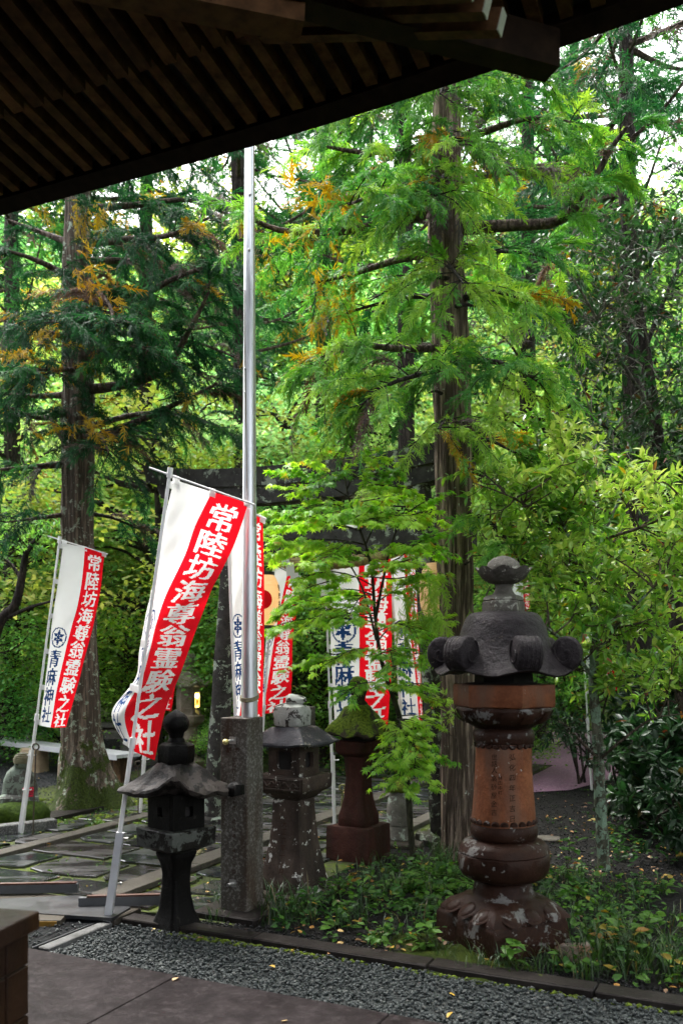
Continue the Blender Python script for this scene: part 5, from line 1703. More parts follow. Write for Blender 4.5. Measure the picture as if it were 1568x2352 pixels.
# ---- cedars -------------------------------------------------------
def trunk_mesh(name, pts, radii, root, mat, sides=56, rings=90, ridge=0.12, flare=None, seed=0):
    cp = smooth_path(pts, rings)
    rs = np.interp(np.linspace(0, 1, rings), np.linspace(0, 1, len(radii)), radii)
    vs, fs = [], []
    for i, p in enumerate(cp):
        for k in range(sides):
            a = 2 * math.pi * k / sides
            r = rs[i]
            z = p.z
            nz = noise.noise(Vector((math.cos(a) * 9 * 1.0, math.sin(a) * 9, z * 1.1 + seed)))
            n2 = noise.noise(Vector((math.cos(a) * 3, math.sin(a) * 3, z * 2.2 + seed * 2)))
            n3 = noise.noise(Vector((math.cos(a) * 24, math.sin(a) * 24, z * 2.5 + seed)))
            r *= 1 + ridge * (abs(nz) * 1.8 - .4) + 0.06 * n2 + ridge * .7 * n3
            if flare and z < flare[0]:
                f = (1 - max(z, 0) / flare[0])
                r *= 1 + flare[1] * f ** 1.7 * (0.65 + 0.55 * math.sin(a * 3 + 1.2 + .6 * math.sin(a)) + .3 * max(0, math.cos(a - flare[2])))
            vs.append(p + Vector((math.cos(a) * r, math.sin(a) * r, 0)))
    for i in range(rings - 1):
        for k in range(sides):
            k2 = (k + 1) % sides
            fs.append((i * sides + k, i * sides + k2, (i + 1) * sides + k2, (i + 1) * sides + k))
    return mesh_obj(name, vs, fs, mat, root, 180)

def cedar(label, seed, trunk, radii, limbs, barkm, tint, dead=.05, gold=.09, sp=0.115, side=0.62, bright=None, sprays=SPRAYS, flare=None, extra=None, sidejit=.35, den=.027, name='cedar_tree'):
    rng = np.random.default_rng(seed)
    base = Vector(trunk[0]); base.z = 0
    t = thing(name, label, 'tree', base)
    far = sprays is not SPRAYS
    trunk_mesh('trunk', trunk, radii, t, barkm, sides=20 if far else 56, rings=40 if far else 90, flare=flare, seed=seed)
    loc, dr, sz, ti = [], [], [], []
    TW = Mesh()
    for L in limbs:
        pts, r0 = [Vector(p) for p in L[0]], L[1]
        dens = L[2] if len(L) > 2 else 1.0
        start = L[3] if len(L) > 3 else .18
        n = max(6, int(10 * sum((pts[i + 1] - pts[i]).length for i in range(len(pts) - 1))))
        path_ = smooth_path(pts, n)
        Mesh().tube(path_, list(np.linspace(r0, max(.006, r0 * .22), n)), 5 if far else 8).obj('limb', MB_limb if r0 > .03 else MB_dark, t, 60)
        ln = sum((path_[i + 1] - path_[i]).length for i in range(n - 1))
        m = int(ln * (1 - start) / sp * dens)
        ltint = rng.normal(0, .05)
        for k in range(m):
            f = start + (1 - start) * (k + rng.random()) / m
            i = min(int(f * (n - 1)), n - 2)
            p = path_[i].lerp(path_[i + 1], f * (n - 1) - i)
            tg = (path_[i + 1] - path_[i]).normalized()
            lat = tg.cross(Vector((0, 0, 1)))
            lat = lat.normalized() if lat.length > .05 else Vector((1, 0, 0))
            sg = 1 if rng.random() < .5 else -1
            d = (tg * rng.uniform(.2, .9) + lat * sg * rng.uniform(.3, 1.0) + Vector((0, 0, rng.uniform(-.25, .55))) + Vector(rng.normal(0, .15, 3))).normalized()
            l2 = side * rng.uniform(.45, 1.15) * (1.15 - .4 * f)
            droop = rng.uniform(.15, .65)
            sub = [p + d * l2 * q + Vector((0, 0, -droop * l2 * q * q)) for q in np.linspace(0, 1, 7)]
            TW.tube(sub[::2], list(np.linspace(.0065, .0022, 4)), 3, cap=False)
            x = rng.random()
            if x < dead: tb = rng.uniform(.0, .11)
            elif x < dead + gold: tb = rng.uniform(.16, .28)
            else: tb = None
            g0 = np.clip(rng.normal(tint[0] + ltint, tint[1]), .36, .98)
            ns = max(3, int(l2 / den))
            for q in range(ns):
                ff = .12 + .88 * (q + rng.random()) / ns
                ii = min(int(ff * 6), 5)
                pp = sub[ii].lerp(sub[ii + 1], ff * 6 - ii)
                t2 = (sub[ii + 1] - sub[ii]).normalized()
                la = t2.cross(Vector((0, 0, 1)))
                la = la.normalized() if la.length > .05 else Vector((1, 0, 0))
                dd = t2 * rng.uniform(.5, 1.1) + la * rng.uniform(-.9, .9) + Vector((0, 0, rng.uniform(-.35, .35)))
                loc.append(arr(pp)); dr.append(arr(dd)); sz.append(rng.uniform(.6, 1.05))
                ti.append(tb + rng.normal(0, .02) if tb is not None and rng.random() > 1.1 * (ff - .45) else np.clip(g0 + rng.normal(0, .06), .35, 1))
    if extra:
        for (p, cnt, rad, tt, vert) in extra:
            for _ in range(cnt):
                loc.append(arr(p) + rng.normal(0, 1, 3) * np.array(rad)); v_ = rng.normal(0, .4, 3)
                dr.append(np.array([v_[0], v_[1], -1 if vert else v_[2]])); sz.append(rng.uniform(.7, 1.2)); ti.append(np.clip(rng.normal(tt, .03), 0, 1))
    loc, dr, sz, ti = map(np.array, (loc, dr, sz, ti))
    R = frames(dr, roll=rng.normal(0, .5, len(loc))) * sz[:, None, None]
    B = Big()
    for k, b in enumerate(sprays):
        s = slice(k, None, len(sprays))
        B.inst(b, R[s], loc[s], ti[s])
    cr = B.obj('crown', ML_cedar, t)
    TW.obj('twigs', MB_dark, t)['kind'] = 'stuff'
    return t, len(loc)

def PP(d, *pts):
    """pixels (with depth offsets) -> points"""
    return [P(p[0], p[1], d + (p[2] if len(p) > 2 else 0)) for p in pts]
def auto_limbs(trunk_pts, rng, zmin, zmax, n, lmin, lmax, r0, dens=1.0, azr=None, rise=.12):
    out = []
    tp = smooth_path(trunk_pts, 60)
    for i in range(n):
        z = zmin + (zmax - zmin) * (i + rng.random()) / n
        p = min(tp, key=lambda q: abs(q.z - z))
        a = rng.uniform(0, 2 * math.pi) if azr is None else rng.uniform(*azr)
        L = lmin + (lmax - lmin) * rng.random()
        d = Vector((math.cos(a), math.sin(a), rng.normal(rise, .12)))
        out.append(([p, p + d * L * .5 + Vector((0, 0, -.06 * L)), p + d * L + Vector((0, 0, .05 * L))], r0 * rng.uniform(.7, 1.2), dens))
    return out
NSP = 0
def count_sprays(r):
    global NSP
    NSP += r[1]

# right cedar
d = 7.5
tr = PP(d, (1057, 1962), (1052, 1700), (1047, 1400), (1042, 1100), (1034, 800), (1024, 540), (1024, 330), (1032, 100), (1040, -120), (1046, -420))
rng = np.random.default_rng(21)
limbs = [
    (PP(d, (1000, 482), (900, 512, -.1), (770, 532, -.25), (640, 528, -.4), (540, 480, -.5)), .055, 1.0, .25),
    (PP(d, (1055, 525), (1180, 517, -.15), (1280, 508, -.3), (1345, 445, -.45), (1400, 345, -.6), (1440, 290, -.7)), .058, 1.0, .35),
    (PP(d, (990, 580), (900, 600, .2), (800, 632, .35), (690, 655, .5)), .042, .9, .3),
    (PP(d, (1050, 690), (1130, 670, -.35), (1210, 690, -.6)), .030, 1.3, .3),
    (PP(d, (1010, 800), (900, 800, -.4), (800, 790, -.7), (730, 830, -.8)), .036, 1.4, .15),
    (PP(d, (1040, 830), (1000, 850, -.5), (900, 880, -.9), (830, 930, -1.0)), .030, 1.5, .1),
    (PP(d, (1060, 830), (1130, 830, -.5), (1190, 850, -.8), (1240, 880, -.9)), .028, 1.3, .15),
    (PP(d, (1020, 690), (960, 680, .3), (860, 700, .5), (760, 730, .6)), .03, 1.0, .2),
    (PP(d, (1060, 1010), (1120, 1010, -.4), (1180, 1040, -.6)), .024, 1.0, .2),
    (PP(d, (1062, 1180), (1110, 1190, -.3), (1165, 1240, -.5), (1200, 1310, -.6)), .022, .9, .3),
    (PP(d, (1062, 1080), (1100, 1090, .3), (1150, 1120, .4)), .022, .8, .3),
    (PP(d, (1015, 1160), (950, 1165, .2), (880, 1160, .3)), .012, .35, .5),
    (PP(d, (1020, 330), (930, 345, -.3), (830, 350, -.5), (720, 330, -.6)), .040, 1.0, .2),
    (PP(d, (1040, 330), (1120, 300, -.2), (1220, 270, -.4), (1310, 280, -.5)), .038, 1.1, .2),
    (PP(d, (1030, 200), (930, 230, .2), (820, 270, .3)), .034, 1.0, .2),
    (PP(d, (1040, 200), (1140, 170, .2), (1260, 190, .3)), .034, 1.0, .2),
    (PP(d, (1055, 560), (1120, 575, .4), (1230, 585, .7), (1300, 620, .9)), .024, .9, .25),
    (PP(d, (1010, 440), (960, 420, -.5), (880, 440, -1.0), (800, 470, -1.3)), .034, 1.1, .2),
    (PP(d, (1045, 420), (1130, 400, .3), (1230, 390, .5), (1330, 350, .6)), .034, 1.1, .2),
    (PP(d, (1010, 560), (930, 640, .5), (850, 690, .8)), .024, .8, .2),
]
limbs += [(PP(d, (1030, 290), (1036, 310, -.5), (1046, 335, -1.0)), .022, 1.2, .2), (PP(d, (1022, 400), (1010, 420, -.5), (1000, 450, -1.1)), .024, 1.2, .2), (PP(d, (1026, 610), (1040, 620, -.5), (1062, 650, -1.1)), .022, 1.1, .2), (PP(d, (1028, 180), (1020, 190, -.5), (1010, 215, -1.0)), .022, 1.2, .2), (PP(d, (1036, 960), (1022, 965, -.4), (1005, 985, -.8)), .016, .9, .2)]
limbs += [(PP(d, (1040, 706, -.10), (1068, 700, -.22), (1092, 704, -.28)), .024, 0), (PP(d, (1015, 905, -.1), (1000, 898, -.2), (985, 902, -.26)), .016, 0), (PP(d, (1060, 1300, -.1), (1078, 1290, -.2)), .014, 0), (PP(d, (1050, 1490, -.12), (1058, 1484, -.2)), .018, 0), (PP(d, (1030, 640, -.12), (1000, 636, -.2), (985, 628, -.24)), .020, 0)]
limbs += auto_limbs(tr, rng, 6.1, 9.4, 12, 1.0, 1.9, .035)
ex = [(P(975, 1385, d - .7), 60, (.11, .10, .13), .97, True), (P(1010, 455, d - .22), 26, (.05, .04, .10), .02, True), (P(985, 335, d - .3), 24, (.09, .05, .07), .03, True), (P(1300, 420, d - .4), 10, (.1, .1, .06), .03, True),
      (P(745, 445, d - .6), 22, (.10, .10, .07), .22, False), (P(760, 690, d + .3), 36, (.15, .15, .12), .27, True), (P(690, 560, d - .4), 16, (.2, .2, .1), .26, False)]
count_sprays(cedar('tall cedar with reddish bark standing beyond the lanterns on the right', 21, tr, [.155, .138, .140, .148, .150, .138, .118, .10, .085, .05], limbs, MB_red, (.86, .09), dead=.05, gold=.055, sp=.085, flare=(.35, .16, 4), extra=ex))

# left cedar: darker needle tint paints in its shade
d = 9.76
tr = PP(d, (195, 1858), (188, 1700), (182, 1450), (178, 1200), (180, 950), (178, 700), (180, 480), (185, 250), (190, -100))
rng = np.random.default_rng(22)
limbs = [
    (PP(d, (205, 895), (300, 880, -.3), (380, 845, -.5), (440, 750, -.7), (480, 670, -.8)), .06, 1.2, .2),
    (PP(d, (205, 700), (300, 690, -.3), (400, 640, -.6), (510, 600, -.8)), .055, 1.3, .1),
    (PP(d, (205, 1010), (300, 975, -.5), (400, 930, -.8), (500, 880, -1.0)), .05, 1.1, .15),
    (PP(d, (160, 1065), (80, 1072, -.3), (-20, 1080, -.5)), .045, .9, .2),
    (PP(d, (160, 945), (90, 960, -.6), (10, 930, -1.0)), .042, 1.1, .2),
    (PP(d, (160, 905), (80, 910, .2), (-30, 900, .4)), .042, 1.1, .2),
    (PP(d, (165, 780), (90, 760, -.5), (0, 760, -.9)), .042, 1.2, .1),
    (PP(d, (165, 640), (90, 600, -.5), (0, 570, -.8)), .045, 1.2, .1),
    (PP(d, (195, 560), (290, 550, -.5), (390, 540, -.9), (480, 500, -1.0)), .05, 1.3, .1),
    (PP(d, (165, 560), (100, 535, .2), (20, 505, .4)), .042, .8, .3),
    (PP(d, (200, 480), (320, 470, .0), (430, 460, .1), (540, 500, .1)), .045, 1.1, .1),
    (PP(d, (205, 820), (270, 790, -1.0), (330, 800, -1.6)), .038, 1.3, .1),
    (PP(d, (190, 1000), (230, 1000, -.8), (250, 1040, -1.3)), .034, 1.2, .1),
    (PP(d, (200, 640), (250, 700, -1.0), (260, 740, -1.6)), .036, 1.2, .1),
    (PP(d, (170, 740), (150, 720, -1.0), (120, 740, -1.6)), .036, 1.2, .1),
    (PP(d, (160, 1180), (90, 1190, -.2), (10, 1200, -.3)), .032, .9, .2),
    (PP(d, (205, 1180), (260, 1190, .3), (330, 1220, .5)), .026, 1.0, .3),
    (PP(d, (205, 760), (330, 770, .2), (460, 790, .3), (560, 830, .3)), .04, 1.2, .2),
    (PP(d, (205, 980), (330, 950, .4), (450, 960, .6), (540, 1000, .7)), .036, 1.0, .2),
    (PP(d, (200, 600), (300, 600, .6), (420, 620, .9), (560, 660, 1.0)), .045, 1.1, .1),
    (PP(d, (175, 850), (130, 850, -1.0), (60, 850, -1.5)), .035, 1.2, .1),
]
limbs += auto_limbs(tr, rng, 6.3, 8.5, 8, 1.2, 2.2, .04)
ex = [(P(205, 660, d - 1.2), 34, (.16, .15, .16), .20, False), (P(190, 980, d - 1.3), 24, (.25, .12, .08), .24, False), (P(90, 830, d - 1.3), 20, (.16, .1, .1), .20, False), (P(215, 490, d - .5), 24, (.15, .1, .12), .27, True)]
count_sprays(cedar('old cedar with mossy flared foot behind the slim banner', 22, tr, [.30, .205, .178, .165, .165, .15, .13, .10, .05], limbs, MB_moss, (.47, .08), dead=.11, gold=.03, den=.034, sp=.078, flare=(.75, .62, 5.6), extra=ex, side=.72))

# cedars further back
d = 12.0
tr = PP(d, (1300, 1790), (1300, 1300), (1440, 700), (1470, 300), (1490, -300))
tr = PP(d, (1470, 1790), (1465, 1300), (1450, 800), (1440, 400), (1436, 100), (1430, -300))
rng = np.random.default_rng(23)
limbs = auto_limbs(tr, rng, 6.0, 11.5, 30, 1.0, 2.3, .045, 1.0)
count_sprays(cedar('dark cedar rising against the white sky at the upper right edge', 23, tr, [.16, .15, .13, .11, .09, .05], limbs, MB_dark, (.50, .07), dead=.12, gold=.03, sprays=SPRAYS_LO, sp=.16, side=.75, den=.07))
d = 14.5
tr = PP(d, (560, 1740), (556, 1300), (552, 800), (545, 300), (540, -200))
limbs = auto_limbs(tr, np.random.default_rng(25), 6.2, 12.5, 32, 1.0, 2.5, .04, .8)
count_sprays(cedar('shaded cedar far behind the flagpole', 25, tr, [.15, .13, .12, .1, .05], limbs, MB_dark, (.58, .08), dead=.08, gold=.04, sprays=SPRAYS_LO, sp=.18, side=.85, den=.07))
FAR = bpy.data.objects[[o.name for o in bpy.data.objects if o.get('label') == 'shaded cedar far behind the flagpole'][0]]
def copy_far(px, d, rot, sc, lab):
    o = FAR.copy(); COL.objects.link(o); o['label'] = lab
    o.location = (P(px, HY, d).x, d, 0); o.rotation_euler = (0, 0, rot); o.scale = (sc, sc, sc)
    for ch in FAR.children:
        q = ch.copy(); COL.objects.link(q); q.parent = o
copy_far(935, 13.5, 1.1, .98, 'slender cedar far behind the stone gate')
copy_far(330, 17.0, 2.3, 1.12, 'distant cedar between the left cedar and the flagpole')
copy_far(735, 18.0, 3.4, 1.15, 'distant cedar right of the flagpole')
copy_far(1210, 16.0, 4.4, 1.1, 'distant cedar between the reddish cedar and the glossy tree')
copy_far(30, 15.0, 5.3, 1.05, 'distant cedar at the left edge behind the banner')
copy_far(1330, 19.0, .5, 1.2, 'distant cedar behind the bare twigs of the glossy tree')
print('sprays', NSP)

# ---- young maple ---------------------------------------------------
def maple():
    rng = np.random.default_rng(31)
    d = 7.0
    base = G(951, 1996)
    t = thing('maple_sapling', 'young green maple with star shaped leaves in front of the banners', 'tree', base)
    tk = PP(d, (951, 1998), (942, 1900), (931, 1740), (918, 1650), (890, 1565), (872, 1500), (860, 1400), (852, 1300), (826, 1215), (800, 1140), (785, 1060))
    path_ = smooth_path(tk, 50)
    Mesh().tube(path_, list(np.linspace(.027, .004, 50)), 10).obj('trunk', MB_maple, t, 60)
    st = smooth_path(PP(d, (862, 1420), (880, 1330, -.1), (898, 1250, -.2), (930, 1170, -.25)), 14)
    Mesh().tube(st, list(np.linspace(.013, .003, 14)), 8).obj('stem', MB_maple, t, 60)
    st2 = smooth_path(PP(d, (864, 1470), (835, 1360, .2), (800, 1290, .3), (770, 1230, .35)), 14)
    Mesh().tube(st2, list(np.linspace(.011, .003, 14)), 8).obj('stem', MB_maple, t, 60)
    B = [((820, 1200), (690, 1120, -.3)), ((826, 1215), (640, 1175, -.2)), ((800, 1140), (905, 1085, -.2)), ((805, 1150), (960, 1150, .2)), ((790, 1080), (715, 1060, .2)), ((785, 1065), (800, 1035, 0)), ((790, 1090), (740, 1100, -.4)),
         ((840, 1260), (650, 1235, -.4)), ((845, 1270), (625, 1275, .1)), ((850, 1300), (985, 1230, -.3)), ((898, 1250), (1005, 1265, .2)), ((930, 1180), (985, 1150, -.2)), ((858, 1340), (690, 1330, -.5)), ((855, 1330), (640, 1395, .2)),
         ((858, 1380), (970, 1320, -.4)), ((880, 1330), (1005, 1330, .3)), ((860, 1420), (720, 1425, -.3)), ((860, 1430), (625, 1440, -.2)), ((800, 1290), (690, 1270, .6)), ((770, 1240), (700, 1200, .5)), ((835, 1360), (740, 1370, .5)),
         ((864, 1450), (960, 1450, -.4)), ((868, 1480), (1000, 1420, .3)), ((872, 1500), (770, 1515, -.5)), ((872, 1510), (700, 1520, .2)), ((880, 1540), (985, 1510, -.3)), ((885, 1560), (800, 1590, -.4)), ((895, 1580), (1000, 1600, .1)), ((900, 1600), (960, 1570, -.5)),
         ((912, 1640), (905, 1690, -.4)), ((918, 1650), (985, 1660, -.2)), ((918, 1660), (892, 1745, -.35)), ((925, 1700), (995, 1730, .1)), ((925, 1700), (915, 1795, -.45)), ((931, 1740), (965, 1800, -.3)), ((931, 1730), (950, 1765, -.5)), ((920, 1670), (955, 1720, -.5)),
         ((890, 1230), (870, 1160, -.5)), ((852, 1300), (760, 1280, -.6)), ((858, 1360), (800, 1420, -.6)), ((868, 1490), (905, 1540, -.6)), ((826, 1215), (880, 1200, -.6)), ((800, 1140), (660, 1080, -.2)), ((795, 1120), (860, 1050, -.3)), ((800, 1140), (930, 1120, -.4)), ((810, 1170), (700, 1170, -.5)), ((815, 1180), (940, 1190, -.5)), ((790, 1090), (830, 1040, .1)), ((815, 1190), (620, 1215, .2)), ((930, 1180), (1000, 1190, .1)), ((826, 1215), (760, 1180, -.6)), ((890, 1260), (950, 1250, -.6)), ((785, 1070), (760, 1030, 0)), ((840, 1250), (700, 1290, -.7)), ((855, 1320), (930, 1290, -.7)), ((860, 1400), (680, 1390, -.1))]
    Lv = Leaves()
    TW = Mesh()
    allp = path_ + st + st2
    for a, b in B:
        pa = P(a[0], a[1], d); pa = min(allp, key=lambda q: (q - pa).length)
        pb = P(b[0], b[1], d + b[2])
        br = bend(pa, pb, rng, sag=-.10, wob=.04, n=9)
        TW.tube(br, list(np.linspace(.006, .0018, 9)), 5, cap=False)
        L = (pb - pa).length
        tint0 = np.clip(rng.normal(.78, .14), .35, 1)
        ntw = max(6, int(L / .028))
        for k in range(ntw):
            f = .25 + .75 * (k + rng.random()) / ntw
            i = min(int(f * 8), 7); p = br[i].lerp(br[i + 1], f * 8 - i)
            tg = (br[i + 1] - br[i]).normalized()
            la = tg.cross(Vector((0, 0, 1))).normalized()
            dd = (tg * rng.uniform(.4, 1.0) + la * rng.choice([-1, 1]) * rng.uniform(.3, 1.0) + Vector((0, 0, rng.uniform(-.25, .12)))).normalized()
            l2 = rng.uniform(.08, .22)
            tw = [p, p + dd * l2 * .5 + Vector((0, 0, .006)), p + dd * l2 + Vector((0, 0, -.012))]
            TW.tube(tw, [.002, .0015, .001], 4, cap=False)
            for q in range(int(4 + l2 / .035)):
                pp = p + dd * l2 * rng.uniform(.25, 1.05) + Vector((0, 0, -.006))
                ang = rng.uniform(-1.2, 1.2)
                ld = (dd * math.cos(ang) + dd.cross(Vector((0, 0, 1))) * math.sin(ang)) + Vector((0, 0, rng.uniform(-.75, -.10)))
                Lv.add(pp, ld, rng.uniform(.06, .10), np.clip(tint0 + rng.normal(0, .12), .2, 1) if rng.random() > .02 else .06)
    TW.obj('twigs', MB_maple, t)['kind'] = 'stuff'
    Lv.build(t, LEAF_STAR, ML_maple, rng, singles=300, rollsd=.4)
    print('maple leaves', len(Lv.p))
maple()

# ---- evergreen shrub on the right ---------------------------------
def branch_plant(t, rng, skeleton, targets, leaf, mat, barkm, size, tint, ntw=7, twl=(.10, .26), nleaf=9, singles=0, upb=.35, twigm=None, tubeR=.008, whorl=True, droopy=0.0, red=.02):
    Lv = Leaves(); TW = Mesh()
    for tg in targets:
        pa = min(skeleton, key=lambda q: (q - tg).length + max(0, q.z - tg.z + .15) * .8)
        br = bend(pa, tg, rng, sag=-.05, wob=.06, n=8)
        TW.tube(br, list(np.linspace(tubeR, tubeR * .3, 8)), 5, cap=False)
        t0 = np.clip(rng.normal(tint[0], tint[1]), .13, 1)
        for k in range(ntw):
            f = .35 + .65 * (k + rng.random()) / ntw
            i = min(int(f * 7), 6); p = br[i].lerp(br[i + 1], f * 7 - i)
            base_d = (br[i + 1] - br[i]).normalized()
            dd = (base_d * .6 + Vector(rng.normal(0, .65, 3)) + Vector((0, 0, upb))).normalized()
            l2 = rng.uniform(*twl)
            TW.tube([p, p + dd * l2 * .55 + Vector((0, 0, -.01)), p + dd * l2], [tubeR * .32, tubeR * .25, tubeR * .15], 4, cap=False)
            for q in range(nleaf):
                ff = rng.uniform(.25, 1.0) if not whorl else 1 - rng.random() ** 1.6 * .8
                pp = p + dd * l2 * ff
                az = rng.uniform(0, 2 * math.pi)
                sx = dd.cross(Vector((0, 0, 1)))
                sx = sx.normalized() if sx.length > .05 else Vector((1, 0, 0))
                sy = dd.cross(sx)
                ld = dd * rng.uniform(.2, .9) + (sx * math.cos(az) + sy * math.sin(az)) * .9 + Vector((0, 0, rng.uniform(-.1, .25) - droopy))
                Lv.add(pp, ld, size * rng.uniform(.65, 1.2), np.clip(t0 + rng.normal(0, .12) + .12 * (ff - .6), .12, 1) if rng.random() > red else rng.uniform(0, .09))
    TW.obj('twigs', twigm or barkm, t)['kind'] = 'stuff'
    Lv.build(t, leaf, mat, rng, singles=singles)
    return len(Lv.p)

def evergreen():
    rng = np.random.default_rng(41)
    d = 6.93
    t = thing('evergreen_shrub', 'tall lime green evergreen shrub with lichened stem beside the tall lantern', 'shrub', G(1386, 2000))
    tk = smooth_path(PP(d, (1386, 2002), (1378, 1850), (1371, 1700), (1362, 1560), (1368, 1430), (1362, 1330)), 40)
    M = Mesh().tube(tk, [.049 - .0006 * i + .004 * math.sin(i * 1.7) for i in range(40)], 14)
    mesh_obj('trunk', [v + noise.noise_vector(v * 14) * .006 for v in M.v], M.f, MB_green, t, 60)
    stems = []
    for pts, r in ((PP(d, (1362, 1400), (1330, 1300, -.1), (1290, 1200, -.2), (1255, 1100, -.2)), .022), (PP(d, (1362, 1340), (1380, 1240, .1), (1420, 1150, .2), (1440, 1060, .2)), .022),
                   (PP(d, (1366, 1500), (1430, 1420, -.3), (1510, 1340, -.5)), .018), (PP(d, (1364, 1560), (1300, 1480, -.4), (1220, 1420, -.6), (1120, 1380, -.6)), .016),
                   (PP(d, (1375, 1745), (1330, 1700, -.2), (1290, 1660, -.3), (1240, 1645, -.3)), .013), (PP(d, (1375, 1745), (1440, 1690, -.2), (1500, 1650, -.3), (1570, 1640, -.2)), .014),
                   (PP(d, (1330, 1300), (1230, 1250, .3), (1130, 1230, .4)), .014), (PP(d, (1290, 1220), (1190, 1150, -.4), (1090, 1110, -.6)), .012), (PP(d, (1380, 1240), (1500, 1200, -.4), (1570, 1150, -.6)), .014)):
        q = smooth_path(pts, 12)
        Mesh().tube(q, list(np.linspace(r, r * .3, 12)), 8).obj('stem', MB_green if r > .015 else MB_limb, t, 60)
        stems += q
    poly = [(1040, 1090), (1090, 1050), (1170, 1020), (1200, 960), (1260, 985), (1340, 1010), (1440, 1060), (1560, 1080), (1620, 1200), (1630, 1500), (1600, 1620), (1480, 1600), (1400, 1580), (1300, 1560), (1235, 1500), (1225, 1430), (1120, 1300), (1060, 1200)]
    def inside(x, y):
        c = False
        j = len(poly) - 1
        for i in range(len(poly)):
            (xi, yi), (xj, yj) = poly[i], poly[j]
            if (yi > y) != (yj > y) and x < (xj - xi) * (y - yi) / (yj - yi) + xi: c = not c
            j = i
        return c
    tg = []
    while len(tg) < 118:
        x, y = rng.uniform(1030, 1640), rng.uniform(950, 1640)
        if inside(x, y): tg.append(P(x, y, d + rng.normal(-.1, .38)))
    n = branch_plant(t, rng, tk[20:] + stems, tg, LEAF_LONG, ML_ever, MB_limb, .086, (.74, .15), ntw=8, nleaf=9, singles=300, upb=.35, droopy=.05)
    print('evergreen leaves', n)
    # low boughs: by the stem and in front of the cedar
    rng = np.random.default_rng(42)
    tg = [P(x, y, d + q) for x, y, q in ((1250, 1660, -.3), (1285, 1690, -.2), (1310, 1720, -.2), (1330, 1740, -.1), (1270, 1640, .1), (1300, 1660, -.4), (1340, 1690, .1))]
    t2 = thing('dark_shrub', 'small dark leaved bush beside the stem of the evergreen shrub', 'shrub', G(1392, 1990))
    sk = smooth_path(PP(d, (1392, 1990), (1385, 1850, .05), (1350, 1740, .0), (1300, 1690, -.1)), 16)
    Mesh().tube(sk, list(np.linspace(.012, .005, 16)), 7).obj('stem', MB_dark, t2, 60)
    branch_plant(t2, rng, sk, tg, LEAF_LONG, ML_dark, MB_dark, .055, (.5, .15), ntw=8, nleaf=9, upb=.1)
    t3 = thing('shrub_seedling', 'pale leaved sprig in front of the reddish cedar trunk', 'shrub', G(1030, 1985))
    sk = smooth_path(PP(6.8, (1040, 1990), (1050, 1800, .1), (1045, 1680, .1), (1020, 1620)), 14)
    Mesh().tube(sk, list(np.linspace(.007, .003, 14)), 6).obj('stem', MB_limb, t3, 60)
    tg = [P(x, y, 6.75 + q) for x, y, q in ((1000, 1590, 0), (1030, 1600, -.1), (975, 1600, .1), (1045, 1650, 0), (1020, 1655, -.1), (1055, 1610, .1))]
    branch_plant(t3, rng, sk, tg, LEAF_LONG, ML_ever, MB_limb, .06, (.72, .1), ntw=3, nleaf=6, tubeR=.005, twl=(.05, .12))
evergreen()

# ---- dark broadleaf tree, upper right ------------------------------
def dark_tree():
    rng = np.random.default_rng(51)
    d = 9.2
    t = thing('broadleaf_tree', 'dark glossy broadleaf tree with pale bare twigs on the right edge', 'tree', G(1590, 1880))
    tk = smooth_path(PP(d, (1590, 1880), (1560, 1500), (1520, 1100), (1480, 800), (1440, 560), (1420, 420)), 40)
    Mesh().tube(tk, list(np.linspace(.10, .02, 40)), 12).obj('trunk', MB_dark, t, 60)
    sk = list(tk[14:])
    for pts, r in ((PP(d, (1500, 950), (1420, 820, -.3), (1340, 680, -.5), (1270, 570, -.6)), .022), (PP(d, (1480, 800), (1540, 650, .2), (1600, 520, .3)), .03), (PP(d, (1520, 1100), (1440, 1020, -.5), (1360, 960, -.8)), .024),
                   (PP(d, (1530, 1150), (1600, 1000, -.3), (1660, 900, -.4)), .03), (PP(d, (1470, 760), (1400, 700, .5), (1330, 760, .8)), .022)):
        q = smooth_path(pts, 14)
        Mesh().tube(q, list(np.linspace(r, r * .3, 14)), 7).obj('limb', MB_twig if r < .023 else MB_dark, t, 60)
        sk += q
    tg = []
    while len(tg) < 150:
        x, y = rng.uniform(1250, 1660), rng.uniform(470, 1120)
        if x < 1310 and (y < 560 or y > 1000): continue
        if x < 1250 + (y - 480) * .0 + 60 * (y > 900): continue
        tg.append(P(x, y, d + rng.normal(0, .6)))
    n = branch_plant(t, rng, sk, tg, LEAF_LONG, ML_dark, MB_twig, .088, (.62, .16), ntw=6, twl=(.12, .35), nleaf=8, upb=.2, singles=0, red=.03)
    # bare pale twigs
    M = Mesh()
    for k in range(34):
        p = P(rng.uniform(1230, 1480), rng.uniform(520, 830), d + rng.normal(-.4, .3))
        q = p + Vector((rng.uniform(.2, .7), rng.normal(0, .2), -rng.uniform(.1, .5)))
        M.tube(bend(p, q, rng, wob=.08), list(np.linspace(.0025, .007, 7)), 4, cap=False)
    M.obj('bare_twigs', MB_twig, t)['kind'] = 'stuff'
    print('dark leaves', n)
dark_tree()

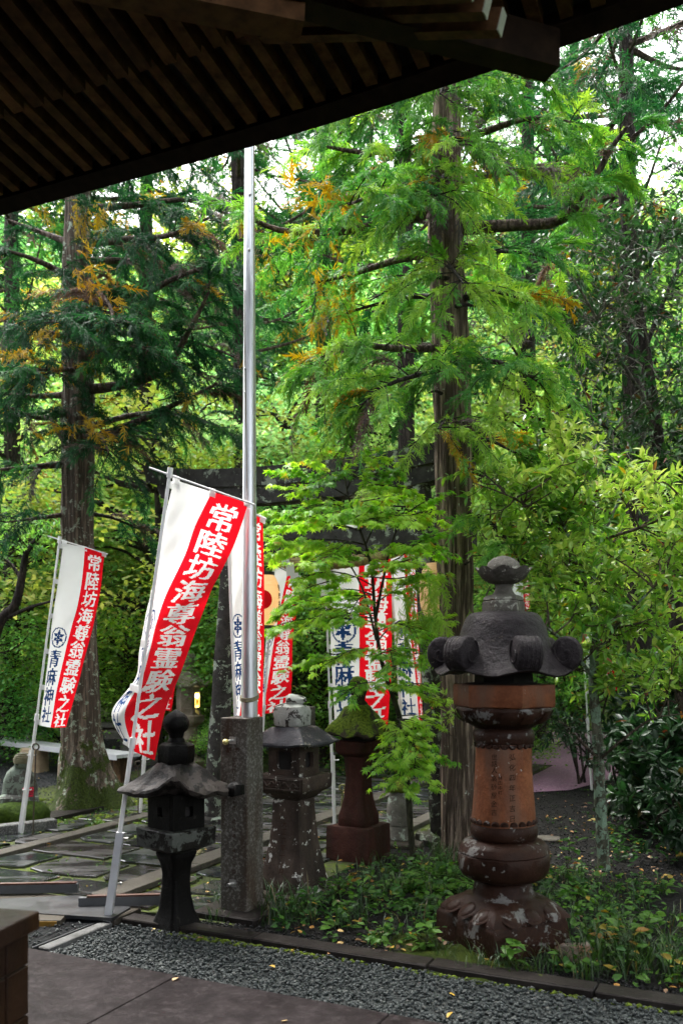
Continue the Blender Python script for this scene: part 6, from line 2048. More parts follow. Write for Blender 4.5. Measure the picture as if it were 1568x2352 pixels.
# ---- dark understorey at the right edge ----------------------------
def rhodo(label, px, py, seed, boxp, n, tint=(.45, .15), size=.12, mat=None, cat='shrub', leaf=None, name='dark_shrub', dd=.35, nleaf=9, ntw=5, twl=(.08, .2), group=None, bark=None, upb=.4):
    rng = np.random.default_rng(seed)
    g = G(px, py)
    t = thing(name, label, cat, g, group)
    d = g.y
    sk = []
    for k in range(4):
        q = smooth_path([g + Vector((rng.normal(0, .05), rng.normal(0, .05), 0)), P(rng.uniform(boxp[0], boxp[2]), (boxp[1] + 2 * boxp[3]) / 3, d + rng.normal(0, dd)), P(rng.uniform(boxp[0], boxp[2]), (2 * boxp[1] + boxp[3]) / 3, d + rng.normal(0, dd))], 10)
        Mesh().tube(q, list(np.linspace(.018, .006, 10)), 7).obj('stem', bark or MB_dark, t, 60)
        sk += q
    cx, cy, rx, ry = (boxp[0] + boxp[2]) / 2, (boxp[1] + boxp[3]) / 2, (boxp[2] - boxp[0]) / 2, (boxp[3] - boxp[1]) / 2
    tg = []
    while len(tg) < n:
        u, v = rng.uniform(-1, 1), rng.uniform(-1, 1)
        if abs(u) ** 2.5 + abs(v) ** 2.5 < 1: tg.append(P(cx + rx * u, cy + ry * v, d + rng.normal(0, dd)))
    branch_plant(t, rng, sk, tg, leaf or LEAF_LONG, mat or ML_dark, bark or MB_dark, size, tint, ntw=ntw, nleaf=nleaf, twl=twl, upb=upb)
    return t
rhodo('dark rhododendron bush low at the right edge under the evergreen', 1500, 1905, 61, (1400, 1640, 1640, 1890), 60, size=.13)
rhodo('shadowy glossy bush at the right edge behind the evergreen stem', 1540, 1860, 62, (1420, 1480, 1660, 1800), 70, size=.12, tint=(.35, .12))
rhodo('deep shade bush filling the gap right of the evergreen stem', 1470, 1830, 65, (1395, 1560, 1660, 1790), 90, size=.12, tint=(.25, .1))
rhodo('low dark bush at the right edge beside the dark gravel', 1590, 1960, 66, (1490, 1750, 1680, 1950), 50, size=.11, tint=(.3, .1))
rhodo('tall dark bush between the purple lane and the evergreen', 1330, 1800, 63, (1240, 1430, 1420, 1640), 60, size=.085, tint=(.6, .14), mat=ML_shrub, dd=.5)
rhodo('green bush behind the trunk of the reddish cedar', 1130, 1795, 64, (1090, 1420, 1330, 1650), 60, size=.085, tint=(.55, .15), mat=ML_shrub, dd=.5)

# ---- background trees ----------------------------------------------
def bg_proto(seed, H, cw, ch, ncl, nl, size, tint, flat=.32, mat=None, quick=LEAF_QUICK, trunk_r=.12, clr=.62):
    """tree standing at the origin; returns meshes for trunk and crown"""
    rng = np.random.default_rng(seed)
    t = thing('tree', 'x', 'tree', (0, 0, 0))
    top = Vector((rng.normal(0, .3), rng.normal(0, .3), H * .8))
    tk = smooth_path([(0, 0, -.4), (rng.normal(0, .15), rng.normal(0, .15), H * .3), tuple(top * .7 + Vector((rng.normal(0, .15), 0, 0))), tuple(top)], 16)
    M = Mesh().tube(tk, list(np.linspace(trunk_r, .02, 16)), 8)
    loc, dr, sz, ti = [], [], [], []
    for k in range(ncl):
        u = rng.normal(0, 1, 3); u /= np.linalg.norm(u); u *= rng.uniform(.25, 1) ** .5
        c = np.array([u[0] * cw, u[1] * cw, H - ch + u[2] * ch])
        pa = min(tk, key=lambda q: (q - Vector(c)).length + max(0, q.z - c[2] + .3) * .9)
        br = bend(pa, Vector(c), rng, sag=-.1, n=6)
        M.tube(br, list(np.linspace(trunk_r * .32, .008, 6)), 5, cap=False)
        t0 = rng.normal(tint[0], tint[1])
        rad = clr * rng.uniform(.6, 1.3)
        m = int(nl * rng.uniform(.6, 1.3))
        q = rng.normal(0, 1, (m, 3)) * np.array([rad, rad, rad * flat]) * .6
        q[:, 2] -= .25 * (q[:, 0] ** 2 + q[:, 1] ** 2) / rad
        loc.append(c + q)
        a = rng.uniform(0, 2 * np.pi, m)
        dr.append(np.stack([np.cos(a), np.sin(a), rng.normal(-.25, .35, m)], 1))
        sz.append(size * rng.uniform(.6, 1.3, m))
        tt = np.clip(t0 + rng.normal(0, .10, m), .12, 1); tt[rng.random(m) < .012] = .03
        ti.append(tt)
    loc, dr, sz, ti = map(np.concatenate, (loc, dr, sz, ti))
    M.obj('trunk', MB_dark, t, 60)
    R = frames(dr, roll=rng.normal(0, .55, len(loc))) * sz[:, None, None]
    B = Big(); B.inst(quick, R, loc, ti)
    B.obj('crown', mat or ML_back, t)
    return t
def place(src, label, loc, scale, rot, group=None, name=None):
    """copy a thing with its parts"""
    o = src.copy(); COL.objects.link(o)
    if name: o.name = name
    o.location = loc; o.scale = scale if hasattr(scale, '__len__') else (scale,) * 3; o.rotation_euler = (0, 0, rot)
    o['label'] = label
    if group: o['group'] = group
    elif 'group' in o: del o['group']
    for ch in src.children:
        c = ch.copy(); COL.objects.link(c); c.parent = o
    return o
def move(src, label, loc, scale, rot, group=None):
    src.location = loc; src.scale = scale if hasattr(scale, '__len__') else (scale,) * 3; src.rotation_euler = (0, 0, rot); src['label'] = label
    if group: src['group'] = group
    return src
pa = bg_proto(71, 6.5, 2.6, 2.6, 70, 230, .115, (.70, .13))                 # layered yellow-green maple
pb = bg_proto(72, 8.5, 2.8, 3.6, 80, 230, .125, (.55, .12), flat=.5)        # mid green tree
pc = bg_proto(73, 9.5, 2.6, 4.4, 80, 220, .12, (.42, .12), flat=.6, mat=ML_shrub)   # darker
pd = bg_proto(74, 2.3, 1.25, 1.05, 46, 190, .062, (.50, .14), flat=.6, mat=ML_shrub, trunk_r=.05, clr=.36)   # shrub
pe = bg_proto(75, 2.0, 1.1, .95, 46, 210, .055, (.72, .12), flat=.5, mat=ML_shrub, trunk_r=.04, clr=.34)      # bright shrub
def gz(x, y): return Vector((x, y, terrain_z(x, y)))
# maples just behind the gate
move(pa, 'bright yellow green maple behind the left end of the stone gate', gz(-3.0, 14.6), (1.0, 1.0, .98), .3)
place(pa, 'yellow green maple glowing behind the flagpole', gz(-.9, 16.5), (1.05, 1.05, 1.1), 2.0)
place(pa, 'yellow green maple behind the young maple', gz(1.3, 15.0), (.9, .9, .95), 3.6)
place(pa, 'yellow green maple at the far left behind the bench', gz(-5.6, 15.5), (1.0, 1.0, 1.0), 4.4)
place(pa, 'pale green maple behind the reddish cedar', gz(3.6, 16.5), (1.0, 1.0, 1.25), 5.2)
move(pb, 'tall green tree behind the left cedar', gz(-4.6, 19.0), 1.0, .5)
place(pb, 'tall green tree above the evergreen shrub', gz(6.0, 17.5), (1.0, 1.0, 1.0), 1.5)
place(pb, 'tall green tree behind the middle of the gate', gz(.6, 20.5), (1.05, 1.05, 1.0), 2.5)
move(pc, 'dark green tree at the far right behind the glossy tree', gz(7.6, 14.5), (1.0, 1.0, 1.05), .2)
place(pc, 'dark green tree at the far left edge', gz(-8.0, 18.0), (1.0, 1.0, 1.0), 1.2)
# trees added out of view on the right to shade the foreground
place(pc, 'dense dark tree added out of view right of the hall for shade', gz(5.5, 3.6), (.95, .95, .95), 2.2)
place(pc, 'dense dark tree added out of view past the dark bushes for shade', gz(6.6, 7.6), (1.0, 1.0, 1.0), 4.1)
# hillside
rng = np.random.default_rng(80)
HILL = 'trees on the hillside'
for row, (y, n, wd) in enumerate(((24, 6, 11.5), (30, 7, 14.5), (37, 8, 18), (45, 9, 21), (54, 10, 25))):
    for k in range(n):
        x = -wd + 2 * wd * (k + .5 + rng.uniform(-.25, .25)) / n + (0.6 if row % 2 else -.6)
        yy = y + rng.uniform(-2, 2)
        src = (pa, pb, pb, pc)[int(rng.integers(0, 4))]
        lab = {id(pa): 'light green tree on the wooded hillside beyond the shrine', id(pb): 'green tree on the wooded hillside beyond the shrine', id(pc): 'dark green tree on the wooded hillside beyond the shrine'}[id(src)]
        sc = rng.uniform(.9, 1.25) * (1.2 if src is pa else 1.0) * (1.1, 1.4, 1.45, 1.45, 1.4)[row]
        place(src, lab, gz(x, yy) - Vector((0, 0, .2)), (sc * 1.15, sc * 1.15, sc), rng.uniform(0, 6.3), {id(pa): HILL + ', light', id(pb): HILL + ', green', id(pc): HILL + ', dark'}[id(src)])
# shrubs below
SH = [(pd, 'rounded green shrub behind the bench at the left edge', -5.2, 13.6, 1.05, 0), (pe, 'bright shrub between the slim banner and the mossy cedar', -4.1, 13.9, 1.0, 1), (pd, 'leafy shrub right behind the mossy cedar trunk', -3.3, 14.2, 1.2, 2),
      (pe, 'bright green shrub left of the lit stone lantern', -2.9, 15.2, 1.3, 3), (pd, 'shrub behind the lit stone lantern', -1.9, 15.4, 1.5, 4), (pe, 'low shrub at the foot of the lit stone lantern', -1.50, 12.4, .42, 5),
      (pd, 'dark shrub behind the left pillar of the stone gate', -1.1, 13.6, 1.3, .6), (pd, 'shrub behind the banner with the paper lantern', -.3, 13.2, 1.15, 1.6), (pe, 'bright shrub behind the broad banner', .55, 13.8, 1.1, 2.6),
      (pd, 'shrub behind the narrow banner', 1.5, 13.2, 1.2, 3.6), (pe, 'bright shrub behind the tall lantern', 2.3, 13.0, .8, 4.6), (pd, 'big shrub at the far end of the purple lane', 5.2, 17.0, 1.5, 5.6),
      (pd, 'rounded shrub at the far left behind the small statue', -6.4, 13.5, 1.2, 2.2), (pd, 'shrub on the right side of the purple lane', 6.2, 13.2, 1.35, .9), (pe, 'bright shrub low on the right behind the dark bushes', 5.4, 11.2, 1.2, 2.9)]
def leaning():
    rng = np.random.default_rng(77)
    d = 11.0
    t = thing('leaning_tree', 'dark curved tree trunk leaning in at the left edge', 'tree', G(-60, 1820))
    tk = smooth_path(PP(d, (-60, 1822), (-40, 1600), (-5, 1440), (35, 1390), (52, 1320), (62, 1270), (100, 1220)), 30)
    Mesh().tube(tk, list(np.linspace(.09, .022, 30)), 12).obj('trunk', MB_dark, t, 60)
    sk = list(tk[12:])
    for pts in (PP(d, (5, 1425), (70, 1395, -.1), (120, 1380, -.2), (190, 1350, -.2)), PP(d, (50, 1330), (20, 1290, .1), (-20, 1280, .2))):
        q = smooth_path(pts, 10); sk += q
        Mesh().tube(q, list(np.linspace(.028, .008, 10)), 8).obj('limb', MB_dark, t, 60)
    tg = [P(rng.uniform(-60, 130), rng.uniform(1180, 1300), d + rng.normal(0, .4)) for _ in range(26)]
    branch_plant(t, rng, sk, tg, LEAF_LONG, ML_shrub, MB_dark, .07, (.6, .2), ntw=6, nleaf=8, upb=.1)
leaning()
used = set()
for src, lab, x, y, sc, rot in SH:
    if id(src) in used:
        o = place(src, lab, gz(x, y), sc, rot, name='shrub')
    else:
        o = move(src, lab, gz(x, y), sc, rot); used.add(id(src)); o.name = 'shrub'
    o['category'] = 'shrub'
# ================================================================== small things
# ---- aluminium bench on log stumps
def bench():
    a, b = P(-90, 1686, 14.4), P(297, 1735, 11.5)
    c = (a + b) / 2
    t = thing('bench', 'long aluminium plank bench passing behind the mossy cedar', 'bench', (c.x, c.y, 0))
    L = (b - a); L.z = 0
    x = L.normalized(); y = Vector((-x.y, x.x, 0))
    ztop = 0.36
    for k in range(4):
        p = Vector((c.x, c.y, ztop)) + y * (-.135 + .09 * k)
        Mesh().box(p, (L.length / 2, .042, .022), x, y).obj('slat', M_alu, t)
    Mesh().box(Vector((c.x, c.y, ztop - .012)) + y * -.184, (L.length / 2, .004, .032), x, y).obj('edge_rail', M_alu, t)
    return x
bx_ = bench()
M_log = barkmat('log_bark', (0.06, 0.035, 0.02), (0.20, 0.12, 0.07), vs=.3)
M_cut = woodmat('cut_wood', (0.30, 0.22, 0.14), (0.46, 0.36, 0.24))
def stump(label, px, py, r, h, seed, light=False):
    g = G(px, py)
    t = thing('log_stump', label, 'log', g)
    N_ = 28
    def m_(ri, a, rr_, z): return rr_ * (1 + .10 * noise.noise(Vector((math.cos(a) * 2, math.sin(a) * 2, seed)))), z
    stack_obj('log', g, [(-.02, r * 1.12), (.05, r * 1.05), (h * .6, r), (h, r * .97)], M_cut if light else M_log, t, N=N_, rough=.012, seed=seed, mod=m_)
    stack_obj('cut_face', g, [(h + .001, r * .93), (h + .006, r * .92)], M_cut, t, N=N_, seed=seed, mod=m_)
stump('split pale log stump under the left part of the bench', 78, 1772, .19, .325, 1, True)
stump('dark log stump under the right end of the bench', 266, 1796, .17, .325, 2)

# ---- stone water basin with plaque behind the bench
def basin():
    c = P(262, 1500, 13.4); c.z = 0
    t = thing('stone_table', 'low stone table with a black engraved plaque behind the bench', 'table', c)
    ms = stone('table_stone', (0.06, 0.058, 0.05), (0.15, 0.145, 0.13), scale=8, moss=.4, rough=.8)
    bbox_obj('block', c + Vector((.05, 0, .26)), (.30, .2, .26), (1, 0, 0), (0, 1, 0), ms, t, bev=.02)
    bbox_obj('top_slab', c + Vector((.12, .1, .60)), (.62, .28, .035), (1, 0, 0), (0, 1, 0), ms, t, bev=.01)
    bbox_obj('leg_stone', c + Vector((.55, .15, .28)), (.10, .18, .28), (1, 0, 0), (0, 1, 0), ms, t, bev=.01)
    pl = bbox_obj('plaque', c + Vector((-.02, -.215, .30)), (.16, .012, .11), (1, 0, 0), (0, 1, 0), plain('plaque_black', (.012, .012, .014), .25), t, bev=.003)
    bbox_obj('small_slab', c + Vector((-.02, -.02, .535)), (.22, .12, .014), (1, 0, 0), (0, 1, 0), M_granite, t, bev=.004)
basin()
def monument(label, px, py, d, hw, h):
    c = P(px, py, d); c.z = 0
    t = thing('stone_pillar', label, 'pillar', c)
    bbox_obj('pillar_block', c + Vector((0, 0, h / 2)), (hw, hw, h / 2), (.95, -.3, 0), (.3, .95, 0), M_gpost, t, bev=.01)
    bbox_obj('pillar_plinth', c + Vector((0, 0, .05)), (hw * 1.6, hw * 1.6, .05), (.95, -.3, 0), (.3, .95, 0), M_gpost, t, bev=.01)
monument('square granite pillar behind the lichened cap of the brown lantern', 705, 1620, 11.5, .085, .98)

# ---- small statue with red bib on mossy rock, left edge
def statue():
    g = G(45, 1893)
    t = thing('stone_figure', 'small lichened stone figure with a red knitted bib on a mossy rock', 'statue', g)
    ms = stone('figure_stone', (0.045, 0.045, 0.04), (0.1, 0.1, 0.09), scale=10, lichen=(0.165, 0.2, 0.165), lich_amt=.75, lich_scale=9, rough=.85)
    d = g.y
    z0 = .20
    b = Vector((g.x + .005, g.y, 0))
    def sm(ri, a, r, z):
        return r * (1 + .22 * math.cos(2 * a)), z
    stack_obj('body', b, [(z0 - .02, .13), (z0 + .03, .15), (z0 + .07, .145), (z0 + .11, .135), (z0 + .18, .135), (z0 + .24, .125), (z0 + .30, .10), (z0 + .345, .062), (z0 + .36, .05)], ms, t, N=36, rough=.010, rscale=8, mod=sm)
    stack_obj('lap', b + Vector((0, -.05, 0)), [(z0 - .01, .14), (z0 + .03, .165), (z0 + .07, .155), (z0 + .10, .11)], ms, t, N=36, rough=.008, mod=sm)
    stack_obj('head', b + Vector((.035, -.01, 0)), [(z0 + .335, .035), (z0 + .355, .065), (z0 + .39, .082), (z0 + .43, .084), (z0 + .46, .07), (z0 + .48, .045), (z0 + .49, .01)], ms, t, N=28, rough=.004)
    M = Mesh()
    for q in range(6):
        zz = z0 + .40 + .016 * q; rr_ = float(np.interp(zz, [z0 + .39, z0 + .43, z0 + .46, z0 + .48, z0 + .49], [.084, .086, .073, .048, .02]))
        M.tube([b + Vector((.035 + math.cos(a) * rr_, -.01 + math.sin(a) * rr_, zz)) for a in np.linspace(0, 2 * math.pi, 25)], .008, 6, cap=False)
    M.obj('knitted_hat', plain('olive_yarn', (.16, .15, .09), .95, bstr=.6, scale=120), t, 60)
    red = plain('red_yarn', (.55, .02, .05), .95, bstr=.8, scale=90)
    M = Mesh()
    for r_ in range(5):
        for q in range(6):
            p = b + Vector((.085 + .014 * q + (.007 if r_ % 2 else 0), -.135 + .008 * q, z0 + .16 - .024 * r_))
            vs, fs = stack(p, [(-.012, .003), (-.006, .011), (.004, .012), (.012, .003)], N=7)
            M.add(vs, fs)
    M.obj('bib', red, t, 60)
statue()
def mossrock():
    g = G(40, 1899)
    t = thing('mossy_rock', 'rounded rock covered in dark green moss under the small stone figure', 'rock', g)
    stack_obj('rock', g, [(-.02, .26), (.05, .27), (.13, .275), (.19, .25), (.225, .19), (.235, .06)], stone('rock_moss', (.012, .026, .004), (.05, .085, .010), scale=30, rough=.95, bstr=1.0), t, N=48, rough=.028, rscale=7, seed=2, mod=lambda ri, a, r, z: (r * (1 + .15 * math.cos(2 * a)), z), smooth=180)
mossrock()
def bordering():
    t = thing('stone_border', 'speckled stone border slab round the mossy rock at the left edge', 'border stone', G(40, 1915))
    a, b = G(-60, 1932), G(133, 1908)
    x = (b - a).normalized(); y = Vector((-x.y, x.x, 0))
    bbox_obj('border_block', (a + b) / 2 + y * .06 + Vector((0, 0, .05)), ((b - a).length / 2, .06, .055), x, y, stone('border_stone', (.05, .05, .048), (.13, .13, .125), scale=9, grain=(.25, .25, .24), rough=.6), t, bev=.008)
    bbox_obj('border_block', b + y * .45 - x * .06 + Vector((0, 0, .045)), (.055, .33, .05), x, y, stone('border_stone_b', (.05, .05, .048), (.12, .12, .115), scale=9, grain=(.25, .25, .24), rough=.6), t, bev=.008)
bordering()
def ringrod(label, top, bot, d, mat, r=.007):
    a, b = P(top[0], top[1], d), P(bot[0], bot[1], d); b.z = 0
    t = thing('ring_rod', label, 'rod', b)
    Mesh().tube([a, b], r, 8).obj('rod', mat, t, 60)
    Mesh().tube([a + Vector((math.sin(q) * .028, 0, .026 - math.cos(q) * .028)) for q in np.linspace(0, 5.9, 18)], r, 8).obj('ring', mat, t, 60)
M_rustrod = plain('rusted_iron', (.06, .045, .03), .8, bstr=.3)
ringrod('rusty iron rod with ring top beside the slim banner pole', (83, 1722), (76, 1922), 8.2, M_rustrod)
ringrod('yellow green iron rod with ring top left of the red lantern', (786, 1816), (783, 1905), 8.55, plain('mossy_iron', (.16, .16, .05), .8), .009)
ringrod('thin iron rod behind the pole of the large banner', (318, 1760), (318, 1874), 9.25, M_rustrod, .006)

# ---- squat stone figure with moss hat between the maple and the cedar
def jizo():
    g = G(918, 1938)
    t = thing('stone_figure', 'squat stone figure under a mossy hat beside the maple stem', 'statue', g)
    ms = stone('jizo_stone', (.09, .085, .07), (.21, .20, .17), scale=9, lichen=(.40, .46, .38), lich_amt=.6, lich_scale=8, rough=.85)
    stack_obj('plinth', g, [(-.02, .30), (0.0, .31), (.03, .31), (.045, .29)], M_tan, t, k=4, phi=.5, N=40, rough=.012)
    stack_obj('lower_stone', g, [(.04, .095), (.05, .105), (.15, .108), (.165, .10)], ms, t, N=36, rough=.006)
    stack_obj('body', g, [(.16, .095), (.17, .11), (.26, .118), (.34, .115), (.40, .10), (.44, .078), (.46, .06)], ms, t, N=36, rough=.006)
    stack_obj('moss_hat', g + Vector((-.012, 0, 0)), [(.45, .06), (.455, .098), (.475, .108), (.505, .10), (.53, .08), (.55, .05), (.556, .015)], stone('hat_moss', (.06, .085, .01), (.20, .24, .03), scale=40, rough=.95, bstr=1.0), t, N=36, rough=.010, rscale=16, smooth=180)
jizo()
def sidestone():
    g = G(990, 1935)
    t = thing('rock', 'low lichened rock in the grass behind the fern', 'rock', g)
    stack_obj('rock', g, [(-.03, .15), (.04, .16), (.08, .14), (.11, .08), (.115, .02)], stone('rock_lichen', (.07, .07, .06), (.16, .15, .13), scale=9, lichen=GRL, lich_amt=.7, moss=.6, rough=.9), t, N=30, rough=.03, rscale=6)
    g = G(1330, 2222) if False else P(1325, 2180, 4.95); g.z = 0
    t = thing('rock', 'pale mottled rock at the foot of the tall lantern', 'rock', g)
    stack_obj('rock', g, [(-.03, .10), (.0, .105), (.04, .10), (.075, .07), (.085, .02)], stone('rock_pale', (.14, .10, .085), (.30, .25, .22), scale=8, rough=.85, stains=(.16, .06, .03)), t, N=30, rough=.025, rscale=7, seed=3)
    for i, (px, py, r) in enumerate(((1255, 1930, .10), (1000, 1880, .0))):
        if not r: continue
        g = G(px, py)
        t = thing('stepping_stone', 'flat pale stepping stone in the dark gravel behind the tall lantern', 'stone', g)
        stack_obj('stone_slab', g, [(0, r * 1.3), (.02, r * 1.35), (.028, r * 1.2)], M_granite, t, k=5, phi=.4, N=30, rough=.01)
sidestone()
def mossmound():
    g = W(.40, .60)
    t = thing('moss_mound', 'moss mound at the foot of the tall lantern next to the kerb', 'moss', g)
    stack_obj('mound', g, [(-.03, .46), (.0, .42), (.012, .34), (.026, .2), (.03, .05)], stone('shaded_moss', (.008, .014, .002), (.036, .052, .006), scale=18, rough=.95, bstr=1.0), t, N=40, rough=.035, rscale=5, smooth=180, mod=lambda ri, a, r, z: (r * (.75 + .5 * abs(math.cos(a + .44))), z))
mossmound()

# ---- drain grating, ramp, yellow edged step
def grating():
    t = thing('drain_grating', 'black steel drain grating beside the tiled block', 'grating', W(-2.2, -.05))
    m = plain('grate_steel', (.025, .027, .03), .45, metal=.5)
    s0, s1, n0, n1 = -2.75, -1.74, -.335, .245
    Mesh().box(W((s0 + s1) / 2, (n0 + n1) / 2, -.05), ((s1 - s0) / 2, (n1 - n0) / 2, .035), US, NN).obj('pit', M_blackin, t)
    n = n0 + .01
    while n < n1:
        Mesh().box(W((s0 + s1) / 2, n, .012), ((s1 - s0) / 2, .003, .012), US, NN).obj('bar', m, t); n += .0195
    for s in np.linspace(s0, s1 - .004, 9):
        Mesh().box(W(s, (n0 + n1) / 2, .0105), (.004, (n1 - n0) / 2, .008), US, NN).obj('cross_bar', m, t)
    Mesh().box(W(s1 + .012, (n0 + n1) / 2, .0), (.006, (n1 - n0) / 2, .028), US, NN).obj('frame', m, t)
    t2 = thing('concrete_strip', 'pale concrete strip between the grating and the blue gravel', 'kerb', W(-1.68, -.03))
    bbox_obj('strip_block', W(-1.665, -.045, .0), (.038, .27, .03), US, NN, stone('pale_concrete', (0.077, 0.077, 0.07511), (0.1386, 0.1386, 0.1347), scale=7, rough=.7, stains=(0.05005, 0.05005, 0.0462)), t2, bev=.005)
    rng = np.random.default_rng(4)
    pts = [W(rng.uniform(s0 + .3, s1), rng.uniform(n0, n1)) for _ in range(130)]
    o = pebbles('gravel', 'loose pebbles scattered on the drain grating', M_pebble, [p for p in pts], .007, .014, .002, 9)
    o.location.z = .03
grating()
def access_ramp():
    g1 = plain('ramp_grey', (0.08, 0.084, 0.09), .45, var=.12); cop = plain('copper_rail', (0.0728, 0.028, 0.0168), .5, var=.2)
    t = thing('access_ramp', 'grey access ramp plate with copper coloured rails at the left edge', 'ramp', W(-3.0, .62))
    # plate
    A = [G(-40, 2088), G(182, 2078), G(300, 2106), G(258, 2132), G(-40, 2112)]
    vs = [Vector((p.x, p.y, .062)) for p in A]
    mesh_obj('plate', vs + [v - Vector((0, 0, .02)) for v in vs], [(0, 1, 2, 3, 4), (9, 8, 7, 6, 5)] + [(i, (i + 1) % 5, 5 + (i + 1) % 5, 5 + i) for i in range(5)], plain('ramp_plate', (0.027, 0.02808, 0.0306), .4, var=.2, scale=6), t)
    for nm, (xa, ya), (xb, yb), d0 in (('near_rail', (182, 2106), (372, 2098), 5.75), ('far_rail', (-50, 2085), (180, 2074), 6.05)):
        a, b = P(xa, ya, d0), P(xb, yb, d0 + .05)
        a.z = b.z = 0
        x = (b - a).normalized(); y = Vector((-x.y, x.x, 0))
        zt = .085
        r_ = Mesh().box((a + b) / 2 + Vector((0, 0, zt)), ((b - a).length / 2, .02, .028), x, y).obj(nm, g1, t)
        Mesh().box((a + b) / 2 + x * .02 + Vector((0, 0, zt + .034)), ((b - a).length / 2 - .03, .017, .0055), x, y).obj('copper_cap', cop, r_)
    t2 = thing('edge_board', 'step board with yellow edge beside the drain grating', 'board', W(-2.6, .5))
    a, b = P(-30, 2120, 5.45), P(139, 2111, 5.45); a.z = b.z = 0
    x = (b - a).normalized(); y = Vector((-x.y, x.x, 0))
    bd = Mesh().box((a + b) / 2 + Vector((0, 0, .032)) + y * .12, ((b - a).length / 2, .12, .024), x, y).obj('board', M_tan, t2)
    Mesh().box((a + b) / 2 + Vector((0, 0, .032)) + y * -.004 + x * .05, ((b - a).length / 2 - .07, .003, .019), x, y).obj('yellow_edge', plain('yellow_paint', (0.21, 0.11, 0.01), .6, var=.4, scale=8), bd)
access_ramp()

# ---- tiled block in the foreground
def tiled():
    mt = stone('brown_tile', (0.008996, 0.004627, 0.003084), (0.02441, 0.01234, 0.007711), scale=6, rough=.45, bstr=.4, stains=(0.02827, 0.01285, 0.005141))
    mg = plain('tile_grout', (0.025, 0.0175, 0.0125), .9)
    c = P(-48, 1500, 2.95); c.z = 0
    t = thing('tiled_block', 'dark brown tiled block in the near lower left corner', 'block', Vector((c.x - .3, c.y + .2, 0)))
    yaw = math.radians(-14)
    x = Vector((math.cos(yaw), math.sin(yaw), 0)); y = Vector((-x.y, x.x, 0))
    # body corner at c; body runs to -x and +y
    o = c - x * .35 + y * .14
    Mesh().box(o + Vector((0, 0, .345)), (.342, .132, .345), x, y).obj('core', mg, t)
    zs = [0.03, 0.205, .38, .555, .67]
    for i in range(4):
        z0_, z1_ = zs[i], zs[i + 1]
        k = 0
        xx = .35 - (.0 if i % 2 == 0 else .17)
        x1 = .35
        while x1 > -.3:
            w = .30 if not (k == 0 and i % 2) else .15
            bbox_obj('tile', o + x * (x1 - w / 2) + y * -.137 + Vector((0, 0, (z0_ + z1_) / 2)), (w / 2 - .003, .007, (z1_ - z0_) / 2 - .003), x, y, mt, t, bev=.003)
            x1 -= w; k += 1
        for q in (-1, 1):
            bbox_obj('tile', o + x * .346 + y * (.068 * q + .004) + Vector((0, 0, (z0_ + z1_) / 2)), (.007, .064, (z1_ - z0_) / 2 - .003), x, y, mt, t, bev=.003)
    bbox_obj('coping', o + Vector((0, 0, .705)) + x * .01, (.37, .165, .033), x, y, mt, t, bev=.008, seg=2)
tiled()

# ---- grass, weeds, ferns, leaves
ML_grass = leafmat('grass_blade', [(0.0, (0.1126, 0.08704, 0.0256)), (0.1, (0.01024, 0.03072, 0.007168)), (0.6, (0.02048, 0.05632, 0.01126)), (1.0, (0.06144, 0.1126, 0.01536))], trans=.35, rough=.4)
def blade():
    cen = [(0, 0, 0), (.10, 0, .42), (.32, 0, .78), (.66, 0, .95)]
    v, f = ribbon(cen, [.018, .02, .016, .002], (1, 0, .3))
    return v, np.array(f)
def grass():
    rng = np.random.default_rng(91)
    loc, dr, sz, ti = [], [], [], []
    def tuft(p, n, h, tt):
        a = rng.uniform(0, 2 * np.pi, n)
        for k in range(n):
            loc.append(arr(p) + np.array([rng.normal(0, .03), rng.normal(0, .03), -.005])); dr.append(np.array([math.cos(a[k]), math.sin(a[k]), rng.normal(0, .1)])); sz.append(h * rng.uniform(.5, 1.2)); ti.append(np.clip(rng.normal(tt, .15), .1, 1) if rng.random() > .04 else .02)
    for k in range(420):
        s, n = rng.uniform(-.85, 3.2), rng.uniform(.62, 2.6)
        q = W(s, n)
        if n < .85 + .2 * math.sin(s * 3) and rng.random() < .6: continue
        if s > 1.25 and n > 1.7: continue
        if (q - Vector((.92, 5.2, 0))).length < .42: continue
        tuft(q, 10, rng.uniform(.06, .17), .55)
    for k in range(90):      # around trees, along kerbs
        q = G(rng.uniform(1000, 1110), rng.uniform(1930, 2000)); tuft(q, 9, .14, .7)
    for k in range(60):
        q = G(rng.uniform(1000, 1400), rng.uniform(2190, 2245)); tuft(q, 8, rng.uniform(.06, .14), .6)
    for k in range(40):
        q = G(rng.uniform(1330, 1568), rng.uniform(2150, 2260)); tuft(q, 14, rng.uniform(.08, .2), .6)
    for k in range(26):
        q = G(rng.uniform(600, 720), rng.uniform(2085, 2125)); tuft(q, 10, rng.uniform(.1, .2), .4)
    for k in range(60):
        q = G(rng.uniform(480, 520), rng.uniform(2040, 2125)); tuft(q, 4, rng.uniform(.05, .12), .4)
    loc, dr, sz, ti = map(np.array, (loc, dr, sz, ti))
    B = Big(); B.inst(blade(), frames(dr) * sz[:, None, None], loc, ti)
    tag(B.obj('grass', ML_grass, kind='stuff'), 'tufts of dark grass between the stone lanterns and the kerb')
grass()
ML_weed = leafmat('weed_leaf', [(0.0, (0.24, 0.132, 0.024)), (0.05, (0.288, 0.24, 0.036)), (0.1, (0.012, 0.0408, 0.0096)), (0.5, (0.0264, 0.0864, 0.0168)), (1.0, (0.09, 0.198, 0.0264))], trans=.35, spec=.2)
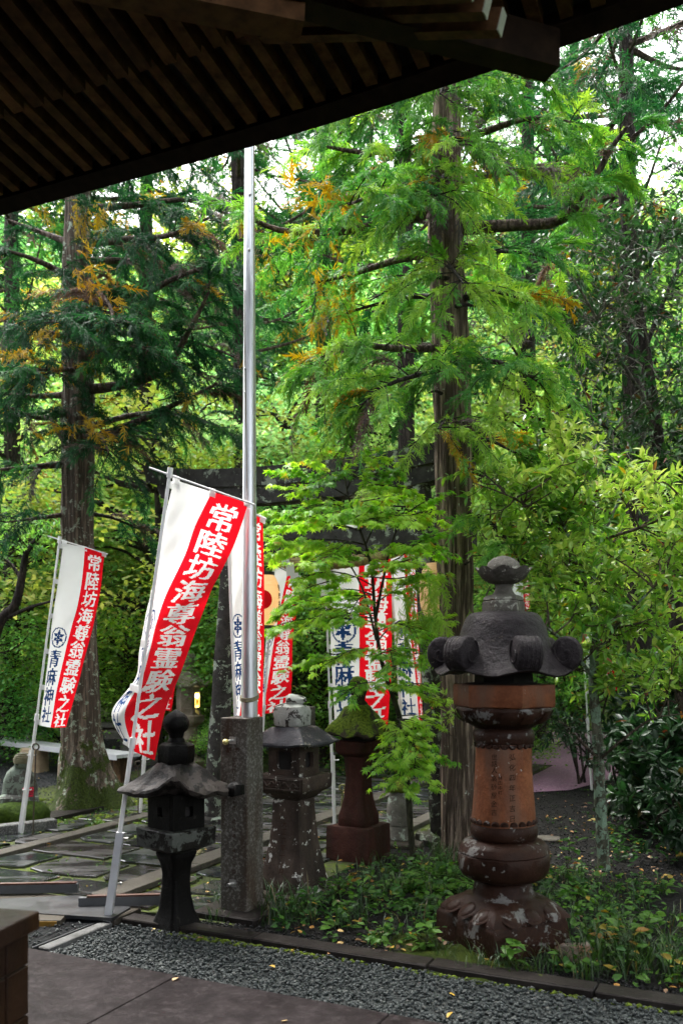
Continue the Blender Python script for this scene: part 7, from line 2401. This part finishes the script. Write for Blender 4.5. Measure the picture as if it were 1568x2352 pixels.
def cover():
    """low leafy weeds between the stones: ground cover and tufts in the joints"""
    rng = np.random.default_rng(92)
    Lv = Leaves()
    def clump(p, n, r, h, size, t0):
        for k in range(n):
            a = rng.uniform(0, 6.28); q = rng.random() ** .5 * r
            Lv.add(p + Vector((math.cos(a) * q, math.sin(a) * q, rng.uniform(.01, h))), (math.cos(a), math.sin(a), rng.normal(.15, .3)), size * rng.uniform(.6, 1.3), np.clip(rng.normal(t0, .15), .1, 1) if rng.random() > .05 else .03)
    for k in range(520):
        s, n = rng.uniform(-.8, 3.2), rng.uniform(.6, 2.6)
        q = W(s, n)
        if s > 1.3 and n > 1.75: continue
        if (q - Vector((.92, 5.2, 0))).length < .40: continue
        clump(q, int(rng.integers(6, 20)), rng.uniform(.04, .12), rng.uniform(.04, .16), rng.uniform(.035, .07), rng.uniform(.4, .9))
    for k in range(170):       # joints of the path and foot of the mossy cedar
        s, n = rng.uniform(-4.4, -1.2), rng.uniform(.7, 5.5)
        clump(W(s, n, .01), int(rng.integers(3, 9)), .05, .03, .024, .8)
    for k in range(120):
        clump(G(rng.uniform(120, 420), rng.uniform(1850, 1905)), int(rng.integers(4, 10)), .07, .04, .03, .85)
    for k in range(160):       # bed behind the path
        clump(G(rng.uniform(600, 1010), rng.uniform(1730, 1790)), int(rng.integers(5, 16)), .12, .16, .05, .6)
    for k in range(160):
        clump(G(rng.uniform(-40, 480), rng.uniform(1722, 1765)), int(rng.integers(5, 16)), .14, .2, .055, .6)
    for k in range(70):
        clump(G(rng.uniform(1380, 1640), rng.uniform(1860, 1990)), int(rng.integers(5, 14)), .12, .14, .06, .35)
    for k in range(60):
        clump(G(rng.uniform(1230, 1420), rng.uniform(1800, 2010)), 4, .05, .03, .03, .5)
    o = Lv.build(None, LEAF_WIDE, ML_weed, rng, name='undergrowth')
    tag(o, 'low leafy weeds growing between the lanterns and in the joints of the path', kind='stuff')
cover()
def moss_joint():
    """moss cushions in joints, along kerbs and round the cedar foot"""
    rng = np.random.default_rng(93)
    B = Big()
    b = pebble_bases(rng, 3, True)
    P_ = []
    for k in range(420):
        s, n = rng.uniform(-4.4, -1.2), rng.uniform(.65, 5.5); P_.append((W(s, n, .004), rng.uniform(.015, .045)))
    for k in range(420):
        a = rng.uniform(0, 6.28); q = rng.uniform(.28, .95); c = G(200, 1862); P_.append((c + Vector((math.cos(a) * q * 1.5 + .25, math.sin(a) * q, .0)), rng.uniform(.03, .09)))
    for k in range(260):
        P_.append((W(rng.choice([-1.0, -.75, -.3, .35, .9, 1.5, 2.0]) + rng.normal(0, .16), .281 + abs(rng.normal(0, .012)) * -1, .006), rng.uniform(.012, .028)))
    for k in range(40):
        P_.append((W(rng.normal(-.95, .12), rng.normal(.25, .02), .008), rng.uniform(.012, .03)))
    loc = np.array([arr(p) for p, _ in P_]); sz = np.array([s for _, s in P_])
    R = rand_rot(rng, len(loc), .1) * sz[:, None, None]
    for k, bb in enumerate(b):
        s = slice(k, None, 3); B.inst(bb, R[s], loc[s], rng.random(len(loc[s])))
    tag(B.obj('moss', M_moss, kind='stuff', smooth=True), 'moss cushions in the joints of the path and round the cedar foot')
moss_joint()
ML_litter = leafmat('fallen_leaf', [(0, (.07, .04, .02)), (.35, (.18, .09, .035)), (.6, (.36, .16, .03)), (.8, (.48, .30, .04)), (1, (.42, .32, .22))], trans=.2, rough=.5)
def litter():
    rng = np.random.default_rng(94)
    Lv = Leaves()
    def put(p, z=.02):
        a = rng.uniform(0, 6.28)
        Lv.add(p + Vector((0, 0, z)), (math.cos(a), math.sin(a), rng.normal(0, .18)), rng.uniform(.025, .055), rng.random() ** .8)
    for k in range(230): put(G(rng.uniform(1225, 1600), rng.uniform(1800, 2040)))
    for k in range(60): put(W(rng.uniform(-1.0, 2.5), rng.uniform(.45, .8)))
    for k in range(9): put(W(rng.uniform(-1.5, 2.2), rng.uniform(-.3, .27)), .025)
    for k in range(70): put(W(rng.uniform(-4, -1.2), rng.uniform(.7, 8)), .035)
    for k in range(60): put(G(rng.uniform(0, 340), rng.uniform(1745, 1800)))
    for k in range(3): put(W(rng.uniform(-1, 2), rng.uniform(-1.0, -.4)), .03)
    for k in range(130): put(G(rng.uniform(600, 1400), rng.uniform(1960, 2200)), .03)
    o = Lv.build(None, LEAF_WIDE, ML_litter, rng, name='fallen_leaves', rollsd=.3)
    tag(o, 'brown and yellow fallen leaves on the gravel and the paving', kind='stuff')
litter()

# single plants one can pick out
def fern(label, px, py, nfr, size, seed, t0=.7):
    rng = np.random.default_rng(seed)
    g = G(px, py)
    t = thing('fern', label, 'fern', g)
    for k in range(nfr):
        a = 2 * math.pi * (k + rng.random() * .6) / nfr
        d = Vector((math.cos(a), math.sin(a), 0)); sd = Vector((-d.y, d.x, 0))
        L = size * rng.uniform(.7, 1.15)
        cen = [g + d * L * q + Vector((0, 0, L * (.75 * q - .62 * q * q))) for q in np.linspace(0, 1, 12)]
        fr = Mesh().tube(cen, list(np.linspace(.003, .001, 12)), 4).obj('frond', MB_maple, t)
        B = Big()
        loc, dr, sz = [], [], []
        for i in range(1, 12):
            w = math.sin(math.pi * (.12 + .88 * i / 12)) * L * .30
            for sg in (-1, 1):
                loc.append(arr(cen[i])); dr.append(arr(sd * sg + d * .35 + Vector((0, 0, -.1)))); sz.append(w)
        loc, dr, sz = map(np.array, (loc, dr, sz))
        B.inst(leaf_long(.16, .02, -.1), frames(dr) * sz[:, None, None], loc, np.full(len(loc), np.clip(t0 + rng.normal(0, .08), .1, 1)))
        B.obj('leaflets', ML_weed, fr)
fern('light green fern with arching fronds left of the tall lantern', 1010, 2040, 8, .34, 1, .85)
fern('fern in the grass in front of the red block', 905, 2040, 6, .22, 2, .6)
fern('fern among the weeds between the fern and the tall lantern', 985, 2085, 6, .24, 3, .7)
def weed(label, px, py, n, size, seed, t0, h, mat=None):
    rng = np.random.default_rng(seed)
    g = G(px, py)
    t = thing('weed', label, 'plant', g)
    Lv = Leaves()
    M = Mesh()
    for k in range(3):
        top = g + Vector((rng.normal(0, .06), rng.normal(0, .04), h * rng.uniform(.6, 1.1)))
        br = bend(g, top, rng, n=6); M.tube(br, list(np.linspace(.0035, .0015, 6)), 5)
        for q in range(n // 3):
            a = rng.uniform(0, 6.28); p = br[int(rng.integers(2, 6))]
            Lv.add(p, (math.cos(a), math.sin(a), rng.normal(.15, .25)), size * rng.uniform(.7, 1.2), np.clip(rng.normal(t0, .1), .0, 1))
    M.obj('stem', MB_maple, t)
    mes = {}
    Lv_p = np.array(Lv.p); R = frames(np.array(Lv.d), roll=rng.normal(0, .3, len(Lv.p))) * np.array(Lv.s)[:, None, None]
    off = origin(t)
    for i in range(len(Lv.p)):
        me = bpy.data.meshes.new('leaf')
        me.from_pydata([tuple(x) for x in LEAF_WIDE[0]], [], [tuple(int(q) for q in f) for f in LEAF_WIDE[1]])
        a = me.attributes.new('tint', 'FLOAT', 'POINT'); a.data.foreach_set('value', [float(Lv.t[i])] * len(LEAF_WIDE[0]))
        me.materials.append(mat or ML_weed)
        o = bpy.data.objects.new('leaf', me); link(o, t)
        o.matrix_basis = Matrix([list(R[i][r_]) + [Lv_p[i][r_] - off[r_]] for r_ in range(3)] + [[0, 0, 0, 1]])
weed('bright broad leaved weed growing over the kerb left of the tall lantern', 978, 2190, 21, .085, 11, .85, .16)
weed('broad leaved weed in front of the corner of the tall lantern base', 1180, 2228, 15, .085, 12, .8, .20)
weed('yellow leaved weed beside the mottled rock', 1395, 2190, 15, .08, 13, .04, .16)
weed('upright green weed right of the tall lantern drum', 1305, 2060, 24, .08, 14, .7, .40)
weed('green weed with broad leaves right of the mottled rock', 1450, 2180, 24, .085, 15, .8, .20)
weed('low bright weed between the granite post and the brown lantern', 790, 2110, 18, .06, 16, .8, .12)
weed('small weed with yellow leaves beside the red block', 800, 2040, 15, .06, 17, .07, .16)
weed('low weed in the dark gravel between the post and the tall lantern', 760, 2160, 9, .05, 18, .7, .06)
